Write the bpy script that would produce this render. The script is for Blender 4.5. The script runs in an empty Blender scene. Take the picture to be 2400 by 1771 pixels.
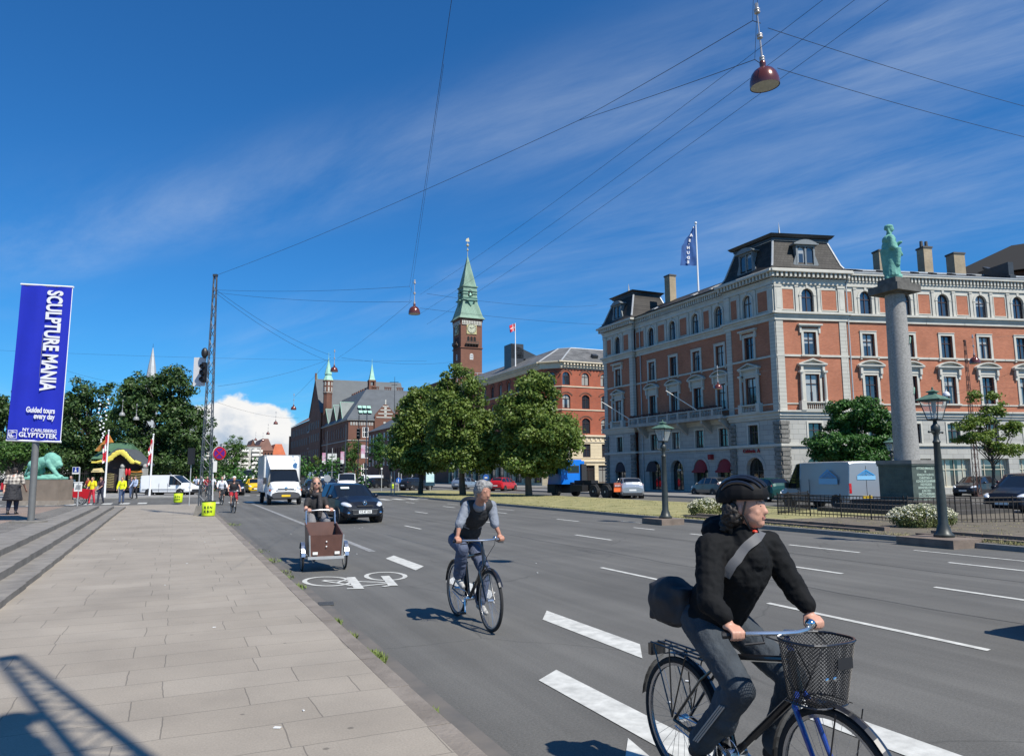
import bpy, bmesh, math, random
from mathutils import Vector, Matrix, noise, Euler
R = math.radians
random.seed(7)
scene = bpy.context.scene
col = scene.collection
# ------------------------------------------------------------------ camera
F_PX, PW, PH = 1723.0, 2400.0, 1771.0
TH, ROLL, EYE = R(7.48), -0.006, 1.78
cam_d = bpy.data.cameras.new('camera'); cam = bpy.data.objects.new('camera', cam_d); col.objects.link(cam)
cam_d.sensor_fit = 'HORIZONTAL'; cam_d.sensor_width = 36.0; cam_d.lens = 36.0*F_PX/PW
cam_d.clip_start = 0.05; cam_d.clip_end = 6000
CAMR = Matrix.Rotation(R(90)+TH, 4, 'X') @ Matrix.Rotation(ROLL, 4, 'Z')
cam.matrix_world = Matrix.Translation((0, 0, EYE)) @ CAMR
scene.camera = cam
# ------------------------------------------------------------------ light
SUN_DIR = Vector((0.682, -0.731, 0)).normalized()*math.cos(R(51.5)) + Vector((0, 0, math.sin(R(51.5))))
sl = bpy.data.lights.new('sun', 'SUN'); sl.energy = 5.0; sl.angle = R(0.53); sl.color = (1.0, 0.94, 0.84)
so = bpy.data.objects.new('sun', sl); col.objects.link(so)
so.rotation_euler = SUN_DIR.to_track_quat('Z', 'Y').to_euler(); so.location = (30, -30, 60)
scene.view_settings.view_transform = 'Standard'; scene.view_settings.look = 'None'
scene.view_settings.exposure = 0.38; scene.view_settings.gamma = 1.0
scene.cycles.max_bounces = 6; scene.cycles.transparent_max_bounces = 12
scene.cycles.diffuse_bounces = 3; scene.cycles.glossy_bounces = 3
world = bpy.data.worlds.new('World'); scene.world = world; world.use_nodes = True
def build_world():
 nt = world.node_tree; n = nt.nodes; l = nt.links; n.clear()
 out = n.new('ShaderNodeOutputWorld'); bg = n.new('ShaderNodeBackground'); bg.inputs[1].default_value = 0.05
 sky = n.new('ShaderNodeTexSky'); sky.sky_type = 'NISHITA'; sky.sun_disc = False
 sky.sun_elevation = math.asin(SUN_DIR.z); sky.sun_rotation = math.atan2(SUN_DIR.x, SUN_DIR.y)
 sky.air_density = 1.0; sky.dust_density = 0.5; sky.ozone_density = 2.0; sky.altitude = 0
 def mth(op, a, b=None, c=None, cl=False):
  m = n.new('ShaderNodeMath'); m.operation = op; m.use_clamp = cl
  for i, x in enumerate((a, b, c)):
   if x is None: continue
   if isinstance(x, (int, float)): m.inputs[i].default_value = x
   else: l.new(x, m.inputs[i])
  return m.outputs[0]
 def rng(v, a, b, c=0.0, d=1.0):
  m = n.new('ShaderNodeMapRange'); m.interpolation_type = 'SMOOTHSTEP'
  l.new(v, m.inputs[0])
  for i, x in enumerate((a, b, c, d)): m.inputs[i+1].default_value = x
  return m.outputs[0]
 tc = n.new('ShaderNodeTexCoord'); sx = n.new('ShaderNodeSeparateXYZ'); l.new(tc.outputs['Generated'], sx.inputs[0])
 X, Y, Z = sx.outputs
 zc = mth('MAXIMUM', Z, 0.02)
 # cirrus on a high flat layer
 px = mth('DIVIDE', X, mth('ADD', zc, 0.06)); py = mth('DIVIDE', Y, mth('ADD', zc, 0.06))
 cv = n.new('ShaderNodeCombineXYZ'); l.new(px, cv.inputs[0]); l.new(py, cv.inputs[1])
 mr = n.new('ShaderNodeMapping'); mr.inputs['Rotation'].default_value = (0, 0, R(-139)); l.new(cv.outputs[0], mr.inputs[0])
 mp = n.new('ShaderNodeMapping'); mp.inputs['Scale'].default_value = (0.30, 1.0, 1); mp.inputs['Location'].default_value = (2.1, 0.7, 0)
 l.new(mr.outputs[0], mp.inputs[0])
 def nz(vec, sc, det, rough, dist=0.0):
  t = n.new('ShaderNodeTexNoise'); l.new(vec, t.inputs['Vector']); t.inputs['Scale'].default_value = sc
  t.inputs['Detail'].default_value = det; t.inputs['Roughness'].default_value = rough; t.inputs['Distortion'].default_value = dist
  return t.outputs['Fac']
 big = nz(mp.outputs[0], 0.62, 4, 0.5, 0.1); fine = nz(mp.outputs[0], 2.3, 9, 0.66, 0.35)
 wis = mth('MULTIPLY', rng(big, 0.42, 0.72), rng(fine, 0.30, 0.92))
 # denser band of cirrus lower in the sky, thinning towards the zenith
 band = mth('MULTIPLY', rng(mth('MULTIPLY_ADD', X, -0.35, Z), 0.56, 0.40), rng(Z, 0.66, 0.45))
 ci = mth('MULTIPLY', mth('MULTIPLY', wis, band), 0.52, cl=True)
 # cumulus bank low over the far end of the street
 az = mth('ARCTAN2', X, Y)
 cc = n.new('ShaderNodeCombineXYZ'); l.new(mth('MULTIPLY', az, 1.0), cc.inputs[0]); l.new(mth('MULTIPLY', Z, 1.25), cc.inputs[1])
 cn = nz(cc.outputs[0], 17, 8, 0.56); cn2 = nz(cc.outputs[0], 6, 3, 0.5)
 daz = mth('ABSOLUTE', mth('SUBTRACT', az, -0.362))
 top = mth('MULTIPLY_ADD', mth('MULTIPLY', daz, daz), -8.0, 0.106)
 top2 = mth('MAXIMUM', top, 0.03)
 edge = mth('ADD', top2, mth('MULTIPLY', mth('SUBTRACT', cn, 0.5), 0.085))
 edge = mth('ADD', edge, mth('MULTIPLY', mth('SUBTRACT', cn2, 0.5), 0.05))
 cu = rng(mth('SUBTRACT', edge, Z), -0.003, 0.010)
 behind = rng(Y, -0.2, 0.3)
 cu = mth('MULTIPLY', cu, behind)
 shade = rng(mth('ADD', mth('SUBTRACT', edge, Z), mth('MULTIPLY', cn, 0.14)), 0.085, 0.165)
 m1 = n.new('ShaderNodeMixRGB'); l.new(ci, m1.inputs[0])
 hs = n.new('ShaderNodeHueSaturation'); hs.inputs['Saturation'].default_value = 1.05; hs.inputs['Value'].default_value = 1.0; l.new(sky.outputs[0], hs.inputs['Color'])
 tint = n.new('ShaderNodeMixRGB'); tint.blend_type = 'MULTIPLY'; tint.inputs[0].default_value = 1.0; l.new(hs.outputs[0], tint.inputs[1]); tint.inputs[2].default_value = (0.40, 1.30, 2.10, 1)
 l.new(tint.outputs[0], m1.inputs[1]); m1.inputs[2].default_value = (10.5, 12.0, 13.6, 1)
 cs = n.new('ShaderNodeMixRGB'); l.new(shade, cs.inputs[0]); cs.inputs[1].default_value = (14.5, 14.4, 14.2, 1); cs.inputs[2].default_value = (6.6, 8.2, 10.4, 1)
 m2 = n.new('ShaderNodeMixRGB'); l.new(cu, m2.inputs[0]); l.new(m1.outputs[0], m2.inputs[1]); l.new(cs.outputs[0], m2.inputs[2])
 l.new(m2.outputs[0], bg.inputs[0]); l.new(bg.outputs[0], out.inputs[0])
build_world()
# ------------------------------------------------------------------ placing
def ray(px, py):
 return (CAMR.to_3x3() @ Vector(((px-PW/2)/F_PX, -(py-PH/2)/F_PX, -1)))
def G(px, py, z=0.0):
 d = ray(px, py); t = (z-EYE)/d.z; return Vector((0, 0, EYE)) + d*t
def at(px, py, Y):
 d = ray(px, py); return Vector((0, 0, EYE)) + d*(Y/d.y)
ROT = R(24.483)                       # the street runs 24.5 degrees left of the view
RF = Matrix.Rotation(ROT, 4, 'Z')     # street frame: x = across to the right, y = along the street
def S(v, u, z=0.0): return RF @ Vector((v, u, z))
def uv(p): q = RF.inverted() @ p; return q.x, q.y
# ------------------------------------------------------------------ materials
MATS = {}
def mat(name, c=(0.5, 0.5, 0.5), rough=0.6, metal=0.0, var=0.0, scale=5.0, bump=0.0, bscale=None, coat=0.0, c2=None, spec=0.5, detail=4, trans=0.0):
 if name in MATS: return MATS[name]
 m = bpy.data.materials.new(name); m.use_nodes = True; MATS[name] = m
 nt = m.node_tree; n = nt.nodes; l = nt.links; b = n['Principled BSDF']
 b.inputs['Base Color'].default_value = (*c, 1); b.inputs['Roughness'].default_value = rough; b.inputs['Metallic'].default_value = metal
 b.inputs['Coat Weight'].default_value = coat; b.inputs['Coat Roughness'].default_value = 0.05
 b.inputs['Specular IOR Level'].default_value = spec
 if trans:
  b.inputs['Transmission Weight'].default_value = trans
 if var or bump or c2:
  tc = n.new('ShaderNodeTexCoord')
 if var or c2:
  t = n.new('ShaderNodeTexNoise'); t.inputs['Scale'].default_value = scale; t.inputs['Detail'].default_value = detail; t.inputs['Roughness'].default_value = 0.6
  l.new(tc.outputs['Object'], t.inputs['Vector'])
  r = n.new('ShaderNodeValToRGB'); l.new(t.outputs['Fac'], r.inputs[0])
  a = c2 or tuple(x*(1-var) for x in c); bb = c if c2 else tuple(min(1, x*(1+var)) for x in c)
  r.color_ramp.elements[0].position = 0.32; r.color_ramp.elements[1].position = 0.68
  r.color_ramp.elements[0].color = (*a, 1); r.color_ramp.elements[1].color = (*bb, 1)
  l.new(r.outputs[0], b.inputs['Base Color'])
 if bump:
  t2 = n.new('ShaderNodeTexNoise'); t2.inputs['Scale'].default_value = bscale or scale*4; t2.inputs['Detail'].default_value = 5
  l.new(tc.outputs['Object'], t2.inputs['Vector'])
  bp = n.new('ShaderNodeBump'); bp.inputs['Strength'].default_value = bump; bp.inputs['Distance'].default_value = 0.02
  l.new(t2.outputs['Fac'], bp.inputs['Height']); l.new(bp.outputs[0], b.inputs['Normal'])
 return m
def brick_mat(name, c1, c2, mortar, bw=0.24, bh=0.075, ms=0.012, plane='XZ', rough=0.85, var=0.15, big=0.4, bump=0.3, off=0.5):
 """bricks, ashlar or slabs; plane says which object axes carry the pattern"""
 if name in MATS: return MATS[name]
 m = bpy.data.materials.new(name); m.use_nodes = True; MATS[name] = m
 nt = m.node_tree; n = nt.nodes; l = nt.links; b = n['Principled BSDF']; b.inputs['Roughness'].default_value = rough; b.inputs['Specular IOR Level'].default_value = 0.2
 tc = n.new('ShaderNodeTexCoord'); sx = n.new('ShaderNodeSeparateXYZ'); l.new(tc.outputs['Object'], sx.inputs[0])
 cb = n.new('ShaderNodeCombineXYZ'); ax = {'X': 0, 'Y': 1, 'Z': 2}
 if plane == 'AZ':
  ad = n.new('ShaderNodeMath'); ad.operation = 'ADD'; l.new(sx.outputs[0], ad.inputs[0]); l.new(sx.outputs[1], ad.inputs[1]); l.new(ad.outputs[0], cb.inputs[0]); l.new(sx.outputs[2], cb.inputs[1])
 else:
  l.new(sx.outputs[ax[plane[0]]], cb.inputs[0]); l.new(sx.outputs[ax[plane[1]]], cb.inputs[1])
 t = n.new('ShaderNodeTexBrick'); l.new(cb.outputs[0], t.inputs['Vector'])
 t.inputs['Color1'].default_value = (*c1, 1); t.inputs['Color2'].default_value = (*c2, 1); t.inputs['Mortar'].default_value = (*mortar, 1)
 t.inputs['Scale'].default_value = 1; t.inputs['Mortar Size'].default_value = ms; t.inputs['Brick Width'].default_value = bw; t.inputs['Row Height'].default_value = bh
 t.inputs['Mortar Smooth'].default_value = 0.1; t.offset = off
 ns = n.new('ShaderNodeTexNoise'); ns.inputs['Scale'].default_value = big; ns.inputs['Detail'].default_value = 6; l.new(tc.outputs['Object'], ns.inputs['Vector'])
 mr = n.new('ShaderNodeMapRange'); l.new(ns.outputs['Fac'], mr.inputs[0]); mr.inputs[1].default_value = 0.25; mr.inputs[2].default_value = 0.75; mr.inputs[3].default_value = 1-var; mr.inputs[4].default_value = 1+var
 mx = n.new('ShaderNodeVectorMath'); mx.operation = 'SCALE'; l.new(t.outputs['Color'], mx.inputs[0]); l.new(mr.outputs[0], mx.inputs['Scale'])
 l.new(mx.outputs[0], b.inputs['Base Color'])
 bp = n.new('ShaderNodeBump'); bp.inputs['Strength'].default_value = bump; bp.inputs['Distance'].default_value = 0.02; bp.invert = True
 l.new(t.outputs['Fac'], bp.inputs['Height']); l.new(bp.outputs[0], b.inputs['Normal'])
 return m
# ------------------------------------------------------------------ mesh builder
class MB:
 def __init__(self, M=None):
  self.v = []; self.f = []; self.mi = []; self.M = M or Matrix.Identity(4); self.m = 0; self.sm = []; self.smooth = False
 def add(self, vs, fs):
  o = len(self.v); M = self.M
  self.v += [M @ Vector(p) for p in vs]
  for f in fs:
   self.f.append([o+i for i in f]); self.mi.append(self.m); self.sm.append(self.smooth)
  return self
 def quad(self, a, b, c, d): return self.add([a, b, c, d], [(0, 1, 2, 3)])
 def box(self, c, s, rot=None):
  x, y, z = s[0]/2, s[1]/2, s[2]/2
  vs = [Vector((sx*x, sy*y, sz*z)) for sz in (-1, 1) for sy in (-1, 1) for sx in (-1, 1)]
  if rot is not None: vs = [rot @ p for p in vs]
  c = Vector(c)
  return self.add([p+c for p in vs], [(0, 2, 3, 1), (4, 5, 7, 6), (0, 1, 5, 4), (2, 6, 7, 3), (0, 4, 6, 2), (1, 3, 7, 5)])
 def b2(self, x0, x1, y0, y1, z0, z1): return self.box(((x0+x1)/2, (y0+y1)/2, (z0+z1)/2), (abs(x1-x0), abs(y1-y0), abs(z1-z0)))
 def cone(self, p0, p1, r0, r1, n=10, cap=True):
  p0 = Vector(p0); p1 = Vector(p1); d = p1-p0
  q = d.to_track_quat('Z', 'Y') if d.length > 1e-9 else Matrix.Identity(3).to_quaternion()
  vs = []
  for p, r in ((p0, r0), (p1, r1)):
   for i in range(n):
    a = 2*math.pi*i/n; vs.append(p + q @ Vector((r*math.cos(a), r*math.sin(a), 0)))
  fs = [(i, (i+1) % n, n+(i+1) % n, n+i) for i in range(n)]
  if cap: fs += [tuple(reversed(range(n))), tuple(range(n, 2*n))]
  return self.add(vs, fs)
 def tube(self, pts, r, n=8, closed=False):
  pts = [Vector(p) for p in pts]; N = len(pts); vs = []; rs = r if isinstance(r, (list, tuple)) else [r]*N
  up = None
  for i, p in enumerate(pts):
   a = pts[i-1] if (i > 0 or closed) else pts[i]; b = pts[(i+1) % N] if (i < N-1 or closed) else pts[i]
   t = (b-a).normalized()
   if up is None: up = Vector((0, 0, 1)) if abs(t.z) < 0.9 else Vector((1, 0, 0))
   s = t.cross(up).normalized(); up = s.cross(t).normalized()
   for k in range(n):
    ang = 2*math.pi*k/n; vs.append(p + (s*math.cos(ang)+up*math.sin(ang))*rs[i])
  fs = []
  for i in range(N if closed else N-1):
   j = (i+1) % N
   for k in range(n):
    fs.append((i*n+k, i*n+(k+1) % n, j*n+(k+1) % n, j*n+k))
  if not closed: fs += [tuple(reversed(range(n))), tuple(range((N-1)*n, N*n))]
  return self.add(vs, fs)
 def lathe(self, prof, c=(0, 0, 0), n=16, axis='Z', cap=True, sx=1, sy=1, a0=0.0):
  vs = []; c = Vector(c)
  for r, z in prof:
   for i in range(n):
    a = 2*math.pi*i/n+a0; p = Vector((r*math.cos(a)*sx, r*math.sin(a)*sy, z))
    if axis == 'X': p = Vector((p.z, p.x, p.y))
    if axis == 'Y': p = Vector((p.x, p.z, p.y))
    vs.append(c+p)
  fs = []
  for j in range(len(prof)-1):
   for i in range(n): fs.append((j*n+i, j*n+(i+1) % n, (j+1)*n+(i+1) % n, (j+1)*n+i))
  if cap: fs += [tuple(reversed(range(n))), tuple(range((len(prof)-1)*n, len(prof)*n))]
  return self.add(vs, fs)
 def sph(self, c, r, n=12, m=8, rot=None):
  if not isinstance(r, (tuple, list)): r = (r, r, r)
  c = Vector(c); vs = []; fs = []
  for j in range(1, m):
   ph = math.pi*j/m
   for i in range(n):
    a = 2*math.pi*i/n; p = Vector((r[0]*math.sin(ph)*math.cos(a), r[1]*math.sin(ph)*math.sin(a), r[2]*math.cos(ph)))
    vs.append(c + (rot @ p if rot is not None else p))
  t = Vector((0, 0, r[2])); 
  if rot is not None: t = rot @ t
  vs += [c+t, c-t]; T = len(vs)-2; B = T+1
  for j in range(m-2):
   for i in range(n): fs.append((j*n+i, (j+1)*n+i, (j+1)*n+(i+1) % n, j*n+(i+1) % n))
  for i in range(n): fs.append((T, i, (i+1) % n)); fs.append((B, (m-2)*n+(i+1) % n, (m-2)*n+i))
  return self.add(vs, fs)
 def prism(self, pts, d, flip=False):
  """closed outline (3d points, planar) pushed along vector d"""
  pts = [Vector(p) for p in pts]; d = Vector(d); n = len(pts)
  vs = pts+[p+d for p in pts]
  fs = [tuple(reversed(range(n))), tuple(range(n, 2*n))]+[(i, (i+1) % n, n+(i+1) % n, n+i) for i in range(n)]
  return self.add(vs, fs)
 def build(self, name, mats, parent=None, smooth=None, angle=35, link=True):
  me = bpy.data.meshes.new(name); me.from_pydata([tuple(p) for p in self.v], [], self.f)
  if not isinstance(mats, (list, tuple)): mats = [mats]
  for m in mats: me.materials.append(m)
  if len(mats) > 1: me.polygons.foreach_set('material_index', self.mi)
  if smooth:
   me.polygons.foreach_set('use_smooth', [True]*len(me.polygons))
  me.update()
  if smooth: me.set_sharp_from_angle(angle=R(angle))
  o = bpy.data.objects.new(name, me)
  if link: col.objects.link(o)
  if parent is not None: o.parent = parent
  return o
def tag(o, label=None, cat=None, group=None, kind=None):
 if label: o['label'] = label
 if cat: o['category'] = cat
 if group: o['group'] = group
 if kind: o['kind'] = kind
 return o
def thing(name, label, cat, loc=(0, 0, 0), rz=0.0, group=None):
 o = bpy.data.objects.new(name, None); col.objects.link(o); o.location = loc; o.rotation_euler = (0, 0, rz)
 o.empty_display_size = 0.2
 return tag(o, label, cat, group)
def kids(o): return [c for c in ALLCH.get(o.name, [])] if False else list(o.children)
def copy_tree(o, parent=None):
 c = o.copy(); col.objects.link(c)
 if parent is not None: c.parent = parent
 for ch in list(o.children): copy_tree(ch, c)
 return c
def dup(o, loc, rz, label, group=None):
 c = copy_tree(o); c.location = loc; c.rotation_euler = (0, 0, rz); c['label'] = label
 if group: c['group'] = group
 return c
TMP = bpy.data.scenes.new('workshop')
def evaluated_mesh(ob):
 TMP.collection.objects.link(ob); vl = TMP.view_layers[0]; vl.update(); me = bpy.data.meshes.new_from_object(ob.evaluated_get(vl.depsgraph)); TMP.collection.objects.unlink(ob); return me
def text_mb(txt, size, M, ext=0.004, off=0.0, sx=1.0, align='CENTER', spacing=1.0):
 """letters as a thin mesh; text lies in local XY of M, facing +Z"""
 cu = bpy.data.curves.new('lettering', 'FONT'); cu.body = txt; cu.size = size; cu.extrude = ext; cu.offset = off; cu.align_x = align; cu.space_character = spacing
 cu.resolution_u = 3
 ob = bpy.data.objects.new('lettering', cu); me = evaluated_mesh(ob)
 mb = MB(M @ Matrix.Diagonal((sx, 1, 1, 1)))
 mb.add([v.co.copy() for v in me.vertices], [tuple(p.vertices) for p in me.polygons])
 return mb
def frame_M(origin, xaxis, zaxis=(0, 0, 1)):
 """x along xaxis, z up, y = z cross x (into the wall when facing it from outside with x to the right)"""
 x = Vector(xaxis).normalized(); z = Vector(zaxis).normalized(); y = z.cross(x).normalized(); z = x.cross(y)
 M = Matrix.Identity(4)
 for i in range(3): M[i][0] = x[i]; M[i][1] = y[i]; M[i][2] = z[i]; M[i][3] = origin[i]
 return M
# ================================================================== ground
def ground_mat():
 m = bpy.data.materials.new('asphalt'); m.use_nodes = True; MATS['asphalt'] = m
 nt = m.node_tree; n = nt.nodes; l = nt.links; b = n['Principled BSDF']; b.inputs['Roughness'].default_value = 0.78
 b.inputs['Specular IOR Level'].default_value = 0.35
 tc = n.new('ShaderNodeTexCoord')
 def nz(sc, det, vec=None):
  t = n.new('ShaderNodeTexNoise'); t.inputs['Scale'].default_value = sc; t.inputs['Detail'].default_value = det; t.inputs['Roughness'].default_value = 0.6
  l.new(vec or tc.outputs['Object'], t.inputs['Vector']); return t.outputs['Fac']
 def rng(v, a, b_, c, d):
  q = n.new('ShaderNodeMapRange'); l.new(v, q.inputs[0])
  for i, x in enumerate((a, b_, c, d)): q.inputs[i+1].default_value = x
  return q.outputs[0]
 def mul(a, b_):
  q = n.new('ShaderNodeMath'); q.operation = 'MULTIPLY'; l.new(a, q.inputs[0]); l.new(b_, q.inputs[1]); return q.outputs[0]
 mp = n.new('ShaderNodeMapping'); mp.inputs['Scale'].default_value = (2.2, 0.07, 1); l.new(tc.outputs['Object'], mp.inputs[0])
 tracks = rng(nz(1.0, 4, mp.outputs[0]), 0.3, 0.7, 0.80, 1.14)      # lengthwise wheel wear
 patch = rng(nz(0.35, 7), 0.3, 0.7, 0.84, 1.14)
 grain = rng(nz(55, 3), 0.3, 0.7, 0.80, 1.20)
 # sealed cracks
 v = n.new('ShaderNodeTexVoronoi'); v.feature = 'DISTANCE_TO_EDGE'; v.inputs['Scale'].default_value = 0.22
 wv = n.new('ShaderNodeMixRGB'); wv.blend_type = 'ADD'; wv.inputs[0].default_value = 0.35
 nn = n.new('ShaderNodeTexNoise'); nn.inputs['Scale'].default_value = 1.3; nn.inputs['Detail'].default_value = 6; l.new(tc.outputs['Object'], nn.inputs['Vector'])
 l.new(tc.outputs['Object'], wv.inputs[1]); l.new(nn.outputs['Color'], wv.inputs[2]); l.new(wv.outputs[0], v.inputs['Vector'])
 crack = rng(v.outputs['Distance'], 0.0, 0.0045, 0.72, 1.0)
 cmask = rng(nz(0.18, 2), 0.45, 0.55, 0.0, 1.0)
 mxx = n.new('ShaderNodeMath'); mxx.operation = 'MAXIMUM'; l.new(crack, mxx.inputs[0]); l.new(cmask, mxx.inputs[1])
 f = mul(mul(mul(tracks, patch), grain), mxx.outputs[0])
 sc = n.new('ShaderNodeVectorMath'); sc.operation = 'SCALE'; sc.inputs[0].default_value = (0.113, 0.110, 0.101); l.new(f, sc.inputs['Scale'])
 l.new(sc.outputs[0], b.inputs['Base Color'])
 bp = n.new('ShaderNodeBump'); bp.inputs['Strength'].default_value = 0.5; bp.inputs['Distance'].default_value = 0.006
 l.new(nz(90, 3), bp.inputs['Height']); l.new(bp.outputs[0], b.inputs['Normal'])
 return m
def slab_mat():
 m = bpy.data.materials.new('flagstones'); m.use_nodes = True; MATS['flagstones'] = m
 nt = m.node_tree; n = nt.nodes; l = nt.links; b = n['Principled BSDF']; b.inputs['Roughness'].default_value = 0.85
 tc = n.new('ShaderNodeTexCoord')
 def noi(sc, det=4, vec=None):
  t = n.new('ShaderNodeTexNoise'); t.inputs['Scale'].default_value = sc; t.inputs['Detail'].default_value = det; t.inputs['Roughness'].default_value = 0.62
  l.new(vec or tc.outputs['Object'], t.inputs['Vector']); return t
 wob = noi(0.9, 3); ad = n.new('ShaderNodeMixRGB'); ad.blend_type = 'LINEAR_LIGHT'; ad.inputs[0].default_value = 0.05
 l.new(tc.outputs['Object'], ad.inputs[1]); l.new(wob.outputs['Color'], ad.inputs[2])
 t = n.new('ShaderNodeTexBrick'); l.new(ad.outputs[0], t.inputs['Vector'])
 t.inputs['Color1'].default_value = (0.262, 0.230, 0.188, 1); t.inputs['Color2'].default_value = (0.285, 0.252, 0.208, 1); t.inputs['Mortar'].default_value = (0.155, 0.137, 0.113, 1)
 t.inputs['Scale'].default_value = 1; t.inputs['Brick Width'].default_value = 1.02; t.inputs['Row Height'].default_value = 0.50; t.inputs['Mortar Size'].default_value = 0.005; t.inputs['Mortar Smooth'].default_value = 0.3
 t.offset = 0.27; t.offset_frequency = 2; t.squash = 0.8; t.squash_frequency = 3
 def rng(v, a, b_, c, d):
  q = n.new('ShaderNodeMapRange'); l.new(v, q.inputs[0])
  for i, x in enumerate((a, b_, c, d)): q.inputs[i+1].default_value = x
  return q.outputs[0]
 def mul(a, b_):
  q = n.new('ShaderNodeMath'); q.operation = 'MULTIPLY'; l.new(a, q.inputs[0]); l.new(b_, q.inputs[1]); return q.outputs[0]
 v = n.new('ShaderNodeTexVoronoi'); v.inputs['Scale'].default_value = 1.9; l.new(tc.outputs['Object'], v.inputs['Vector'])
 gum = rng(v.outputs['Distance'], 0.035, 0.05, 0.55, 1.0)
 f = mul(mul(rng(noi(0.7, 5).outputs['Fac'], 0.3, 0.7, 0.84, 1.13), rng(noi(70, 3).outputs['Fac'], 0.3, 0.7, 0.86, 1.14)), gum)
 sc = n.new('ShaderNodeVectorMath'); sc.operation = 'SCALE'; l.new(t.outputs['Color'], sc.inputs[0]); l.new(f, sc.inputs['Scale'])
 l.new(sc.outputs[0], b.inputs['Base Color'])
 bp = n.new('ShaderNodeBump'); bp.inputs['Strength'].default_value = 0.4; bp.inputs['Distance'].default_value = 0.01; bp.invert = True
 l.new(t.outputs['Fac'], bp.inputs['Height']); l.new(bp.outputs[0], b.inputs['Normal'])
 return m
ASPH = ground_mat(); FLAG = slab_mat()
GRAN = mat('granite', (0.19, 0.185, 0.175), 0.8, var=0.18, scale=2.5, bump=0.3, bscale=60)
GRAN2 = mat('dark_granite', (0.195, 0.18, 0.158), 0.8, var=0.22, scale=3, bump=0.3, bscale=50)
PAINT = mat('road_paint', (0.47, 0.47, 0.44), 0.75, var=0.22, scale=7, detail=8)
PAINT_W = mat('worn_road_paint', (0.33, 0.33, 0.32), 0.75, var=0.2, scale=7, detail=8, c2=(0.13, 0.13, 0.13))
GRASS = mat('dry_grass', (0.33, 0.29, 0.13), 0.95, c2=(0.17, 0.17, 0.07), scale=1.2, bump=0.6, bscale=30, detail=8)
SOIL = mat('soil', (0.15, 0.125, 0.09), 0.95, c2=(0.085, 0.075, 0.055), scale=3, bump=0.8, bscale=20, detail=8)
def struct(name, mb, m, smooth=None):
 o = mb.build(name, m, None, smooth=smooth); o['kind'] = 'structure'; return o
def struct_s(name, mb, m):
 """structure whose mesh is written in the street frame"""
 o = mb.build(name, m, None); o.rotation_euler = (0, 0, ROT); o['kind'] = 'structure'; return o
KERB = 1.80                       # across-street position of the left kerb
struct_s('road', MB().add([(-1500, -300, 0), (1500, -300, 0), (1500, 3000, 0), (-1500, 3000, 0)], [(0, 1, 2, 3)]), ASPH)
# left pavement with its kerb, up to the side street
PAV_END = 50.0
struct_s('pavement', MB().b2(-3.2, KERB-0.16, -12, PAV_END, -0.1, 0.10), FLAG)
k = MB()
uu = -12.0
while uu < PAV_END:
 k.b2(KERB-0.16, KERB+random.uniform(-0.006, 0.006), uu, uu+0.99, -0.1, 0.103+random.uniform(-0.004, 0.004)); uu += 1.0
struct_s('kerb', k, mat('kerb_stone', (0.23, 0.20, 0.17), 0.85, c2=(0.14, 0.12, 0.10), scale=2.2, detail=9, bump=0.5, bscale=30))
struct_s('gutter', MB().add([(KERB, -12, 0.004), (KERB+0.24, -12, 0.004), (KERB+0.24, PAV_END, 0.004), (KERB, PAV_END, 0.004)], [(0, 1, 2, 3)]), mat('gutter_grit', (0.14, 0.125, 0.11), 0.9, c2=(0.085, 0.083, 0.08), scale=1.6, detail=9))
# forecourt: three long granite steps up to the paved court
COURT = 0.44
PINKP = brick_mat('court_paving', (0.27, 0.20, 0.16), (0.23, 0.18, 0.15), (0.15, 0.13, 0.11), 0.22, 0.11, 0.008, plane='XY', big=0.6, var=0.2)
st = MB()
SE = [(-2.35, 45.5, 0.19), (-2.75, 43.0, 0.315), (-3.22, 40.5, COURT)]
for i, (sv, su, sz) in enumerate(SE):
 uu = -12.0
 while uu < su:
  e = min(uu+1.6, su)-0.006
  w = 0.52
  sh = 0.52*max(0, 1-uu/40); st.b2(sv-w+(0 if i == 2 else sh), sv+sh+random.uniform(-0.004, 0.004), uu, e, -0.1, sz+random.uniform(-0.003, 0.003)); uu += 1.6
struct_s('steps', st, GRAN2)
struct_s('forecourt', MB().b2(-24, -3.735, -12, 40.3, -0.1, COURT-0.004), PINKP)
struct_s('court_border', MB().b2(-4.6, -3.733, -12, 40.3, -0.05, COURT), brick_mat('cobbles', (0.16, 0.15, 0.135), (0.22, 0.205, 0.185), (0.09, 0.085, 0.075), 0.12, 0.12, 0.014, plane='XY', big=1.5, var=0.25))
struct_s('far_pavement', MB().b2(-60, -3.205, 40.305, PAV_END, -0.1, 0.097), brick_mat('pave_far', (0.24, 0.225, 0.2), (0.20, 0.19, 0.175), (0.12, 0.11, 0.1), 0.6, 0.6, 0.012, plane='XY', big=0.5, var=0.15))
# park side pavement beyond the side street
struct_s('park_pavement', MB().b2(-90, 1.9, 70, 330, -0.1, 0.11), mat('pale_pavement', (0.24, 0.235, 0.225), 0.85, var=0.15, scale=1.2))
# central reservation
MV0, MV1, MU0, MU1 = 17.25, 27.6, -30.0, 78.0
struct_s('median_kerb', MB().b2(MV0, MV0+0.16, MU0, MU1, -0.1, 0.12).b2(MV1-0.16, MV1, 30, MU1, -0.1, 0.12).b2(MV0+0.16, MV1-0.16, MU1-0.16, MU1, -0.1, 0.12), GRAN)
gm = MB(); NX, NY = 24, 120
struct_s('median_lawn', MB().b2(MV0+0.16, MV1-0.162, 20.5, MU1-0.162, -0.1, 0.115), GRASS)
struct_s('median_soil', MB().b2(MV0+0.16, 30.8, MU0, 20.498, -0.1, 0.125).b2(27.605, 30.8, 20.5, 25.5, -0.1, 0.12), SOIL)
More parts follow.
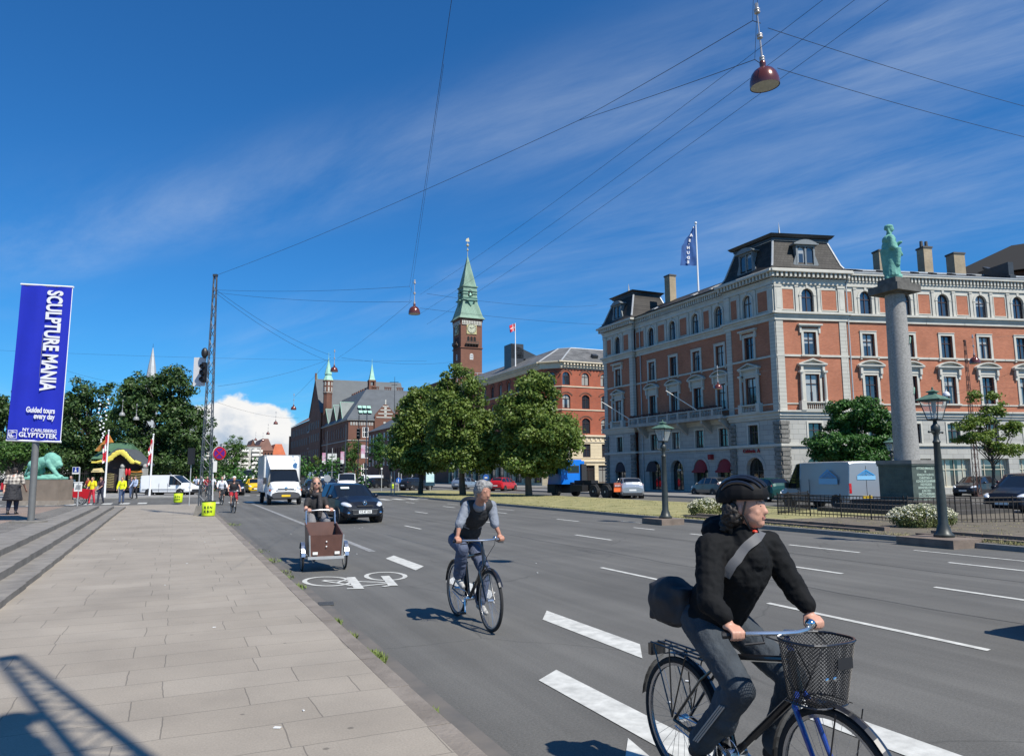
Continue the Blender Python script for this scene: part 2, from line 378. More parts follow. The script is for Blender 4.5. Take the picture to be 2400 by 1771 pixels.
# low stone rails that look like track along the bed
rl = MB()
for vv, zz in ((17.95, 0.19), (18.55, 0.24)):
 uu = -20.0
 while uu < 23:
  if not (13.2 < uu+0.7 < 15.2): rl.b2(vv-0.11, vv+0.11, uu, uu+1.38, 0.05, zz+random.uniform(-0.006, 0.006))
  uu += 1.4
struct_s('stone_edging', rl, mat('old_kerbstone', (0.16, 0.125, 0.10), 0.9, var=0.3, scale=2, bump=0.5, bscale=25))
# opposite side
struct_s('right_pavement', MB().b2(34.3, 43.4, 42.5, 78, -0.1, 0.13).b2(34.3, 50.0, 92, 330, -0.1, 0.13), mat('right_paving', (0.20, 0.195, 0.185), 0.85, var=0.15, scale=1.5))
# ------------------------------------------------------------------ road markings (4 mm sheets)
mk = MB(); z = 0.006
def dash(v0, u0, u1, w, sl=0.25):
 mk.add([(v0-w/2, u0, z), (v0+w/2, u0+sl*w, z), (v0+w/2, u1+sl*w, z), (v0-w/2, u1, z)], [(0, 1, 2, 3)])
for a, b_ in ((6.25, 8.4), (10.1, 12.0), (13.7, 15.9)): dash(4.38, a, b_, 0.32, 1.6)
dash(4.45, 0.5, 4.6, 0.32, 0.3)
dash(3.12, 0.8, 6.0, 0.30, 0.8)
for u0 in (2.0-9, 5.05, 11.3, 23.8, 30.0, 36.2): pass
for u0, u1 in ((-3.5, 1.8), (5.0, 8.05), (10.2, 12.45), (23.9, 25.8), (36, 37.8), (43, 45), (-10, -7)): dash(7.53, u0, u1, 0.10)
for u0, u1 in ((0.5, 3.6), (5.4, 8.0), (9.75, 11.1), (17.4, 19.4), (25.5, 27.5), (33.5, 35.5), (41.5, 43.5), (49, 51)): dash(10.87, u0, u1, 0.12)
for u0, u1 in ((1.0, 4.4), (6.6, 10.0), (12.1, 14.2), (17.5, 18.1), (19.9, 21.1), (24.8, 26.6), (31.5, 33.5), (38.5, 40.5), (46, 48)): dash(14.05, u0, u1, 0.13)
for u0, u1 in ((7.0, 11.9), (22.0, 24.2), (34, 36), (42, 44), (50, 52)): dash(15.55, u0, u1, 0.09)
for u0 in (54, 56.4, 58.8): dash(12.4, u0, u0+1.3, 0.4)
# pedestrian crossing at the side street, and the giveway marks beyond it
for i in range(24): mk.b2(2.4+i*1.05, 2.95+i*1.05, 53.0, 55.6, 0.004, 0.008)
for i in range(14): mk.b2(-2.2-i*1.05, -1.65-i*1.05, 55.3, 57.7, 0.004, 0.008)
for i in range(20): mk.b2(2.6+i*1.1, 3.1+i*1.1, 72.0, 73.4, 0.004, 0.008)
for i in range(12):
 for v0 in (5.2, 8.4, 11.6): dash(v0, 80+i*14, 84+i*14, 0.12)
 for v0 in (33.4, 36.4): dash(v0, 24+i*12, 28+i*12, 0.12)
struct_s('road_markings', mk, PAINT)
wl = MB(); w = 0.17
wl.add([(4.24, 17.5, 0.005), (4.24+w, 17.5, 0.005), (4.62+w, 52.0, 0.005), (4.62, 52.0, 0.005)], [(0, 1, 2, 3)])
ts = MB()
for v0, u0, u1 in ((9.15, 1, 30), (12.6, 4, 46)):
 p_ = [(v0+0.05*math.sin(i*0.9+v0)+0.03*math.sin(i*2.3), u0+(u1-u0)*i/40) for i in range(41)]
 ts.add([(x+s_*0.013, y, 0.003) for x, y in p_ for s_ in (-1, 1)], [(2*i, 2*i+1, 2*i+3, 2*i+2) for i in range(40)])
struct_s('tar_seams', ts, mat('tar_seam', (0.07, 0.07, 0.068), 0.7, var=0.3, scale=3))
sc_ = MB(); rr_ = random.Random(3)
for i in range(26):
 x, y, a = rr_.uniform(-1.8, 7), rr_.uniform(4, 26), rr_.uniform(0, 3); z_ = 0.106 if x < 1.6 else 0.010; w_ = rr_.uniform(0.012, 0.03)
 sc_.box((x, y, z_), (w_*1.6, w_, 0.006), Matrix.Rotation(a, 3, 'Z'))
o = sc_.build('litter_scraps', mat('paper_scrap', (0.6, 0.6, 0.58), 0.8)); o.rotation_euler = (0, 0, ROT); tag(o, 'tiny pale scraps of litter scattered over pavement and road', 'litter', kind='stuff')
struct_s('lane_line', wl, PAINT_W)
# painted bicycle symbol
bs = MB(); zz = 0.007
def ring(mb, c, rx, ry, w, n=40):
 vs = []
 for i in range(n):
  a = 2*math.pi*i/n; vs.append((c[0]+rx*math.cos(a), c[1]+ry*math.sin(a), zz)); vs.append((c[0]+(rx-w)*math.cos(a), c[1]+(ry-w*1.15)*math.sin(a), zz))
 mb.add(vs, [(2*i, 2*((i+1) % n), 2*((i+1) % n)+1, 2*i+1) for i in range(n)])
def bar(mb, a, b_, w, dz=0.0):
 a = Vector((*a, 0)); b_ = Vector((*b_, 0)); d = (b_-a).normalized(); s_ = Vector((-d.y, d.x, 0))*w/2
 mb.add([(a-s_)+Vector((0, 0, zz+dz)), (b_-s_)+Vector((0, 0, zz+dz)), (b_+s_)+Vector((0, 0, zz+dz)), (a+s_)+Vector((0, 0, zz+dz))], [(0, 1, 2, 3)])
def P2(px, py): g = G(px, py, 0.007); q = uv(g); return (q[0], q[1])
def gring(c, rx, ry, w, n=44):
 """ring painted on the road, given by its measured axes"""
 pass
cL = P2(768, 1361); cR = P2(907, 1347)
def ellring(pl, pr, pt, pb, w):
 c = ((pl[0]+pr[0])/2, (pl[1]+pr[1])/2); hx = Vector(((pr[0]-pl[0])/2, (pr[1]-pl[1])/2)); hy = Vector(((pt[0]-pb[0])/2, (pt[1]-pb[1])/2))
 vs = []; n = 44
 for i in range(n):
  a = 2*math.pi*i/n; o = hx*math.cos(a)+hy*math.sin(a); k_ = 1-w/o.length
  vs.append((c[0]+o.x, c[1]+o.y, zz)); vs.append((c[0]+o.x*k_, c[1]+o.y*k_, zz))
 bs.add(vs, [(2*i, 2*((i+1) % n), 2*((i+1) % n)+1, 2*i+1) for i in range(n)])
ellring(P2(708, 1361), P2(828, 1361), P2(768, 1349), P2(768, 1371.5), 0.085)
ellring(P2(853, 1349), P2(955, 1349), P2(904, 1338.5), P2(904, 1358.5), 0.085)
for i_, (a, b_, w) in enumerate([((758, 1359), (905, 1364), 0.075), ((756, 1360), (836, 1373), 0.07), ((842, 1373.5), (912, 1366), 0.075), ((822, 1352), (842, 1379), 0.15), ((902, 1349), (922, 1372), 0.15), ((813, 1379), (853, 1378), 0.10), ((897, 1374), (925, 1370), 0.08), ((788, 1366), (822, 1354), 0.06)]):
 bar(bs, P2(*a), P2(*b_), w, dz=0.0006*(i_+1))
bs.add([(*P2(1472, 1728), zz), (*P2(1463, 1790), zz), (*P2(1545, 1790), zz)], [(0, 1, 2)])
struct_s('cycle_symbol', bs, PAINT)
# cast iron drain and gutter weeds
dq = [P2(745, 1411), P2(747, 1419), P2(783, 1417), P2(781, 1409)]; dr = MB().prism([(*q_, 0.003) for q_ in dq], (0, 0, 0.009))
struct_s('drain_cover', dr, mat('cast_iron', (0.07, 0.07, 0.066), 0.6, 0.3, var=0.3, scale=30))
def tuft(mb, x, y, z, r, n, h):
 for i in range(n):
  a = random.uniform(0, 6.28); rr = r*math.sqrt(random.random()); bx, by = x+rr*math.cos(a)*0.6, y+rr*math.sin(a)
  t = random.uniform(0, 6.28); hh = h*random.uniform(0.4, 1); ln = hh*random.uniform(0.3, 1.1); w_ = 0.006+hh*0.05
  dx, dy = math.cos(t), math.sin(t)
  mb.add([(bx-dy*w_, by+dx*w_, z), (bx+dy*w_, by-dx*w_, z), (bx+dx*ln, by+dy*ln, z+hh)], [(0, 1, 2)])
WEED = mat('weed_green', (0.10, 0.17, 0.035), 0.8, c2=(0.17, 0.19, 0.05), scale=8)
tw = MB()
for (px, py, r_, n_, h_) in ((843, 1543, .2, 420, .07), (852, 1530, .22, 260, .05), (757, 1455, .2, 200, .05), (790, 1490, .14, 180, .06), (675, 1373, .3, 200, .06), (655, 1350, .3, 120, .05), (615, 1312, .5, 160, .07), (975, 1665, .1, 130, .04), (990, 1680, .06, 60, .03), (642, 1340, .4, 100, .05), (590, 1290, .5, 100, .06), (540, 1228, .8, 160, .08)):
 g = G(px, py, 0.05); q = uv(g); tuft(tw, KERB+0.02, q[1], 0.02, r_, n_, h_)
for i in range(46): tuft(tw, KERB+0.03, random.uniform(3, 45), 0.02, 0.12, 14, 0.03)
o = tw.build('gutter_weeds', WEED); o.rotation_euler = (0, 0, ROT); tag(o, 'green weeds growing along the left kerb', 'weeds', kind='stuff')
tg = MB()
for i in range(2600):
 vv = random.choice([random.uniform(17.42, 17.8), random.uniform(17.4, 27)]); u_ = random.uniform(20.5, 60)
 tuft(tg, vv, u_, 0.11, 0.25, 5, 0.07)
o = tg.build('lawn_grass', mat('lawn_blades', (0.30, 0.26, 0.11), 0.9, c2=(0.16, 0.18, 0.06), scale=2)); o.rotation_euler = (0, 0, ROT); tag(o, 'dry yellowed grass blades of the central reservation lawn', 'grass', kind='stuff')
tg = MB()
for i in range(900):
 u_ = random.uniform(2, 20); vv = 17.45+abs(random.gauss(0, 0.25)) if random.random() < 0.6 else random.uniform(17.5, 26)
 tuft(tg, vv, u_, 0.12, 0.15, 9, 0.10 if u_ < 13 else 0.05)
o = tg.build('bed_weeds', mat('bed_weed', (0.22, 0.22, 0.08), 0.9, c2=(0.30, 0.26, 0.13), scale=2)); o.rotation_euler = (0, 0, ROT); tag(o, 'straggly half dry weeds on the bare bed beside the road', 'weeds', kind='stuff')
# ================================================================== facade tools
def glass_mat(name, dark=(0.025, 0.03, 0.04), light=(0.40, 0.40, 0.37), share=0.6, ior=2.0):
 if name in MATS: return MATS[name]
 m = bpy.data.materials.new(name); m.use_nodes = True; MATS[name] = m
 nt = m.node_tree; n = nt.nodes; l = nt.links; b = n['Principled BSDF']
 b.inputs['Roughness'].default_value = 0.04; b.inputs['IOR'].default_value = ior
 oi = n.new('ShaderNodeObjectInfo'); tc = n.new('ShaderNodeTexCoord'); sx = n.new('ShaderNodeSeparateXYZ'); l.new(tc.outputs['Generated'], sx.inputs[0])
 def M(op, a, c=None):
  q = n.new('ShaderNodeMath'); q.operation = op
  for i, v in enumerate((a, c)):
   if v is None: continue
   if isinstance(v, (int, float)): q.inputs[i].default_value = v
   else: l.new(v, q.inputs[i])
  return q.outputs[0]
 rnd = oi.outputs['Random']
 # curtains hang at both sides of the pane, or a blind covers its upper part
 dx = M('ABSOLUTE', M('SUBTRACT', sx.outputs[0], 0.5)); cw = M('SUBTRACT', 0.5, M('MULTIPLY', M('FRACT', M('MULTIPLY', rnd, 7.3)), 0.5))
 cur = M('GREATER_THAN', dx, cw)
 bl = M('GREATER_THAN', sx.outputs[2], M('ADD', 0.35, M('MULTIPLY', M('FRACT', M('MULTIPLY', rnd, 13.7)), 0.8)))
 use = M('LESS_THAN', M('FRACT', M('MULTIPLY', rnd, 31.1)), share)
 fac = M('MULTIPLY', M('MAXIMUM', cur, bl), use)
 wv = n.new('ShaderNodeTexWave'); wv.inputs['Scale'].default_value = 9; wv.inputs['Distortion'].default_value = 1.5; l.new(tc.outputs['Generated'], wv.inputs[0])
 mx = n.new('ShaderNodeMixRGB'); l.new(fac, mx.inputs[0]); mx.inputs[1].default_value = (*dark, 1)
 m3 = n.new('ShaderNodeMixRGB'); l.new(wv.outputs['Fac'], m3.inputs[0]); m3.inputs[1].default_value = (*light, 1); m3.inputs[2].default_value = (*[x*0.7 for x in light], 1)
 l.new(m3.outputs[0], mx.inputs[2]); l.new(mx.outputs[0], b.inputs['Base Color'])
 ns = n.new('ShaderNodeTexNoise'); ns.inputs['Scale'].default_value = 1.5; l.new(tc.outputs['Object'], ns.inputs['Vector'])
 bp = n.new('ShaderNodeBump'); bp.inputs['Strength'].default_value = 0.06; l.new(ns.outputs['Fac'], bp.inputs['Height']); l.new(bp.outputs[0], b.inputs['Normal'])
 return m
GLASS = glass_mat('window_glass'); GLASS_D = glass_mat('dark_window_glass', (0.02, 0.022, 0.025), (0.2, 0.2, 0.19), 0.15)
def arch_pts(x0, x1, zt, n=8):
 """half circle whose crown is at zt"""
 r = (x1-x0)/2; cx = (x0+x1)/2; zc = zt-r
 return [(cx-r*math.cos(math.pi*i/n), zc+r*math.sin(math.pi*i/n)) for i in range(n+1)]
def seg_pts(x0, x1, zt, rise, n=8):
 w = (x1-x0)/2; cx = (x0+x1)/2
 if rise >= w: return arch_pts(x0, x1, zt, n)
 rr = (w*w+rise*rise)/(2*rise); a = math.asin(w/rr)
 return [(cx+rr*math.sin(-a+2*a*i/n), zt-rr+rr*math.cos(-a+2*a*i/n)) for i in range(n+1)]
def wall(mb, x0, x1, z0, z1, holes, y=0.0, depth=0.3):
 """a wall face at y with openings (hx0,hx1,hz0,hz1,rise) and their reveals"""
 xs = sorted({x0, x1, *[h[0] for h in holes], *[h[1] for h in holes]}); zs = sorted({z0, z1, *[h[2] for h in holes], *[h[3] for h in holes]})
 xs = [x for x in xs if x0 <= x <= x1]; zs = [z for z in zs if z0 <= z <= z1]
 for i in range(len(xs)-1):
  j = 0
  while j < len(zs)-1:
   cx = (xs[i]+xs[i+1])/2
   def inh(jj):
    cz = (zs[jj]+zs[jj+1])/2
    return any(h[0] < cx < h[1] and h[2] < cz < h[3] for h in holes)
   if inh(j): j += 1; continue
   k_ = j
   while k_ < len(zs)-1 and not inh(k_): k_ += 1
   mb.quad((xs[i], y, zs[j]), (xs[i+1], y, zs[j]), (xs[i+1], y, zs[k_]), (xs[i], y, zs[k_])); j = k_
 for h in holes:
  a, b_, c, d = h[:4]; rise = h[4] if len(h) > 4 else 0
  if rise:
   P = seg_pts(a, b_, d, rise)
   zs_ = P[0][1]; n = len(P)-1; mid = n//2
   for i in range(n):
    cor = (a, d) if i < mid else (b_, d)
    mb.add([(P[i][0], y, P[i][1]), (P[i+1][0], y, P[i+1][1]), (cor[0], y, cor[1])], [(0, 1, 2)] if True else [])
    mb.quad((P[i][0], y, P[i][1]), (P[i][0], y+depth, P[i][1]), (P[i+1][0], y+depth, P[i+1][1]), (P[i+1][0], y, P[i+1][1]))
  else:
   zs_ = d; mb.quad((a, y, d), (b_, y, d), (b_, y+depth, d), (a, y+depth, d))
  mb.quad((a, y, c), (a, y, zs_), (a, y+depth, zs_), (a, y+depth, c)); mb.quad((b_, y, c), (b_, y+depth, c), (b_, y+depth, zs_), (b_, y, zs_))
  mb.quad((a, y, c), (a, y+depth, c), (b_, y+depth, c), (b_, y, c))
def outline(x0, x1, z0, z1, rise, n=8):
 if not rise: return [(x0, z0), (x1, z0), (x1, z1), (x0, z1)]
 return [(x0, z0), (x1, z0)]+[(p[0], p[1]) for p in reversed(seg_pts(x0, x1, z1, rise, n))]
def win_meshes(w, h, rise=0.0, bars=((0.5,), (0.66,)), fw=0.07, fc=None, glass=None, dep=0.16, bw=0.06):
 """frame and pane meshes, origin at the middle of the sill, y into the wall"""
 fr = MB(); o1 = outline(-w/2, w/2, 0, h, rise); o2 = outline(-w/2+fw, w/2-fw, fw, h-fw, max(0, rise-fw*0.6) if rise < w/2 else w/2-fw) if rise else outline(-w/2+fw, w/2-fw, fw, h-fw, 0)
 n = len(o1)
 for i in range(n):
  j = (i+1) % n
  fr.quad((o1[i][0], dep, o1[i][1]), (o1[j][0], dep, o1[j][1]), (o2[j][0], dep, o2[j][1]), (o2[i][0], dep, o2[i][1]))
  fr.quad((o2[i][0], dep, o2[i][1]), (o2[j][0], dep, o2[j][1]), (o2[j][0], dep+0.05, o2[j][1]), (o2[i][0], dep+0.05, o2[i][1]))
 for bx in bars[0]: fr.b2(-w/2+bx*w-bw/2, -w/2+bx*w+bw/2, dep-0.012, dep+0.03, fw*0.8, h-fw*0.9)
 for bz in bars[1]: fr.b2(-w/2+fw*0.8, w/2-fw*0.8, dep-0.02, dep+0.03, h*bz-bw/2, h*bz+bw/2)
 pn = MB(); o3 = [(x, dep+0.045, z) for x, z in outline(-w/2+fw*0.5, w/2-fw*0.5, fw*0.5, h-fw*0.5, (rise-0.02) if rise else 0)]
 pn.add(o3, [tuple(range(len(o3)))])
 return fr, pn
class WinKit:
 """one prototype of a window; further ones are copies that share its meshes"""
 def __init__(self, fr, pn, fm, gm, sur=None, sm=None, extra=()):
  self.fr, self.pn, self.fm, self.gm, self.sur, self.sm = fr, pn, fm, gm, sur, sm; self.extra = extra; self.proto = None
 def put(self, parent, M, name='window'):
  if self.proto is None:
   a = self.fr.build(name, self.fm, parent); b = self.pn.build('pane', self.gm, a)
   if self.sur: self.sur.build('surround', self.sm, a)
   for nm, mb_, mm in self.extra: mb_.build(nm, mm, a)
   self.proto = a; a.matrix_local = M; return a
  a = copy_tree(self.proto); a.parent = parent; a.matrix_local = M; return a
STONE = mat('pale_stone', (0.48, 0.465, 0.41), 0.8, var=0.12, scale=1.3, detail=8, bump=0.15, bscale=30)
STONE_D = mat('weathered_stone', (0.34, 0.335, 0.31), 0.85, var=0.2, scale=2, detail=8, bump=0.4, bscale=18)
ASHLAR = brick_mat('ashlar', (0.41, 0.405, 0.37), (0.36, 0.355, 0.33), (0.20, 0.20, 0.185), 1.0, 0.40, 0.012, plane='XZ', big=0.5, var=0.1)
QUOIN = brick_mat('quoin_blocks', (0.49, 0.475, 0.42), (0.45, 0.435, 0.385), (0.22, 0.21, 0.19), 4.0, 0.30, 0.012, plane='XZ', big=0.5, var=0.08)
BRICK = brick_mat('orange_brick', (0.43, 0.152, 0.082), (0.34, 0.115, 0.062), (0.37, 0.22, 0.16), 0.24, 0.07, 0.008, plane='XZ', big=0.7, var=0.14)
SLATE = brick_mat('slate', (0.030, 0.028, 0.026), (0.050, 0.046, 0.042), (0.015, 0.015, 0.015), 0.35, 0.22, 0.012, plane='XZ', big=0.8, var=0.3, rough=0.6)
LEAD = mat('pale_lead', (0.42, 0.43, 0.43), 0.5, 0.3, var=0.1)
ROOFD = mat('dark_roof_metal', (0.06, 0.065, 0.07), 0.45, 0.5, var=0.15)
DORM = mat('grey_dormer', (0.16, 0.18, 0.19), 0.6, var=0.1)
WFR = mat('brown_window_frame', (0.055, 0.032, 0.030), 0.5)
WHITEF = mat('white_window_frame', (0.75, 0.74, 0.70), 0.5)
YBR = brick_mat('yellow_brick', (0.40, 0.31, 0.19), (0.33, 0.26, 0.17), (0.3, 0.27, 0.22), 0.24, 0.075, 0.012, plane='XZ', big=1, var=0.2)
BALU = STONE
def baluster_row(mb, x0, x1, y, z0, z1, step=0.17, r=0.05):
 n = max(1, int((x1-x0)/step))
 for i in range(n):
  x = x0+(i+0.5)*(x1-x0)/n
  mb.lathe([(r*0.6, z0), (r, z0+(z1-z0)*0.3), (r*0.5, z0+(z1-z0)*0.65), (r*0.7, z1)], (x, y, 0), n=6)
def pediment(mb, w, z0, rise, proj, curved=False):
 """cornice with a triangular or segmental head, sitting on z0"""
 hw = w/2
 mb.b2(-hw, hw, -proj, 0, z0, z0+0.10); mb.b2(-hw+0.06, hw-0.06, -proj*0.8, 0, z0-0.09, z0)
 if curved:
  P = seg_pts(-hw, hw, z0+0.10+rise, rise, 10); Q = seg_pts(-hw+0.16, hw-0.16, z0+0.10+rise-0.10, max(rise-0.10, .05), 10)
  for i in range(10):
   a, b_, c, d = P[i], P[i+1], Q[i+1], Q[i]
   pts = [(a[0], -proj, a[1]), (b_[0], -proj, b_[1]), (c[0], -proj, c[1]), (d[0], -proj, d[1])]
   mb.prism([pts[3], pts[2], pts[1], pts[0]], (0, proj, 0))
  q = [(x, -0.05, z) for x, z in Q]; mb.prism(list(reversed(q)), (0, 0.05, 0))
 else:
  t = 0.10
  for sgn in (-1, 1):
   a = (sgn*hw, z0+0.10); b_ = (0, z0+0.10+rise)
   pts = [(a[0], -proj, a[1]), (b_[0], -proj, b_[1]), (b_[0], -proj, b_[1]-t*1.2), (a[0]-sgn*0.28, -proj, a[1])]
   if sgn < 0: pts.reverse()
   mb.prism(pts, (0, proj, 0))
  mb.prism([(-hw+0.25, -0.05, z0+0.10), (hw-0.25, -0.05, z0+0.10), (0, -0.05, z0+rise-0.02)], (0, 0.05, 0))
# ================================================================== the five storey brick building on the corner
Z_STR0, Z_STR1 = 3.86, 4.07; Z_BASE0, Z_BASE1 = 6.05, 6.66; Z_SILL0, Z_SILL1 = 10.96, 11.12; Z_C0, Z_C1 = 13.90, 14.56; Z_K0, Z_K1 = 17.2, 18.0
CORN = S(43, 43.7)
DL = S(0, -1)                                   # left facade: left end at u = 69.6, corner at x = 25.9
a2 = R(80.8); DR = Vector((math.sin(a2), math.cos(a2), 0))
def top_window(): return dict(w=1.05, z0=14.62, z1=16.53, rise=0.525)
def main_building():
 B = thing('corner_building', 'five storey orange brick and pale stone building with black mansard corner towers', 'building', CORN)
 Minv = Matrix.Translation(-CORN)
 FL = Minv @ frame_M(S(43, 69.6), DL); FR = Minv @ frame_M(CORN, DR)
 kits = {}
 # window kits -------------------------------------------------------------
 fr, pn = win_meshes(1.08, 1.92, 0.54, ((0.5,), (0.64,)))
 s = MB()
 o1 = seg_pts(-0.54, 0.54, 1.92, 0.54, 10); o2 = seg_pts(-0.72, 0.72, 2.10, 0.72, 10)
 for i in range(10): s.prism([(o1[i][0], -0.05, o1[i][1]), (o1[i+1][0], -0.05, o1[i+1][1]), (o2[i+1][0], -0.05, o2[i+1][1]), (o2[i][0], -0.05, o2[i][1])], (0, 0.06, 0))
 s.b2(-0.10, 0.10, -0.10, 0, 1.93, 2.2)
 for sg in (-1, 1):
  s.b2(sg*0.54, sg*0.72, -0.05, 0.01, 0, 1.38); s.b2(sg*0.53, sg*0.76, -0.08, 0.01, 1.33, 1.42)
  s.b2(sg*0.86, sg*1.08, -0.09, 0.0, 0, 2.02); s.b2(sg*0.82, sg*1.12, -0.12, 0.0, 2.02, 2.14); s.b2(sg*0.83, sg*1.11, -0.12, 0.0, 0, 0.12)
 kits['top'] = WinKit(fr, pn, WFR, GLASS, s, STONE)
 def framed(w, h, hood, pil):
  f, p = win_meshes(w, h, 0, ((0.5,), (0.66,)))
  s = MB(); t = 0.20
  s.b2(-w/2-t, -w/2, -0.07, 0.01, 0, h+t); s.b2(w/2, w/2+t, -0.07, 0.01, 0, h+t); s.b2(-w/2, w/2, -0.07, 0.01, h, h+t)
  s.b2(-w/2-t-0.03, w/2+t+0.03, -0.11, 0.012, h+t, h+t+0.05)
  if hood == 'flat':
   s.b2(-w/2-t-0.3, w/2+t+0.3, -0.30, 0, h+t+0.30, h+t+0.42); s.b2(-w/2-t-0.2, w/2+t+0.2, -0.18, 0, h+t+0.20, h+t+0.30)
   for sg in (-1, 1): s.b2(sg*(w/2+t), sg*(w/2+t+0.16), -0.15, 0, h-0.1, h+t+0.2)
  if hood in ('tri', 'seg'):
   zz0 = h+t+0.52
   s.b2(-w/2-t-0.1, w/2+t+0.1, -0.09, 0, h+t+0.05, zz0-0.09)
   pediment(s, w+2*t+0.85, zz0, 0.42 if hood == 'tri' else 0.40, 0.34, hood == 'seg')
   for sg in (-1, 1):
    s.b2(sg*(w/2+t+0.02), sg*(w/2+t+0.22), -0.24, 0, h+t-0.1, zz0-0.09); s.b2(sg*(w/2+t+0.04), sg*(w/2+t+0.20), -0.14, 0, h-0.25, h+t-0.1)
  if pil:
   for sg in (-1, 1):
    s.lathe([(0.13, 0.08), (0.15, 0.1), (0.12, 0.2), (0.125, 0.8), (0.10, h-0.05), (0.12, h), (0.15, h+0.1)], (sg*(w/2+t+0.20), -0.2, 0), n=10)
    s.b2(sg*(w/2+t+0.02), sg*(w/2+t+0.38), -0.36, 0, h+0.1, h+t+0.05); s.b2(sg*(w/2+t), sg*(w/2+t+0.42), -0.40, 0, -0.66, 0.08)
   s.b2(-w/2-t, w/2+t, -0.36, -0.12, -0.07, 0.03); s.b2(-w/2-t, w/2+t, -0.36, -0.12, -0.66, -0.56)
   baluster_row(s, -w/2-t, w/2+t, -0.24, -0.56, -0.07)
  else:
   s.b2(-w/2-t-0.12, w/2+t+0.12, -0.16, 0, -0.12, 0.0)
   if hood == '':
    for sg in (-1, 1): s.b2(sg*(w/2+t-0.05), sg*(w/2+t+0.1), -0.12, 0, -0.26, -0.12)
  return WinKit(f, p, WFR, GLASS, s, STONE)
 kits['2flat'] = framed(1.08, 1.86, 'flat', False); kits['2'] = framed(1.08, 1.86, '', False)
 kits['1tri'] = framed(1.22, 2.25, 'tri', True); kits['1seg'] = framed(1.12, 2.25, 'seg', False)
 fr, pn = win_meshes(1.15, 1.58, 0, ((0.5,), (0.64,)))
 s = MB(); s.b2(-0.72, -0.575, -0.05, 0.01, 0, 1.74); s.b2(0.575, 0.72, -0.05, 0.01, 0, 1.74); s.b2(-0.575, 0.575, -0.05, 0.01, 1.58, 1.74)
 kits['mz'] = WinKit(fr, pn, WFR, GLASS_D, s, STONE)
 # shop arches
 fr, pn = win_meshes(1.95, 2.85, 0.97, ((0.5,), (0.62,)), fw=0.09, dep=0.35)
 s = MB(); o1 = seg_pts(-0.975, 0.975, 2.85, 0.975, 12); o2 = seg_pts(-1.25, 1.25, 3.13, 1.25, 12)
 for i in range(12): s.prism([(o1[i][0], -0.04, o1[i][1]), (o1[i+1][0], -0.04, o1[i+1][1]), (o2[i+1][0], -0.04, o2[i+1][1]), (o2[i][0], -0.04, o2[i][1])], (0, 0.05, 0))
 kits['arch'] = WinKit(fr, pn, mat('black_frame', (0.02, 0.02, 0.022), 0.4), GLASS_D, s, STONE_D)
 fr, pn = win_meshes(2.6, 2.3, 0, ((0.2, 0.8, 0.5), (0.62,)), fw=0.1, dep=0.3)
 kits['shop'] = WinKit(fr, pn, mat('cream_frame', (0.55, 0.5, 0.38), 0.5), glass_mat('shop_glass', (0.04, 0.05, 0.05), (0.42, 0.42, 0.36), 0.9))
 def put(k, F, x, z, y=0.0): return kits[k].put(B, F @ Matrix.Translation((x, y, z)))
 # bays: (window x, left, right, projecting pavilion?) ----------------------------------
 def facade(F, bays, name, shops):
  W = {k_: MB(F) for k_ in ('brick', 'stone', 'ashlar', 'quoin', 'dark')}
  for (xc, xa, xb, pav) in bays:
   y = 0.0 if pav else (0.40 if name == 'L' else 0.14)
   # ground and mezzanine walls
   sk = shops(xc)
   if sk == 'arch': gh = (xc-0.975, xc+0.975, 0.20, 3.05, 0.975)
   else: gh = (xc-1.3, xc+1.3, 0.55, 2.85)
   wall(W['ashlar'], xa, xb, 0, Z_STR0, [gh], y, 0.4)
   wall(W['ashlar'], xa, xb, Z_STR1, Z_BASE0, [(xc-0.575, xc+0.575, 4.10, 5.68)], y, 0.3)
   put('arch' if sk == 'arch' else 'shop', F, xc, 0.20 if sk == 'arch' else 0.55, y)
   put('mz', F, xc, 4.10, y)
   # first and second floors in brick
   w1 = 0.61 if pav else 0.56
   wall(W['brick'], xa, xb, Z_BASE1, Z_C0, [(xc-w1, xc+w1, 7.32, 9.57), (xc-0.54, xc+0.54, 11.12, 12.98)], y, 0.3)
   put('1tri' if pav else '1seg', F, xc, 7.32, y); put('2flat' if pav else '2', F, xc, 11.12, y)
   # top floor: stone with brick panels
   wall(W['stone'], xa, xb, Z_C1, Z_K0, [(xc-0.54, xc+0.54, 14.62, 16.54, 0.54)], y, 0.3); put('top', F, xc, 14.62, y)
   nx = [b_[0] for b_ in bays if not b_[3] and b_[0] > xc]; pv = [b_[0] for b_ in bays if not b_[3] and b_[0] < xc]
   for (pa, pb) in (((xa, xc-1.14), (xc+1.14, xb)) if pav else ([] if pv else [(xa, xc-1.14)])+[(xc+1.14, nx[0]-1.14 if nx else xb)]):
    m_ = 0.12 if not pav else 0.0
    if pav:
     if pa == xa: pa = xa+0.62
     else: pb = xb-0.62
    pa += 0.10; pb -= 0.10
    if pb-pa < 0.25: continue
    W['brick'].b2(pa, pb, y-0.012, y+0.05, 14.80, 16.45)
    for (q0, q1, r0, r1) in ((pa-0.07, pa, 14.73, 16.52), (pb, pb+0.07, 14.73, 16.52), (pa, pb, 14.73, 14.80), (pa, pb, 16.45, 16.52)): W['stone'].b2(q0, q1, y-0.04, y+0.05, r0, r1)
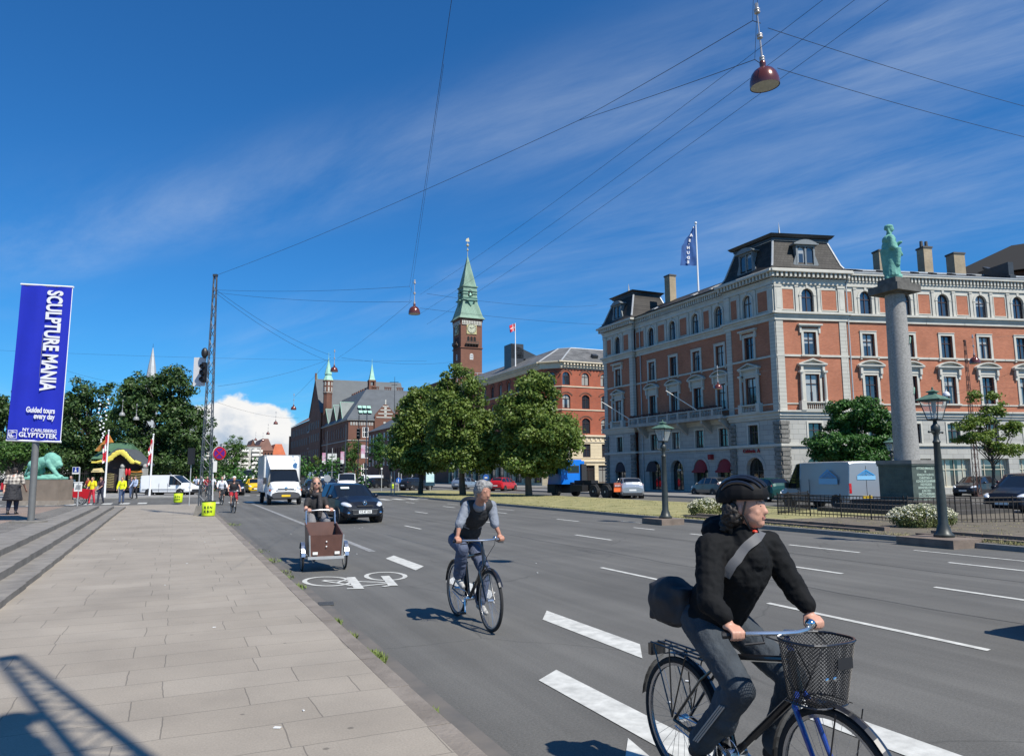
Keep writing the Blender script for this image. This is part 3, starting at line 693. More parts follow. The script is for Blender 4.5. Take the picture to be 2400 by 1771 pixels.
   if pav:
    for qa, qb in ((xa, xa+0.62), (xb-0.62, xb)):
     e0 = 0.0; 
     W['quoin'].b2(qa, qb, -0.07, 0.3, Z_BASE1, Z_C0)
     W['stone'].b2(qa+0.02, qb-0.02, -0.11, 0.2, Z_C1, 16.62); W['stone'].b2(qa-0.03, qb+0.03, -0.15, 0.2, 16.62, 16.80)
     W['stone'].b2(qa+0.14, qb-0.14, -0.125, -0.10, 14.85, 16.35)
     # rusticated dark corner blocks low down
     zz_ = 0.35; k_ = 0
     while zz_ < 5.8:
      if not (3.55 < zz_ < 4.1):
       ex = 0.10*(k_ % 2)
       W['dark'].box(((qa+qb)/2, -0.04, zz_+0.16), (0.66+ex, 0.22, 0.29))
      zz_ += 0.345; k_ += 1
   # bands
   yb = y
   e1 = 0.0
   for (z0, z1, p) in ((Z_STR0, Z_STR1, 0.14), (Z_BASE0, Z_BASE0+0.2, 0.10), (Z_BASE0+0.2, Z_BASE1-0.13, 0.20), (Z_BASE1-0.13, Z_BASE1, 0.34), (Z_SILL0, Z_SILL1, 0.09), (7.16, 7.26, 0.06), (Z_C0, Z_C0+0.3, 0.12), (Z_C0+0.3, Z_C1-0.16, 0.20), (Z_C1-0.16, Z_C1, 0.36), (16.85, Z_K0, 0.10)):
    if pav: W['stone'].b2(xa-p*0.98, xb+p*0.98, yb-p, yb+0.15, z0, z1)
    else: W['stone'].b2(xa-0.02, xb+0.02, yb-p, yb+0.15, z0, z1)
   W['stone'].b2(xa-(0.2 if pav else 0), xb+(0.2 if pav else 0), y-0.16, y+0.2, Z_K0, Z_K0+0.12)
   W['stone'].b2(xa-(0.62 if pav else 0), xb+(0.62 if pav else 0), y-(0.62 if pav else 0.40), y+0.2, Z_K1-0.24, Z_K1-0.05)
   if pav:
    n = int((xb-xa+0.8)/0.40)
    for i in range(n+1):
     x = xa-0.25+i*(xb-xa+0.5)/n; W['stone'].b2(x-0.09, x+0.09, y-0.5, y, Z_K1-0.62, Z_K1-0.24)
   else:
    n = int((xb-xa)/0.3)
    for i in range(n): x = xa+(i+0.5)*(xb-xa)/n; W['stone'].b2(x-0.07, x+0.07, y-0.28, y, Z_K0+0.15, Z_K1-0.24)
  nm = {'brick': BRICK, 'stone': STONE, 'ashlar': ASHLAR, 'quoin': QUOIN, 'dark': mat('rustic_blocks', (0.17, 0.165, 0.15), 0.9, var=0.35, scale=4, bump=0.8, bscale=10)}
  mb = MB(); mats = list(nm.values())
  for i, (k_, w_) in enumerate(W.items()):
   o_ = len(mb.v); mb.v += w_.v
   for f in w_.f: mb.f.append([o_+q for q in f]); mb.mi.append(i); mb.sm.append(False)
  # brick texture runs along the facade: the mesh is stored in facade coordinates
  inv = F.inverted(); mb.v = [inv @ p for p in mb.v]
  o = mb.build('street_front' if name == 'L' else 'square_front', mats, B); o.matrix_local = F; return o
 Lb = [(2.8, 0, 5.7, True), (8.45, 5.7, 10.2, False), (12.0, 10.2, 13.75, False), (15.5, 13.75, 17.15, False), (18.75, 17.15, 20.15, False), (22.85, 20.15, 25.9, True)]
 facade(FL, Lb, 'L', lambda x: 'arch')
 Rb = [(2.9, 0, 6.15, True)]; xa = 6.15
 for i in range(9):
  xc = 8.15+3.56*i; xb = xc+1.78; Rb.append((xc, xa, xb, False)); xa = xb
 XR = xa
 facade(FR, Rb, 'R', lambda x: 'arch' if x < 9 else 'shop')
 # balcony over the mezzanine between the pavilions of the street front
 bal = MB(FL); bal.b2(5.75, 20.1, -0.85, 0.4, 6.45, 6.62); bal.b2(5.75, 20.1, -0.86, -0.70, 6.62, 6.76); bal.b2(5.75, 20.1, -0.86, -0.68, 7.28, 7.40)
 x = 5.8
 while x < 20.1:
  bal.b2(x, x+0.28, -0.88, -0.68, 6.76, 7.28)
  baluster_row(bal, x+0.32, min(x+1.6, 20.1), -0.78, 6.76, 7.28, 0.19, 0.05); x += 1.62
 for xx in (7.3, 10.2, 13.75, 17.15, 19.6): bal.prism([FL.to_3x3() @ Vector((0, 0, 0))+Vector((xx-0.14, 0.4, 5.3)), (xx-0.14, -0.7, 6.45), (xx-0.14, 0.4, 6.45)], (0.28, 0, 0)) if False else bal.add([(xx-0.14, 0.4, 5.3), (xx-0.14, -0.7, 6.2), (xx-0.14, -0.7, 6.45), (xx-0.14, 0.4, 6.45), (xx+0.14, 0.4, 5.3), (xx+0.14, -0.7, 6.2), (xx+0.14, -0.7, 6.45), (xx+0.14, 0.4, 6.45)], [(0, 3, 2, 1), (4, 5, 6, 7), (0, 1, 5, 4), (1, 2, 6, 5)])
 bal.build('balcony', STONE_D, B)
 fl = MB(FL)
 for i in range(260):
  xx = random.uniform(5.8, 20.0); fl.sph((xx, -0.74+random.uniform(-.08, .08), 7.44+random.uniform(0, .16)), random.uniform(.04, .09), 5, 4)
 fl.build('window_box_plants', mat('box_plants', (0.05, 0.045, 0.03), 0.9, c2=(0.10, 0.03, 0.04), scale=4), B)
 # roofs ------------------------------------------------------------------
 def hip(name, F, x0, x1, y0, y1, z0, z1, ins, m=SLATE):
  r = MB(F); r.add([(x0, y0, z0), (x1, y0, z0), (x1, y1, z0), (x0, y1, z0), (x0+ins, y0+ins, z1), (x1-ins, y0+ins, z1), (x1-ins, y1-ins, z1), (x0+ins, y1-ins, z1)], [(0, 1, 5, 4), (1, 2, 6, 5), (2, 3, 7, 6), (3, 0, 4, 7), (4, 5, 6, 7)]); return r
 inv = lambda mb, F: [F.inverted() @ p for p in mb.v]
 def build_in(mb, F, name, m, parent=B, **k):
  mb.v = inv(mb, F); o = mb.build(name, m, parent, **k); o.matrix_local = F; return o
 # low roofs of the wings
 r = MB(FL); r.add([(5.0, 0.05, Z_K1-0.04), (21, 0.05, Z_K1-0.04), (21, 4.2, 20.05), (5.0, 4.2, 20.05), (5, 12, 20.05), (21, 12, 20.05)], [(0, 1, 2, 3), (3, 2, 5, 4)])
 r.b2(5.7, 20.2, -0.12, 0.08, Z_K1-0.05, Z_K1+0.04)
 ro = build_in(r, FL, 'roof', [SLATE])
 r = MB(FR); r.add([(5.0, -0.2, Z_K1-0.04), (XR, -0.2, Z_K1-0.04), (XR, 2.6, 19.0), (5.0, 2.6, 19.0), (5, 13, 19.4), (XR, 13, 19.4), (XR, 13, 0), (XR, 0.2, 0), (XR, 0.2, Z_K1)], [(0, 1, 2, 3), (3, 2, 5, 4)])
 ro2 = build_in(r, FR, 'roof', [SLATE])
 rb = MB(FR); rb.b2(5.5, XR, 2.5, 2.62, 18.98, 19.12); rb.b2(6.2, XR, -0.30, -0.16, Z_K1-0.06, Z_K1+0.03); build_in(rb, FR, 'ridge_flashing', LEAD)
 # skylights
 def skyl(F, x, y0, z0, y1, z1, w, opn=False, P=None):
  s_ = MB(F); d = Vector((0, y1-y0, z1-z0)).normalized(); nrm = Vector((0, -d.z, d.y)); L = (Vector((0, y1, z1))-Vector((0, y0, z0))).length
  a = Vector((x, y0, z0))+nrm*0.05
  for (u0, u1, w0, w1) in ((0, w, 0, 0.06), (0, w, L-0.06, L), (0, 0.06, 0, L), (w-0.06, w, 0, L)):
   s_.prism([a+Vector((u0, 0, 0))+d*w0, a+Vector((u1, 0, 0))+d*w0, a+Vector((u1, 0, 0))+d*w1, a+Vector((u0, 0, 0))+d*w1], nrm*0.10)
  o = build_in(s_, F, 'skylight', LEAD if opn else ROOFD)
  p_ = MB(F); b_ = nrm*0.06; p_.quad(a+b_, a+b_+Vector((w, 0, 0)), a+b_+Vector((w, 0, 0))+d*L, a+b_+d*L); p_.v = inv(p_, F); p_.build('pane', GLASS_D, o)
 for x in (17.2, 17.9, 18.6): skyl(FL, x, 0.7, 18.33, 1.7, 18.83, 0.42, True)
 for x in (14.2, 7.9): skyl(FL, x, 1.0, 18.45, 1.6, 18.75, 0.5, True)
 skyl(FR, 7.6, 0.9, 18.38, 1.9, 18.75, 1.0)
 for x in (10.2, 13.4, 15.1, 16.9, 18.8, 22.4, 25, 28): skyl(FR, x, 0.9, 18.4, 1.4, 18.6, 0.45)
 # mansard towers
 def mansard(F, x0, x1, yd, zt, dl, dr, nm):
  y0 = -0.55
  prof = [(0.0, Z_K1-0.05), (0.45, Z_K1+0.28), (0.62, Z_K1+0.55), (1.45, zt-0.45)]
  r_ = MB(F); xl, xr, ya, yb = x0-0.55, x1+0.55, y0, yd
  rings = []
  for ins, z in prof: rings.append([(xl+ins, ya+ins, z), (xr-ins, ya+ins, z), (xr-ins, yb-ins, z), (xl+ins, yb-ins, z)])
  for a, b_ in zip(rings, rings[1:]):
   for i in range(4): j = (i+1) % 4; r_.quad(a[i], a[j], b_[j], b_[i])
  main = build_in(r_, F, nm, SLATE)
  t_ = MB(F); i1 = 1.45; t_.b2(xl+i1, xr-i1, ya+i1, yb-i1, zt-0.45, zt-0.30)
  t_.b2(xl+i1-0.12, xr-i1+0.12, ya+i1-0.12, yb-i1+0.12, zt-0.30, zt-0.22)
  c0 = [(xl+i1-0.12, ya+i1-0.12, zt-0.22), (xr-i1+0.12, ya+i1-0.12, zt-0.22), (xr-i1+0.12, yb-i1+0.12, zt-0.22), (xl+i1-0.12, yb-i1+0.12, zt-0.22)]
  c1 = [(xl+i1-0.42, ya+i1-0.42, zt), (xr-i1+0.42, ya+i1-0.42, zt), (xr-i1+0.42, yb-i1+0.42, zt), (xl+i1-0.42, yb-i1+0.42, zt)]
  t_.add(c0+c1, [(0, 1, 5, 4), (1, 2, 6, 5), (2, 3, 7, 6), (3, 0, 4, 7), (4, 5, 6, 7)])
  t_.v = inv(t_, F); t_.build('roof_crown', ROOFD, main)
  h_ = MB(F)
  for i in range(4):
   for a, b_ in zip(rings[1:], rings[2:]): h_.cone(a[i], b_[i], 0.10, 0.10, 6)
  h_.v = inv(h_, F); h_.build('hip_flashing', LEAD, main)
  sp = MB(F); cx, cy = (xl+xr)/2, (ya+yb)/2; sp.cone((cx, cy-1, zt), (cx, cy-1, zt+1.3), 0.16, 0.01, 6); sp.v = inv(sp, F); sp.build('finial', LEAD, main)
  return main
 def dormer(F, x, y, z, w=1.9, h=2.0, dep=1.6):
  d = MB(F); d.b2(x-w/2, x+w/2, y, y+0.12, z, z+0.22); d.b2(x-w/2+0.1, x+w/2-0.1, y, y+dep, z+0.22, z+0.30)
  hw = w/2-0.32
  d.b2(x-hw, x-hw+0.14, y, y+dep, z+0.3, z+h-0.35); d.b2(x+hw-0.14, x+hw, y, y+dep, z+0.3, z+h-0.35); d.b2(x-0.07, x+0.07, y, y+0.2, z+0.3, z+h-0.35); d.b2(x-hw, x+hw, y, y+dep, z+h-0.35, z+h-0.2)
  P = seg_pts(x-hw-0.22, x+hw+0.22, z+h+0.22, 0.36, 10); d.prism([(p[0], y-0.18, p[1]) for p in reversed(P)], (0, dep+0.2, 0))
  d.b2(x-hw-0.25, x+hw+0.25, y-0.2, y+dep, z+h-0.2, z+h-0.1)
  for sg in (-1, 1): d.prism([(x+sg*hw, y+0.02, z+0.3), (x+sg*(hw+0.30), y+0.02, z+0.3), (x+sg*(hw+0.22), y+0.02, z+0.55), (x+sg*(hw+0.02), y+0.02, z+1.1)][::sg], (0, 0.1, 0))
  o = build_in(d, F, 'dormer', DORM)
  for sg in (-1, 1):
   g = MB(F); xa_, xb_ = sorted((x+sg*0.07, x+sg*(hw-0.14))); q = outline(xa_, xb_, z+0.3, z+h-0.38, (xb_-xa_)/2); g.add([(a, y+0.10, b_) for a, b_ in q], [tuple(range(len(q)))]); g.v = inv(g, F); g.build('pane', GLASS, o)
   g = MB(F); q2 = outline(xa_, xb_, z+0.3, z+h-0.38, (xb_-xa_)/2); 
   P = seg_pts(xa_, xb_, z+h-0.38, (xb_-xa_)/2, 8)
   for i in range(8): g.tube([(P[i][0], y+0.05, P[i][1]), (P[i+1][0], y+0.05, P[i+1][1])], 0.03, 4)
   g.v = inv(g, F); g.build('arch_trim', DORM, o)
  return o
 # corner tower follows the square front; depth is taken so that it also lines the street front
 cx0 = Vector((0, 0, 0))
 pts_out = []
 # obtuse corner: footprint polygon in building-local coordinates
 def foot(ins, z):
  # corners: street end (x=20.15 on FL), corner, square end (x=6.15 on FR), inner
  e = 0.55-ins
  A = FL @ Vector((20.15-e, -e, z)); Cc = FL @ Vector((25.9, -e, z)); Dd = FR @ Vector((0, -e, z)); 
  # true corner = intersection of the two offset lines
  p, d = FL @ Vector((0, -e, z)), (FL.to_3x3() @ Vector((1, 0, 0))); q, f = FR @ Vector((0, -e, z)), (FR.to_3x3() @ Vector((1, 0, 0)))
  t = ((q-p).x*f.y-(q-p).y*f.x)/(d.x*f.y-d.y*f.x); K = p+d*t
  Bq = FR @ Vector((6.15+e, -e, z))
  I = FL @ Vector((20.15-e, 6.6, z)); Jn = FR @ Vector((6.15+e, 6.2, z))
  return [A, K, Bq, Jn, I]
 zt = 21.2
 prof = [(0.0, Z_K1-0.05), (0.45, Z_K1+0.28), (0.62, Z_K1+0.58), (1.30, zt-0.45)]
 rings = [foot(i, z) for i, z in prof]
 r_ = MB(); m1 = MB()
 for a, b_ in zip(rings, rings[1:]):
  for i in range(5):
   j = (i+1) % 5; r_.quad(a[i], a[j], b_[j], b_[i])
 mt = r_.build('mansard_roof', brick_mat('slate_any', (0.030, 0.028, 0.026), (0.050, 0.046, 0.042), (0.015, 0.015, 0.015), 0.35, 0.22, 0.012, plane='AZ', big=0.8, var=0.3, rough=0.6), B)
 cr = MB(); prev = None
 for (ins, z) in ((1.30, zt-0.45), (1.18, zt-0.42), (1.18, zt-0.25), (1.0, zt-0.22), (0.82, zt)):
  f_ = foot(ins, z)
  if prev:
   for i in range(5): j = (i+1) % 5; cr.quad(prev[i], prev[j], f_[j], f_[i])
  prev = f_
 cr.add(prev, [tuple(range(5))]); cr.build('roof_crown', ROOFD, mt)
 hp = MB()
 for a, b_ in zip(rings[1:], rings[2:]):
  for i in range(3): hp.cone(a[i], b_[i], 0.09, 0.09, 6)
 for i in range(5): hp.cone(rings[3][i], rings[3][(i+1) % 5], 0.05, 0.05, 6)
 hp.build('hip_flashing', LEAD, mt)
 sp = MB(FR); sp.cone((2.2, 2.5, zt), (2.2, 2.5, zt+1.7), 0.16, 0.01, 6); sp.build('finial', LEAD, mt)
 gb = MB()
 g0 = foot(0.0, Z_K1-0.05); g1 = foot(-0.05, Z_K1+0.06)
 for i in range(2): gb.cone(g0[i], g0[i+1], 0.07, 0.07, 6)
 gb.build('eaves_gutter', STONE, B)
 dormer(FR, 3.0, 0.02, Z_K1+0.25, 2.3, 2.15, 1.4); dormer(FL, 22.9, 0.02, Z_K1+0.25, 2.3, 2.15, 1.4)
 mansard(FL, 0, 5.7, 5.8, 21.3, 0, 0, 'mansard_roof'); dormer(FL, 2.85, 0.02, Z_K1+0.25, 2.2, 2.0, 1.4)
 # chimneys
 def chim(F, x, y, z0, z1, w, d, m=YBR, pots=0):
  c = MB(F); c.b2(x-w/2, x+w/2, y, y+d, z0, z1-0.2); o = build_in(c, F, 'chimney', m)
  k_ = MB(F); k_.b2(x-w/2-0.06, x+w/2+0.06, y-0.06, y+d+0.06, z1-0.2, z1-0.05); k_.b2(x-w/2+0.05, x+w/2-0.05, y+0.05, y+d-0.05, z1-0.05, z1)
  for i in range(pots): k_.cone((x-0.25+0.5*i, y+d/2, z1-0.05), (x-0.25+0.5*i, y+d/2, z1+0.55), 0.15, 0.13, 8)
  k_.v = inv(k_, F); k_.build('chimney_cap', mat('chimney_cap', (0.08, 0.075, 0.07), 0.8), o)
 chim(FR, 6.75, 4.2, 18.5, 21.7, 0.8, 0.9); chim(FR, 13.3, 4.2, 18.5, 21.6, 1.2, 0.9); chim(FR, 17.6, 4.2, 18.5, 22.1, 0.85, 0.9, pots=2); chim(FR, 20.6, 4.0, 18.5, 21.6, 1.1, 1.0)
 chim(FL, 7.3, 3.5, 18.5, 22.7, 0.9, 0.8); chim(FL, 21.2, 3.2, 18.5, 21.2, 1.0, 0.8, m=brick_mat('dark_brick', (0.16, 0.07, 0.05), (0.12, 0.06, 0.045), (0.12, 0.1, 0.09), plane='XZ'))
 fw_ = MB(FR); fw_.b2(21.6, 22.1, -0.1, 3.2, 18.0, 19.5); fw_.add([(21.58, -0.25, 18.05), (22.12, -0.25, 18.05), (22.12, 2.6, 19.6), (21.58, 2.6, 19.6), (21.58, -0.25, 18.3), (22.12, -0.25, 18.3), (22.12, 2.6, 19.85), (21.58, 2.6, 19.85)], [(0, 1, 2, 3), (4, 7, 6, 5), (0, 4, 5, 1), (1, 5, 6, 2), (0, 3, 7, 4)]); build_in(fw_, FR, 'fire_wall', ROOFD)
 # end walls so that the body is closed
 e = MB(FL); e.quad((0, 0, 0), (0, 13, 0), (0, 13, 18), (0, 0, 18)); e.quad((0, 13, 0), (25, 13, 0), (25, 13, 18), (0, 13, 18)); e.build('side_wall', BRICK, B)
 e = MB(FR); e.quad((XR, 0.1, 0), (XR, 13, 0), (XR, 13, 18), (XR, 0.1, 18)); e.build('side_wall', BRICK, B)
 # downpipes
 dp = MB(FR); dp.tube([(6.38, -0.02, 4.1), (6.38, -0.02, 17.0), (6.7, -0.3, 17.9)], 0.06, 8); dp.build('downpipe', LEAD, B)
 dp = MB(FL); dp.tube([(6.6, 0.3, 0), (6.6, 0.3, 17.8)], 0.05, 8); dp.build('downpipe', LEAD, B)
 # leaning flag poles on the street front
 for x0, x1, z in ((9.1, 6.0, 0), (20.0, 15.2, 0)):
  pole = MB(FL); pole.tube([(x0-3.3, -0.75, 7.4), (x0-3.9, -3.6, 9.1)], [0.05, 0.035], 8); pole.build('flag_pole', WHITEF, B)
 # red shop awnings, sign boards
 RED = mat('awning_red', (0.24, 0.012, 0.015), 0.7, var=0.1)
 for x in (15.5, 18.75):
  aw = MB(FL); P = arch_pts(x-0.93, x+0.93, 3.02, 12); n = len(P)
  vs = [(p[0], 0.42, p[1]) for p in P]+[(x-0.93+1.86*i/(n-1), 0.10, 2.02) for i in range(n)]+[(x-0.93+1.86*i/(n-1), 0.09, 1.85) for i in range(n)]
  aw.add(vs, [(i, i+1, n+i+1, n+i) for i in range(n-1)]+[(n+i, n+i+1, 2*n+i+1, 2*n+i) for i in range(n-1)]); aw.build('awning', RED, B, smooth=True)
 for x in (2.8, 8.45):
  aw = MB(FL); P = arch_pts(x-0.93, x+0.93, 3.02, 12); n = len(P)
  vs = [(p[0], 0.02, p[1]) for p in P]+[(x-0.93+1.86*i/(n-1), -0.15, 2.0) for i in range(n)]
  aw.add(vs, [(i, i+1, n+i+1, n+i) for i in range(n-1)]); aw.build('awning', mat('awning_dark', (0.03, 0.02, 0.025), 0.8), B, smooth=True)
 sb = MB(FL); sb.b2(16.95, 17.35, 0.05, 0.42, 3.0, 3.45); sb.build('shop_sign', RED, B)
 t = text_mb('cadeau', 0.62, FL @ Matrix.Translation((22.7, -0.02, 3.35)) @ Matrix.Rotation(R(90), 4, 'X'), 0.03, 0.012, 1.0) if False else text_mb('Calderia  A', 0.42, FL @ Matrix.Translation((22.6, -0.08, 3.45)) @ Matrix.Rotation(R(90), 4, 'X'), 0.03, 0.012, 1.0)
 t.build('shop_lettering', RED, B)
 t = text_mb('CASA', 0.22, FL @ Matrix.Translation((12.0, 0.68, 2.05)) @ Matrix.Rotation(R(90), 4, 'X'), 0.01, 0.004); t.build('shop_lettering', WHITEF, B)
 return B
main_building()
# ================================================================== other buildings
def PV(px, py, v):
 d = RF.to_3x3().inverted() @ ray(px, py); t = v/d.x; return d.y*t, EYE+d.z*t      # (u, z)
def PU(px, py, u):
 d = RF.to_3x3().inverted() @ ray(px, py); t = u/d.y; return d.x*t, EYE+d.z*t      # (v, z)
BR2 = brick_mat('red_brick', (0.36, 0.095, 0.05), (0.30, 0.085, 0.05), (0.28, 0.15, 0.11), 0.5, 0.14, 0.012, plane='AZ', big=0.35, var=0.2)
BR3 = brick_mat('brown_brick', (0.185, 0.082, 0.056), (0.155, 0.072, 0.05), (0.14, 0.09, 0.07), 0.6, 0.18, 0.02, plane='AZ', big=0.2, var=0.2)
CREAM = brick_mat('cream_ashlar', (0.60, 0.51, 0.35), (0.56, 0.48, 0.33), (0.4, 0.33, 0.23), 1.4, 0.5, 0.015, plane='AZ', big=0.4, var=0.08)
CREAMP = mat('cream_trim', (0.62, 0.54, 0.40), 0.8, var=0.08, scale=1)
SLATE2 = brick_mat('grey_slate', (0.10, 0.10, 0.10), (0.17, 0.17, 0.165), (0.06, 0.06, 0.06), 0.5, 0.3, 0.02, plane='AZ', big=0.6, var=0.3, rough=0.6)
SLATE3 = mat('far_slate', (0.075, 0.085, 0.095), 0.6, var=0.15, scale=0.4)
COPPER = mat('verdigris', (0.20, 0.34, 0.27), 0.75, c2=(0.13, 0.27, 0.21), scale=0.5, detail=8)
COPPERL = mat('pale_verdigris', (0.36, 0.60, 0.47), 0.7, c2=(0.25, 0.47, 0.37), scale=0.7, detail=7)
def fr_street(x, y0): return frame_M((x, y0, 0), (0, -1, 0))      # wall facing the street; local x runs towards the viewer
def fr_front(x0, y): return frame_M((x0, y, 0), (1, 0, 0))
def merge(dst, src, mi):
 o_ = len(dst.v); dst.v += src.v
 for f in src.f: dst.f.append([o_+q for q in f]); dst.mi.append(mi); dst.sm.append(False)
def brick_house():
 v0, u0 = 50.0, 96.8
 B = thing('red_brick_building', 'red brick building with arched windows over a cream stone base behind the big trees', 'building', S(v0, u0), ROT)
 kits = {}
 for k_, (w, h) in dict(a=(1.3, 2.0), b=(1.35, 2.15), c=(1.4, 2.35)).items():
  fr, pn = win_meshes(w, h, 0.42 if k_ != 'a' else 0.62, ((0.5,), (0.68,)), fw=0.09)
  s = MB(); r_ = 0.42 if k_ != 'a' else 0.62
  o1 = seg_pts(-w/2-0.25, w/2+0.25, h+0.25, r_+0.06, 10); o2 = seg_pts(-w/2-0.42, w/2+0.42, h+0.42, r_+0.12, 10)
  for i in range(10): s.prism([(o1[i][0], -0.07, o1[i][1]), (o1[i+1][0], -0.07, o1[i+1][1]), (o2[i+1][0], -0.07, o2[i+1][1]), (o2[i][0], -0.07, o2[i][1])], (0, 0.08, 0))
  kits[k_] = WinKit(fr, pn, WFR, GLASS, s, BR3)
 fr, pn = win_meshes(1.35, 2.0, 0, ((0.5,), (0.6,)), fw=0.09); kits['m'] = WinKit(fr, pn, WFR, GLASS)
 fr, pn = win_meshes(2.7, 2.6, 0, ((0.33, 0.66), (0.75,)), fw=0.1, dep=0.25); kits['s'] = WinKit(fr, pn, WFR, glass_mat('shopfront_glass', (0.03, 0.03, 0.03), (0.3, 0.3, 0.28), 0.5))
 def fac(F, L, xs, nm):
  W = [MB(F) for _ in range(3)]
  hb = []
  for x in xs: hb += [(x-0.65, x+0.65, 15.15, 17.15, 0.62), (x-0.67, x+0.67, 11.6, 13.75, 0.42), (x-0.7, x+0.7, 7.85, 10.2, 0.42)]
  wall(W[0], 0, L, 7.65, 17.65, hb, 0, 0.3)
  for x in xs:
   kits['a'].put(B, F @ Matrix.Translation((x, 0, 15.15))); kits['b'].put(B, F @ Matrix.Translation((x, 0, 11.6))); kits['c'].put(B, F @ Matrix.Translation((x, 0, 7.85)))
   kits['m'].put(B, F @ Matrix.Translation((x, 0, 4.3))); kits['s'].put(B, F @ Matrix.Translation((x, 0, 0.5)))
  wall(W[1], 0, L, 0, 7.4, [(x-0.675, x+0.675, 4.3, 6.3) for x in xs]+[(x-1.35, x+1.35, 0.5, 3.1) for x in xs], 0, 0.3)
  for (z0, z1, p) in ((7.4, 7.65, 0.25), (6.55, 6.7, 0.1), (3.6, 3.8, 0.15), (4.15, 4.25, 0.06), (11.35, 11.5, 0.1), (14.85, 15.0, 0.1), (17.65, 17.85, 0.15)): W[2].b2(-p, L+0.0, -p, 0.1, z0, z1)
  W[2].b2(-0.75, L, -0.75, 0.2, 18.55, 18.72); W[2].b2(-0.3, L, -0.3, 0.2, 17.85, 18.55)
  n = int(L/0.55)
  for i in range(n): W[2].b2(i*L/n+0.1, i*L/n+0.36, -0.62, -0.3, 18.15, 18.55)
  for i in range(int(L/0.8)): W[2].b2(i*0.8, i*0.8+0.3, -0.12, 0, 6.8, 7.15)
  mb = MB(); [merge(mb, w_, i) for i, w_ in enumerate(W)]
  mb.build(nm, [BR2, CREAM, CREAMP], B)
 fac(fr_front(2.3, 0), 24, [0.75+3.35*i for i in range(7)], 'square_front')
 fac(fr_street(0, 44), 41.7, [1.6+3.5*i for i in range(12)], 'street_front')
 # chamfered corner
 Fc = frame_M((0, 2.3, 0), Vector((1, -1, 0))); W = [MB(Fc) for _ in range(3)]; L = 3.25
 wall(W[0], 0, L, 7.65, 17.65, [(L/2-0.65, L/2+0.65, 15.15, 17.15, 0.62), (L/2-0.67, L/2+0.67, 11.6, 13.75, 0.42), (L/2-0.7, L/2+0.7, 7.85, 10.2, 0.42)]); wall(W[1], 0, L, 0, 7.4, [(L/2-0.675, L/2+0.675, 4.3, 6.3)])
 kits['a'].put(B, Fc @ Matrix.Translation((L/2, 0, 15.15))); kits['b'].put(B, Fc @ Matrix.Translation((L/2, 0, 11.6))); kits['c'].put(B, Fc @ Matrix.Translation((L/2, 0, 7.85))); kits['m'].put(B, Fc @ Matrix.Translation((L/2, 0, 4.3)))
 for (z0, z1, p) in ((7.4, 7.65, 0.25), (11.35, 11.5, 0.1), (14.85, 15.0, 0.1), (17.65, 18.55, 0.3), (18.55, 18.72, 0.75)): W[2].b2(-p*0.4, L+p*0.4, -p, 0.1, z0, z1)
 mb = MB(); [merge(mb, w_, i) for i, w_ in enumerate(W)]; mb.build('corner_front', [BR2, CREAM, CREAMP], B)
 # roof with hips
 P0 = [(-0.5, 44, 18.72), (-0.5, 2.0, 18.72), (2.0, -0.5, 18.72), (26.3, -0.5, 18.72)]; P1 = [(5.5, 44, 21.9), (5.5, 7, 21.9), (7, 5.5, 21.9), (26.3, 5.5, 21.9)]
 r = MB(); r.add(P0+P1, [(0, 1, 5, 4), (1, 2, 6, 5), (2, 3, 7, 6)]); r.add([P1[0], P1[1], P1[2], P1[3], (26.3, 44, 21.9)], [(0, 1, 2, 3, 4)])
 r.quad(P0[3], (26.3, 20, 18.72), (26.3, 20, 21.9), P1[3])
 ro = r.build('roof', SLATE2, B)
 h = MB(); h.cone(P0[1], P1[1], 0.12, 0.12, 6); h.cone(P0[2], P1[2], 0.12, 0.12, 6); h.cone(P1[1], P1[2], 0.1, 0.1, 6); h.cone(P1[2], P1[3], 0.1, 0.1, 6); h.cone(P1[0], P1[1], .1, .1, 6); h.build('hip_flashing', LEAD, ro)
 for (x, y) in ((9, 1.5), (14, 1.5), (19, 1.5)):
  m = MB(); m.box((x, y, 20.1), (0.9, 0.8, 0.5), Matrix.Rotation(R(28), 3, 'X')); m.build('roof_window', ROOFD, ro)
 m = MB(); m.b2(2.6, 5.0, 19, 22, 20, 24.6); m.add([(2.6, 19, 24.6), (2.6, 22, 24.6), (2.6, 22, 22), (2.6, 19, 22), (9.5, 19, 22), (9.5, 22, 22)], [(0, 4, 5, 1), (0, 3, 4), (1, 5, 2)]); m.build('lift_house', ROOFD, B)
 rl = MB(); 
 for i in range(9): rl.cone((0.3+i*1.1, 43.0, 20.3), (0.3+i*1.1, 43.0, 22.6), 0.06, 0.06, 5)
 rl.cone((0.3, 43, 22.6), (9.1, 43, 22.6), 0.06, 0.06, 5); rl.cone((0.3, 43, 21.8), (9.1, 43, 21.8), 0.05, 0.05, 5); rl.build('roof_railing', LEAD, B)
 m = MB(); m.b2(0, 12, 44.05, 60, 0, 18.2); m.b2(-0.4, 9, 43.6, 60, 18.2, 21.3); m.build('annexe', BR3, B)
 mm = MB(); mm.b2(-0.02, 0.5, 30, 43, 17, 18.5)
brick_house()
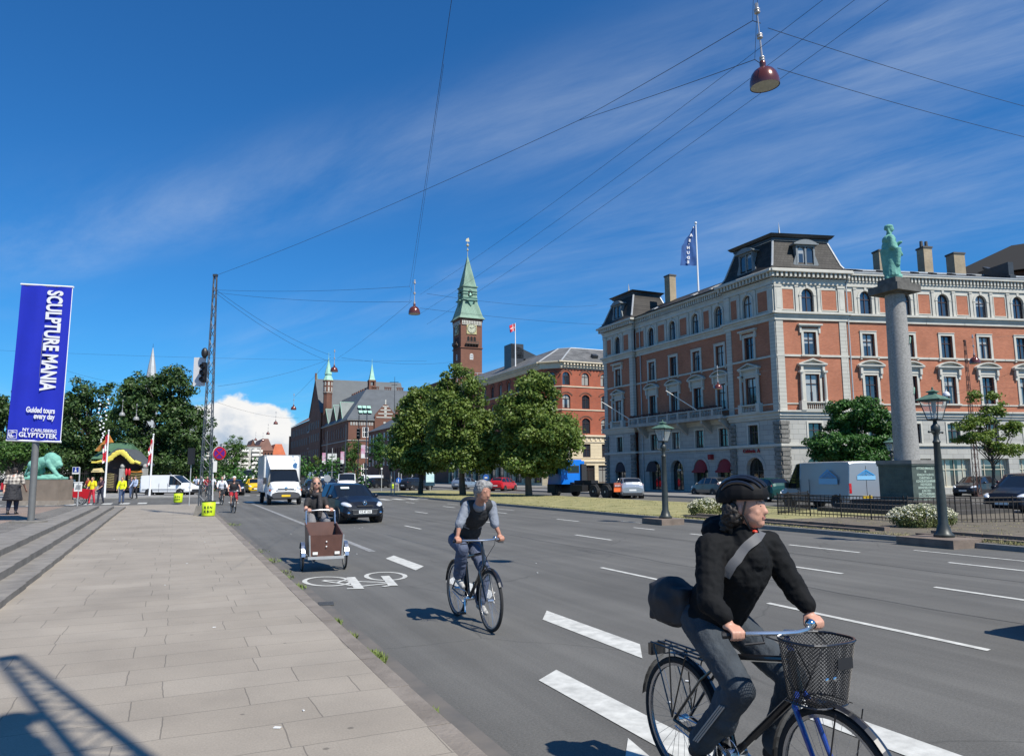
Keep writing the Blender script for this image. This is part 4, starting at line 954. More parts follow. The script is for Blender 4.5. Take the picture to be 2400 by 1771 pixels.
def flag_geo(mb, p, w, h, seed, sag=0.25, n=10, m_=8, thick=0.01, vertical=False):
 """cloth rippling along +x from a hoist at p"""
 rnd = random.Random(seed); ph = rnd.uniform(0, 6); vs = []
 for i in range(n+1):
  for j in range(m_+1):
   t = i/n; s_ = j/m_
   vs.append((p[0]+t*w*(0.86+0.06*math.sin(ph+s_*3)), p[1]+0.14*w*math.sin(t*7+ph+s_*1.4)*t**0.7, p[2]-s_*h-sag*t*t*h*0.6-0.05*math.sin(t*9+ph)))
 fs = [(i*(m_+1)+j, (i+1)*(m_+1)+j, (i+1)*(m_+1)+j+1, i*(m_+1)+j+1) for i in range(n) for j in range(m_)]
 mb.add(vs, fs)
FLAGW = mat('flag_white', (0.78, 0.77, 0.76), 0.8); FLAGR = mat('flag_red', (0.55, 0.02, 0.04), 0.8); POLEW = mat('pole_white', (0.75, 0.75, 0.74), 0.4)
def danish_flag(parent, p, w, h, seed, rot=0, sag=0.6):
 f = MB(Matrix.Translation(p) @ Matrix.Rotation(rot, 4, 'Z')); n, m_ = 14, 11
 flag_geo(f, (0, 0, 0), w, h, seed, sag, n, m_)
 for k_, fc in enumerate(f.f):
  i, j = divmod(k_, m_); f.mi[k_] = 1 if (i in (4, 5) or j in (5,)) else 0
 return f.build('flag', [FLAGR, FLAGW], parent, smooth=True)
def roof_flag():
 # tall blue house flag over the corner building
 base = at(1637, 685, 72.0); top = at(1630, 525, 72.0)
 T = thing('rooftop_flagpole', 'white flagpole on the slate roof flying a tall blue banner with white letters', 'flagpole', base, 0)
 h = top.z-base.z; m = MB(); m.cone((0, 0, -1.5), (0, 0, h), 0.11, 0.06, 10); m.sph((0, 0, h+0.1), 0.14, 8, 6); m.build('pole', POLEW, T, smooth=True)
 f = MB(); n, k_ = 8, 22; W, L = 1.65, 4.2; vs = []
 def cl(t, s_): 
  w = W*(0.10+0.62*min(1, s_*2.0)**1.2+0.28*s_)
  if 0.26 < s_ < 0.40: w *= 1.12-abs(s_-0.33)*1.0
  return (-0.10-w*t, -0.09*math.sin(t*5+s_*4)*t-0.05*math.sin(t*12+s_*9), h-0.15-s_*L-0.15*t*(1-s_))
 for i in range(n+1):
  for j in range(k_+1): vs.append(cl(i/n, j/k_))
 f.add(vs, [(i*(k_+1)+j, i*(k_+1)+j+1, (i+1)*(k_+1)+j+1, (i+1)*(k_+1)+j) for i in range(n) for j in range(k_)])
 fl = f.build('banner_cloth', mat('flag_blue', (0.03, 0.11, 0.33), 0.8, c2=(0.015, 0.06, 0.2), scale=1.2), T, smooth=True)
 lt = MB()
 for ch, s_ in (("'", 0.10), ('A', 0.27), ('S', 0.40), ('.', 0.46), ('H', 0.58), ('U', 0.71), ('D', 0.84), ('E', 0.95)):
  x, y, z = cl(0.52, s_); t = text_mb(ch, 0.40, Matrix.Translation((x, y-0.12, z)) @ Matrix.Rotation(R(90), 4, 'X') @ Matrix.Diagonal((-1, 1, 1, 1)), 0.01, 0.02); lt.v += t.v; o_ = len(lt.v)-len(t.v); lt.f += [[o_+q for q in q_] for q_ in t.f]; lt.mi += t.mi; lt.sm += t.sm
 lt.build('lettering', FLAGW, fl)
roof_flag()
def far_flag():
 base = at(1208, 830, 118); top = at(1206, 757, 118)
 T = thing('distant_flagpole', 'thin pole with a small red and white flag on the red brick building roof', 'flagpole', base, 0)
 h = top.z-base.z; m = MB(); m.cone((0, 0, -2), (0, 0, h), 0.10, 0.06, 8); m.build('pole', POLEW, T)
 danish_flag(T, (-0.05, 0, h-0.1), 1.0, 1.2, 3, R(180), 0.5)
far_flag()
# ------------------------------------------------------------------ town hall
CHU = 237.0
def town_hall():
 B = thing('town_hall', 'dark brick town hall with steep slate roofs, gables and copper topped turrets', 'building', S(50, CHU), ROT)
 def L(v, u, z): return (v-50, u-CHU, z)
 def blk(v0, v1, u0, u1, z0, z1, m, name='wall', mb=None):
  if mb is None: mb = MB(); mb.b2(v0-50, v1-50, u0-CHU, u1-CHU, z0, z1); return mb.build(name, m, B)
  mb.b2(v0-50, v1-50, u0-CHU, u1-CHU, z0, z1)
 def gab(v0, v1, u0, u1, z0, z1, axis, name, m, over=0.4):
  """ridged roof; axis 'u' = ridge runs along the street"""
  g = MB(); a, b_, c, d = v0-50-over, v1-50+over, u0-CHU-over, u1-CHU+over
  if axis == 'u': x = (a+b_)/2; g.add([(a, c, z0), (b_, c, z0), (b_, d, z0), (a, d, z0), (x, c, z1), (x, d, z1)], [(0, 4, 5, 3), (1, 2, 5, 4), (0, 1, 4), (2, 3, 5)])
  else: y = (c+d)/2; g.add([(a, c, z0), (b_, c, z0), (b_, d, z0), (a, d, z0), (a, y, z1), (b_, y, z1)], [(0, 1, 5, 4), (3, 4, 5, 2), (0, 4, 3), (1, 2, 5)])
  return g.build(name, m, B)
 eave = 19.8
 # long wing with its street front and the lit corner front
 W = MB(); Fs = frame_M((0, 80, 0), (0, -1, 0))
 hs = []
 for i in range(19): x = 2.2+i*4.1; hs += [(x-0.8, x+0.8, 14.2, 17.6), (x-0.9, x+0.9, 7.5, 11.3, 0.5), (x-0.9, x+0.9, 1.2, 5.0, 0.5)]
 W.M = Fs; wall(W, 0, 80, 0, eave, hs, 0, 0.4)
 W.M = frame_M((0, 0, 0), (1, 0, 0)); wall(W, 0, 17, 0, eave, [(4.6, 6.6, 14.0, 17.4), (4.4, 6.8, 7.3, 11.5, 1.2), (4.4, 6.8, 1.8, 5.8, 1.2)], 0, 0.4)
 W.build('wall', BR3, B)
 tr = MB(); tr.b2(-0.25, 0.1, -0.25, 80, 12.9, 13.15); tr.b2(0.1, 8.3, -0.25, 0.1, 12.9, 13.15); tr.b2(-0.5, 8.4, -0.5, 0.1, eave-0.3, eave); tr.b2(-0.5, 0.1, 0.1, 80, eave-0.3, eave)
 for i in range(9): tr.b2(0.6+i*0.85, 1.2+i*0.85, -0.1, 0.0, eave-1.9, eave-0.9)
 tr.build('stone_bands', STONE_D, B)
 fr, pn = win_meshes(1.6, 3.4, 0, ((0.33, 0.66), (0.6,)), fw=0.14, dep=0.2, bw=0.12); k1 = WinKit(fr, pn, mat('dim_white_frame', (0.36, 0.36, 0.35), 0.6), GLASS_D)
 for i in range(19): k1.put(B, Fs @ Matrix.Translation((2.2+i*4.1, 0, 14.2)))
 fr, pn = win_meshes(1.8, 3.8, 0.5, ((0.5,), (0.6,)), fw=0.14, dep=0.25, bw=0.1); k2 = WinKit(fr, pn, WFR, GLASS_D)
 for i in range(19): k2.put(B, Fs @ Matrix.Translation((2.2+i*4.1, 0, 7.5)))
 F2 = frame_M((0, 0, 0), (1, 0, 0))
 fr, pn = win_meshes(2.0, 3.4, 0, ((0.33, 0.66), (0.5,)), fw=0.22, dep=0.1, bw=0.18); WinKit(fr, pn, WHITEF, GLASS_D).put(B, F2 @ Matrix.Translation((5.6, 0, 14.0)))
 fr, pn = win_meshes(2.4, 4.2, 1.2, ((0.33, 0.66), (0.5,)), fw=0.24, dep=0.1, bw=0.2); k3 = WinKit(fr, pn, WHITEF, GLASS_D)
 k3.put(B, F2 @ Matrix.Translation((5.6, 0, 7.3))); k3.put(B, F2 @ Matrix.Translation((5.6, 0, 1.8)))
 # hipped roof of the wing
 ridge = 31.0
 r = MB(); a = [(-0.6, -0.6, eave), (24, -0.6, eave), (24, 80, eave), (-0.6, 80, eave)]; rr = [(8.2, 11, ridge), (24, 11, ridge), (8.2, 80, ridge)]
 r.add(a+rr, [(0, 1, 5, 4), (0, 4, 6, 3), (1, 2, 6, 4, 5)]); r.build('roof', SLATE3, B)
 # row of gabled dormers on the street side
 for (x0, x1, yt, yb) in ((470, 545, 885, 1010), (550, 620, 850, 980), (630, 705, 815, 950), (715, 800, 775, 915), (805, 1035, 735, 880)):
  px0, px1 = 640+x0/5.006, 640+x1/5.006; u0, z_ = PV(px1, 960, 51.5); u1, z2_ = PV(px0, 960, 51.5)
  if x1 > 1000: u0, _ = PV(640+870/5.006, 960, 51.5)
  zt = PV(px0+2, 800+yt/5.006, 51.5)[1]
  d = MB(); um = (u0+u1)/2; dx = 10 if x1 > 1000 else 7
  d.add([L(50.3, u0, eave-0.3), L(50.3, u1, eave-0.3), L(50.3, um, zt), L(50.3+dx, u0, eave-0.3), L(50.3+dx, u1, eave-0.3), L(50.3+dx, um, zt)], [(0, 1, 2)]); d.build('gable_wall', BR3, B)
  g = MB(); g.add([L(50.0, u0-0.5, eave-0.2), L(50.0, um, zt+0.4), L(50+dx, um, zt+0.4), L(50+dx, u0-0.5, eave-0.2), L(50.0, u1+0.5, eave-0.2), L(50+dx, u1+0.5, eave-0.2)], [(0, 3, 2, 1), (4, 1, 2, 5)]); gg = g.build('dormer_roof', mat('dormer_slate', (0.13, 0.155, 0.15), 0.55, var=0.12, scale=0.6), B)
  t = MB(); t.cone(L(50.0, u0-0.5, eave-0.2), L(50.0, um, zt+0.4), 0.08, 0.08, 4); t.cone(L(50.0, um, zt+0.4), L(50+dx, um, zt+0.4), 0.08, 0.08, 4); t.build('verge', COPPERL, gg)
 # crenellated hall behind
 u_ = 262.0; vA, zt = PU(865, 918, u_); vB, _ = PU(980, 918, u_); zt = 32.2
 m = MB(); m.b2(vA-50, vA-50+24, u_-CHU, u_-CHU+60, 15, zt); m.build('great_hall', BR3, B)
 mer = MB()
 for i in range(4):
  x = vA-50+1.2+i*4.6; mer.b2(x, x+2.4, u_-CHU, u_-CHU+0.6, zt, zt+0.25); mer.b2(x-0.1, x+2.5, u_-CHU-0.1, u_-CHU+0.7, zt+1.3, zt+1.55)
  for q in range(4): mer.b2(x+0.05+q*0.68, x+0.3+q*0.68, u_-CHU, u_-CHU+0.5, zt+0.25, zt+1.3)
 for i in range(16):
  y = u_-CHU+2+i*3.6; mer.b2(vA-50-0.05, vA-50+0.6, y, y+1.7, zt, zt+1.6)
 mer.build('battlements', BR3, B)
 mw = MB()
 for i in range(16): y = u_-CHU+2+i*3.6; mw.b2(vA-50-0.10, vA-50-0.05, y+0.3, y+1.4, zt+0.3, zt+1.2)
 mw.build('battlement_panels', STONE_D, B)
 def spire(px, yt, yb_, u, wpx, name_top='spire', n=4, base_y=None, m=COPPERL, kink=True, base_m=BR3):
  v, zb = PU(px, yb_, u); _, z1 = PU(px, yt, u); dist = (RF @ Vector((v, u, 0))).y; w = wpx/F_PX*dist
  s_ = MB(); prof = [(w*0.62, zb), (w*0.50, zb+w*0.25), (w*0.36, zb+(z1-zb)*0.35), (0.08, z1), (0.05, z1+2.0)] if kink else [(w*0.5, zb), (0.08, z1)]
  s_.lathe(prof, (v-50, u-CHU, 0), n=n, a0=math.pi/n); s_.build(name_top, m, B)
  return v, zb, w
 v, zb, w = spire(640+1158/5.006, 800+265/5.006, 800+455/5.006, u_+1.5, 16)
 t = MB(); zc = PU(871, 800+520/5.006, u_+1.5)[1]
 for sx_ in (-1, 1):
  for sy_ in (-1, 1): t.box((v-50+sx_*w*0.38, u_+1.5-CHU+sy_*w*0.38, (zb+zc)/2), (w*0.22, w*0.22, zb-zc))
 t.box((v-50, u_+1.5-CHU, (28+zc)/2), (w*1.0, w*1.0, zc-28)); t.box((v-50, u_+1.5-CHU, zb-0.3), (w*1.05, w*1.05, 0.6)); t.build('bell_turret', BR3, B)
 # octagonal stair turret
 u2 = 280.0; v2, zc1 = PU(769, 800+470/5.006, u2); zlow = 15; dist = (RF @ Vector((v2, u2, 0))).y; w = 22/F_PX*dist
 zo = PU(769, 800+600/5.006, u2)[1]
 t = MB(); t.lathe([(w*0.46, zlow), (w*0.46, zo-1), (w*0.52, zo), (w*0.50, zo+0.2), (w*0.50, zc1-0.5), (w*0.56, zc1), (w*0.56, zc1+0.4)], (v2-50, u2-CHU, 0), n=8, a0=math.pi/8); t.build('octagonal_turret', BR3, B)
 t = MB()
 for i in range(8):
  a = math.pi/4*i
  for zz_ in (zo+1.2, zo+3.4): t.box((v2-50+math.cos(a)*w*0.47, u2-CHU+math.sin(a)*w*0.47, zz_), (0.12, w*0.16, 1.6), Matrix.Rotation(a, 3, 'Z'))
 t.lathe([(w*0.54, zo-0.1), (w*0.54, zo+0.1)], (v2-50, u2-CHU, 0), n=8, a0=math.pi/8); t.build('turret_ornament', STONE, B)
 zs = PU(769, 800+385/5.006, u2)[1]; zt2 = PU(771, 800+190/5.006, u2)[1]
 t = MB(); t.lathe([(w*0.56, zc1+0.4), (w*0.42, zc1+1.6), (w*0.34, zc1+2.2), (w*0.34, zs-0.4), (w*0.40, zs), (w*0.10, zt2-2), (0.08, zt2), (0.05, zt2+2)], (v2-50, u2-CHU, 0), n=8, a0=math.pi/8); t.build('spire', COPPERL, B)
 # tall gabled wing across the street line
 ug0, zr0 = PV(756, 982, 50); ug0 = 284.0; gz = 33.0
 m = MB(); m.b2(-0.6, 30, 284-CHU, 300-CHU, 0, 25.5); m.build('cross_wing', BR3, B)
 gtop = PV(713, 915, 50)
 g = MB(); y0_, y1_ = 284-CHU-0.5, 310-CHU; yr = (y0_+y1_)/2; zr = 40.0
 g.add([(-1.0, y0_, 25.5), (34, y0_, 25.5), (34, yr, zr), (-1.0, yr, zr), (-1.0, y1_, 25.5), (34, y1_, 25.5)], [(0, 1, 2, 3), (3, 2, 5, 4)]); g.build('roof', mat('gable_slate', (0.09, 0.10, 0.105), 0.55, var=0.1, scale=0.3), B)
 g = MB(); g.add([(-0.7, y0_, 0), (-0.7, y1_, 0), (-0.7, y1_, 25.5), (-0.7, yr, zr), (-0.7, y0_, 25.5)], [(0, 1, 2, 3, 4)]); g.box((-0.8, yr, zr+0.8), (0.6, 0.6, 3)); g.build('gable_wall', BR3, B)
 m = MB(); m.b2(0.5, 30, 310-CHU, 372-CHU, 0, 25.0); m.b2(0, 30, 372-CHU, 374-CHU, 0, 21); m.add([(0, 310-CHU, 25), (0, 372-CHU, 25), (10, 366-CHU, 31), (10, 310-CHU, 31)], [(0, 1, 2, 3)]); m.build('north_wing', BR3, B)
 wn = MB()
 for y in [50+i*5.0 for i in range(17)]:
  for z in (3, 9, 15, 20): wn.b2(-0.78 if y < 73 else 0.42, -0.70 if y < 73 else 0.5, y, y+1.8, z, z+3)
 wn.build('window_rows', mat('dim_panes', (0.05, 0.052, 0.055), 0.6), B)
 spire(640+512/5.006, 800+375/5.006, 800+540/5.006, 300, 10, m=COPPER)
 # small stepped gable beside the lit corner
 m = MB(); x0, x1 = 8.4, 15.4; z0 = PU(885, 800+860/5.006, CHU)[1]; z1 = PU(897, 800+740/5.006, CHU)[1]; xm = (x0+x1)/2
 m.prism([(x0, -0.6, 0), (x1, -0.6, 0), (x1, -0.6, z0), (xm+0.5, -0.6, z1), (xm-0.5, -0.6, z1), (x0, -0.6, z0)], (0, 0.5, 0)); gw = m.build('stepped_gable', BR3, B)
 m = MB()
 for i, hw in enumerate((3.0, 2.4, 1.7, 1.0)): m.b2(xm-hw, xm+hw, -0.72, -0.6, z0-1.0+i*1.2, z0-0.65+i*1.2)
 m.b2(xm-0.4, xm+0.4, -0.72, -0.6, z0-0.5, z0+2.8); m.b2(xm-0.2, xm+0.2, -0.7, -0.3, z1, z1+1.6); m.b2(xm+0.9, xm+2.0, -0.72, -0.6, z0-4.6, z0-2.2); m.b2(xm-0.6, xm+0.2, -0.72, -0.6, z0-2.9, z0-2.3); m.build('gable_ornament', STONE, gw)
 m = MB(); m.b2(15.4, 22, -0.3, 0.3, 0, eave+3.5)
 for i in range(4): m.b2(15.6+i*1.7, 16.6+i*1.7, -0.4, 0.3, eave+3.5, eave+4.6)
 m.build('parapet', BR3, B)
 g = MB()
 for i in range(3):
  for j in range(2): g.box((4.2+i*1.5, 1.3+j*1.5+0.0, eave+2.6+j*1.7), (1.2, 1.2, 0.15), Matrix.Rotation(R(44), 3, 'X'))
 g.build('skylight', COPPERL, B)
town_hall()
def tower():
 # clock tower, a little over a hundred metres tall
 P = at(1095, 1100, 317); P.z = 0; w = 9.8
 rz = ROT
 T = thing('clock_tower', 'tall brown brick clock tower with a green copper spire rising above the trees', 'tower', P, rz)
 def Z(py): return at(1095, py, 317).z
 ze = Z(750); hw = w/2
 b = MB(); b.b2(-hw, hw, -hw, hw, 0, ze-1.6); b.b2(-hw-0.25, hw+0.25, -hw-0.25, hw+0.25, ze-1.6, ze); b.b2(-hw-0.35, hw+0.35, -hw-0.35, hw+0.35, Z(820), Z(818)); b.build('shaft', brick_mat('tower_brick', (0.21, 0.095, 0.062), (0.18, 0.08, 0.055), (0.16, 0.1, 0.08), 1.0, 0.4, 0.03, plane='AZ', big=0.15, var=0.15), T)
 o = MB()
 for F in (frame_M((0, -hw, 0), (1, 0, 0)), frame_M((-hw, 0, 0), (0, -1, 0))):
  o.M = F
  for i in range(12): x = -hw+0.7+i*(w-1.4)/11; o.b2(x-0.26, x+0.26, -0.36, -0.2, Z(764), Z(757))
  o.b2(-hw+0.4, hw-0.4, -0.34, -0.2, Z(766.5), Z(765))
 o.build('white_frieze', STONE, T)
 for F in (frame_M((0, -hw, 0), (1, 0, 0)), frame_M((-hw, 0, 0), (0, -1, 0))):
  zc = Z(775); r = 2.15; c = MB(F); c.b2(-r-0.15, r+0.15, -0.28, 0, Z(787.5), Z(764)); cl = c.build('clock', mat('clock_gold', (0.45, 0.40, 0.20), 0.6, var=0.2, scale=1), T)
  d = MB(F); d.lathe([(1.95, -0.36), (1.95, -0.26)], (0, 0, zc), 28, 'Y'); d.lathe([(0.9, -0.40), (0.9, -0.35)], (0, 0, zc), 20, 'Y'); d.build('clock_face', mat('clock_pale', (0.55, 0.55, 0.42), 0.6, c2=(0.32, 0.34, 0.22), scale=2.5), cl)
  h = MB(F); DKC = mat('clock_dark', (0.03, 0.03, 0.03), 0.5)
  h.tube([(0, -0.45, zc), (1.25, -0.45, zc+0.75)], 0.09, 4); h.tube([(0, -0.45, zc), (-0.95, -0.45, zc+0.5)], 0.12, 4)
  for i in range(12): a = math.pi/6*i; h.box((1.62*math.cos(a), -0.4, zc+1.62*math.sin(a)), (0.1, 0.08, 0.42), Matrix.Rotation(math.pi/2-a, 3, 'Y'))
  h.tube([(2.0*math.cos(a*0.2243995), -0.38, zc+2.0*math.sin(a*0.2243995)) for a in range(28)], 0.07, 4, closed=True); h.build('clock_hands', DKC, cl)
  # belfry openings, balcony on brackets, small window
  k_ = MB(F)
  for i in (-1, 0, 1): q = outline(-0.55+i*1.45, 0.55+i*1.45, Z(805), Z(793), 0.5); k_.add([(x, -0.03, z) for x, z in q], [tuple(range(len(q)))])
  k_.build('belfry_opening', mat('void_dark', (0.01, 0.01, 0.01), 0.9), T)
  g = MB(F); g.b2(-2.9, 2.9, -1.3, 0, Z(811), Z(809.5)); g.b2(-2.9, 2.9, -1.35, -1.15, Z(806), Z(805))
  for i in range(8): g.b2(-2.8+i*0.78, -2.6+i*0.78, -1.3, -1.15, Z(810), Z(806))
  for i in range(5): g.prism([(-2.7+i*1.3, 0, Z(820)), (-2.7+i*1.3, -1.2, Z(811)), (-2.7+i*1.3, 0, Z(811))], (0.4, 0, 0))
  g.build('balcony', mat('tower_dark', (0.10, 0.075, 0.06), 0.8), T)
  fr, pn = win_meshes(1.5, 2.6, 0.7, ((0.5,), (0.5,)), fw=0.25, dep=-0.05, bw=0.2); WinKit(fr, pn, WHITEF, GLASS_D).put(T, F @ Matrix.Translation((0, 0, Z(846))))
 s = MB(); prof = [(hw+1.1, ze-0.3), (hw+0.3, ze+0.9), (hw-0.7, ze+4.6), (hw-1.4, Z(714)), (hw-1.6, Z(706)), (hw-1.75, Z(678)), (hw-1.3, Z(676)), (hw-1.3, Z(674)), (hw-1.9, Z(673)), (0.35, Z(606)), (0.12, Z(600))]
 s.lathe([(r*math.sqrt(2), z) for r, z in prof], (0, 0, 0), 4, a0=math.pi/4); s.build('copper_spire', brick_mat('copper_sheets', (0.25, 0.36, 0.28), (0.19, 0.29, 0.22), (0.12, 0.18, 0.14), 0.7, 60, 0.06, plane='AZ', big=0.15, var=0.25), T)
 for F in (frame_M((0, -(hw-1.65), 0), (1, 0, 0)), frame_M((-(hw-1.65), 0, 0), (0, -1, 0))):
  k_ = MB(F); q = outline(-1.0, 1.0, Z(698), Z(683), 1.0); k_.add([(x, -0.12, z) for x, z in q], [tuple(range(len(q)))]); k_.build('bell_opening', mat('void_dark'), T)
  k_ = MB(F); zb = Z(697); k_.lathe([(0.65, zb), (0.5, zb+0.3), (0.4, zb+1.0), (0.15, zb+1.4)], (0, -0.2, 0), 10); k_.build('bell', COPPERL, T, smooth=True)
  k_ = MB(F); k_.b2(-3.4, 3.4, -0.6, 0, Z(707), Z(705)); k_.b2(-2.2, 2.2, -1.5, 0, Z(709), Z(707)); k_.prism([(-1.4, -0.1, Z(709)), (1.4, -0.1, Z(709)), (0, -0.1, Z(722))], (0, -1.0, 0))
  for zz_ in (701, 692, 686): k_.b2(-3.4, 3.4, -0.3, 0, Z(zz_)-0.1, Z(zz_)+0.1)
  k_.build('gallery', COPPER, T)
 f = MB(); zz_ = Z(600); f.cone((0, 0, zz_-1), (0, 0, Z(566)), 0.13, 0.07, 6); f.sph((0, 0, Z(586)), 0.5, 8, 6); f.sph((0, 0, Z(575)), 0.7, 8, 6); f.prism([(-0.9, 0, Z(566)), (0.9, 0, Z(566)), (0.5, 0, Z(557)), (-0.6, 0, Z(560))], (0, 0.1, 0)); f.build('weather_vane', mat('vane_gold', (0.5, 0.45, 0.3), 0.5, 0.3), T)
tower()
# ------------------------------------------------------------------ far end of the street
def plain_block(name, label, v0, v1, u0, u1, h, wm, rm, rows, cols, rh=3.0, hip=False, gable=False, balc=False, loc_only=False, cat='building'):
 B = thing(name, label, cat, S(v0, u0), ROT); w, d = v1-v0, u1-u0
 m = MB(); m.b2(0, w, 0, d, 0, h); m.build('wall', wm, B)
 r = MB()
 if gable:
  r.add([(-.3, -.3, h), (w+.3, -.3, h), (w+.3, d, h), (-.3, d, h), (w/2, -.3, h+rh), (w/2, d, h+rh)], [(0, 4, 5, 3), (1, 2, 5, 4)]); 
  g = MB(); g.add([(0, 0, h), (w, 0, h), (w/2, 0, h+rh-0.2)], [(0, 1, 2)]); g.build('gable', wm, B)
 elif rh: i = min(w, d)*0.3; r.add([(-.3, -.3, h), (w+.3, -.3, h), (w+.3, d+.3, h), (-.3, d+.3, h), (i, i, h+rh), (w-i, i, h+rh), (w-i, d-i, h+rh), (i, d-i, h+rh)], [(0, 1, 5, 4), (1, 2, 6, 5), (2, 3, 7, 6), (3, 0, 4, 7), (4, 5, 6, 7)])
 else: r.b2(-.3, w+.3, -.3, d+.3, h, h+.4)
 r.build('roof', rm, B)
 wp = MB(); k_ = 0
 for F, LL, cc in ((frame_M((0, 0, 0), (1, 0, 0)), w, cols), (frame_M((w, 0, 0), (0, 1, 0)), d, cols)):
  wp = MB(F)
  for i in range(rows):
   z = 1.5+(h-2)/rows*i
   for j in range(cc):
    x = (j+0.5)*LL/cc; wp.b2(x-LL/cc*0.25, x+LL/cc*0.25, -0.05, 0.02, z+0.4, z+(h-2)/rows*0.75)
  wp.build('window_rows', GLASS_D, B)
  if balc:
   bb = MB(F)
   for i in range(rows):
    z = 1.5+(h-2)/rows*i
    for j in range(2): bb.b2(LL*(0.08+0.5*j), LL*(0.42+0.5*j), -1.2, -0.05, z-0.1, z+1.0)
   bb.build('balcony_fronts', WHITEF, B)
 return B
WREN = mat('white_render', (0.60, 0.58, 0.53), 0.85, var=0.08, scale=0.2); GREN = mat('grey_render', (0.42, 0.42, 0.40), 0.85, var=0.1, scale=0.2); RTILE = mat('red_tiles', (0.45, 0.12, 0.05), 0.8, var=0.15, scale=0.5); DTILE = mat('brown_tiles', (0.16, 0.08, 0.06), 0.8, var=0.15, scale=0.5)
def low_dark():
 B = thing('low_brick_building', 'low dark brick building with slate roof, half hidden behind the big trees', 'building', S(52, 168), ROT)
 m = MB(); m.b2(0, 40, 0, 50, 0, 14.5); m.build('wall', BR3, B)
 r = MB(); r.add([(-.5, -.5, 14.4), (40, -.5, 14.4), (40, 50, 14.4), (-.5, 50, 14.4), (12, 12, 21.5), (30, 12, 21.5), (30, 45, 21.5), (12, 45, 21.5)], [(0, 1, 5, 4), (1, 2, 6, 5), (2, 3, 7, 6), (3, 0, 4, 7), (4, 5, 6, 7)]); r.build('roof', SLATE3, B)
 fr, pn = win_meshes(1.4, 2.2, 0, ((0.5,), (0.6,)), fw=0.12, dep=-0.05); k_ = WinKit(fr, pn, WHITEF, GLASS_D); F = frame_M((0, 50, 0), (0, -1, 0))
 for z in (4.5, 8, 11.2):
  for i in range(12): k_.put(B, F @ Matrix.Translation((2.5+i*4.05, 0, z)))
low_dark()
def far_street():
 # left side of the street beyond the park, seen end on; heights read from the picture's far skyline
 def b(name, label, pxa, pxb, ytop, u, dep, *a, **k):
  va, z = PU(pxa, ytop, u); vb, _ = PU(pxb, ytop, u); return plain_block(name, label, va, vb, u, u+dep, z, *a, **k)
 b('white_apartment_block', 'white rendered apartment block at the far left of the street behind street trees', 478, 566, 1056, 330, 40, WREN, GREN, 7, 9, rh=0)
 b('balcony_apartment_block', 'pale apartment block with stacked white balconies far down the street', 562, 612, 1045, 345, 50, GREN, DTILE, 7, 4, rh=0, balc=True)
 b('gabled_brick_block', 'brick block with brown pointed gable at the far end of the street', 578, 606, 1068, 420, 30, BR3, DTILE, 6, 4, rh=9, gable=True)
 b('brown_roofed_block', 'large brick block with dull red roof at the far end of the street', 604, 640, 1056, 440, 40, BR3, DTILE, 6, 5, rh=7)
 b('orange_roofed_block', 'low building with bright orange tiled roof left of the town hall', 634, 672, 1075, 460, 40, GREN, RTILE, 5, 5, rh=9, gable=False)
 b('small_white_block', 'small white building touching the town hall in the distance', 664, 684, 1072, 480, 20, WREN, GREN, 5, 3, rh=1.5)
 b('beige_distant_block', 'beige distant block under the cumulus cloud', 520, 560, 1040, 560, 40, GREN, GREN, 8, 5, rh=0)
 # spire beyond the park trees and the dark roof at the right edge
 P = at(342, 1100, 260); P.z = 0
 T = thing('slender_spire', 'slender white and grey spire tip above the park trees', 'spire', P, 0.3)
 s = MB(); z0, z1 = at(342, 870, 260).z, at(342, 815, 260).z; s.lathe([(2.6, 0), (2.6, z0-6), (2.2, z0-5.5), (1.2, z0+2), (0.1, z1)], n=8); s.build('spire', LEAD, T)
 s = MB(); s.cone((0, 0, z1-0.3), (0, 0, z1+1.5), 0.08, 0.04, 6); s.build('spire_tip', ROOFD, T)
 bp = at(2330, 700, 78); 
 T = thing('dark_roofed_hall', 'tall building with dark overhanging roof behind the chimneys at the right edge', 'building', S(uv(bp)[0], uv(bp)[1]), R(-35))
 m = MB(); m.b2(-4.2, 22, 0, 16, 0, 23.4); m.build('wall', BR3, T)
 m = MB(); m.add([(-5.2, -1.0, 23.0), (23, -1.0, 23.0), (23, 17, 23.0), (-5.2, 17, 23.0), (2, 6, 27.5), (18, 6, 27.5)], [(0, 1, 5, 4), (1, 2, 5), (2, 3, 4, 5), (3, 0, 4), (3, 2, 1, 0)]); m.build('roof', mat('tar_roof', (0.012, 0.011, 0.010), 0.9), T)  # shade under the overhang painted over the whole roof as near black
far_street()
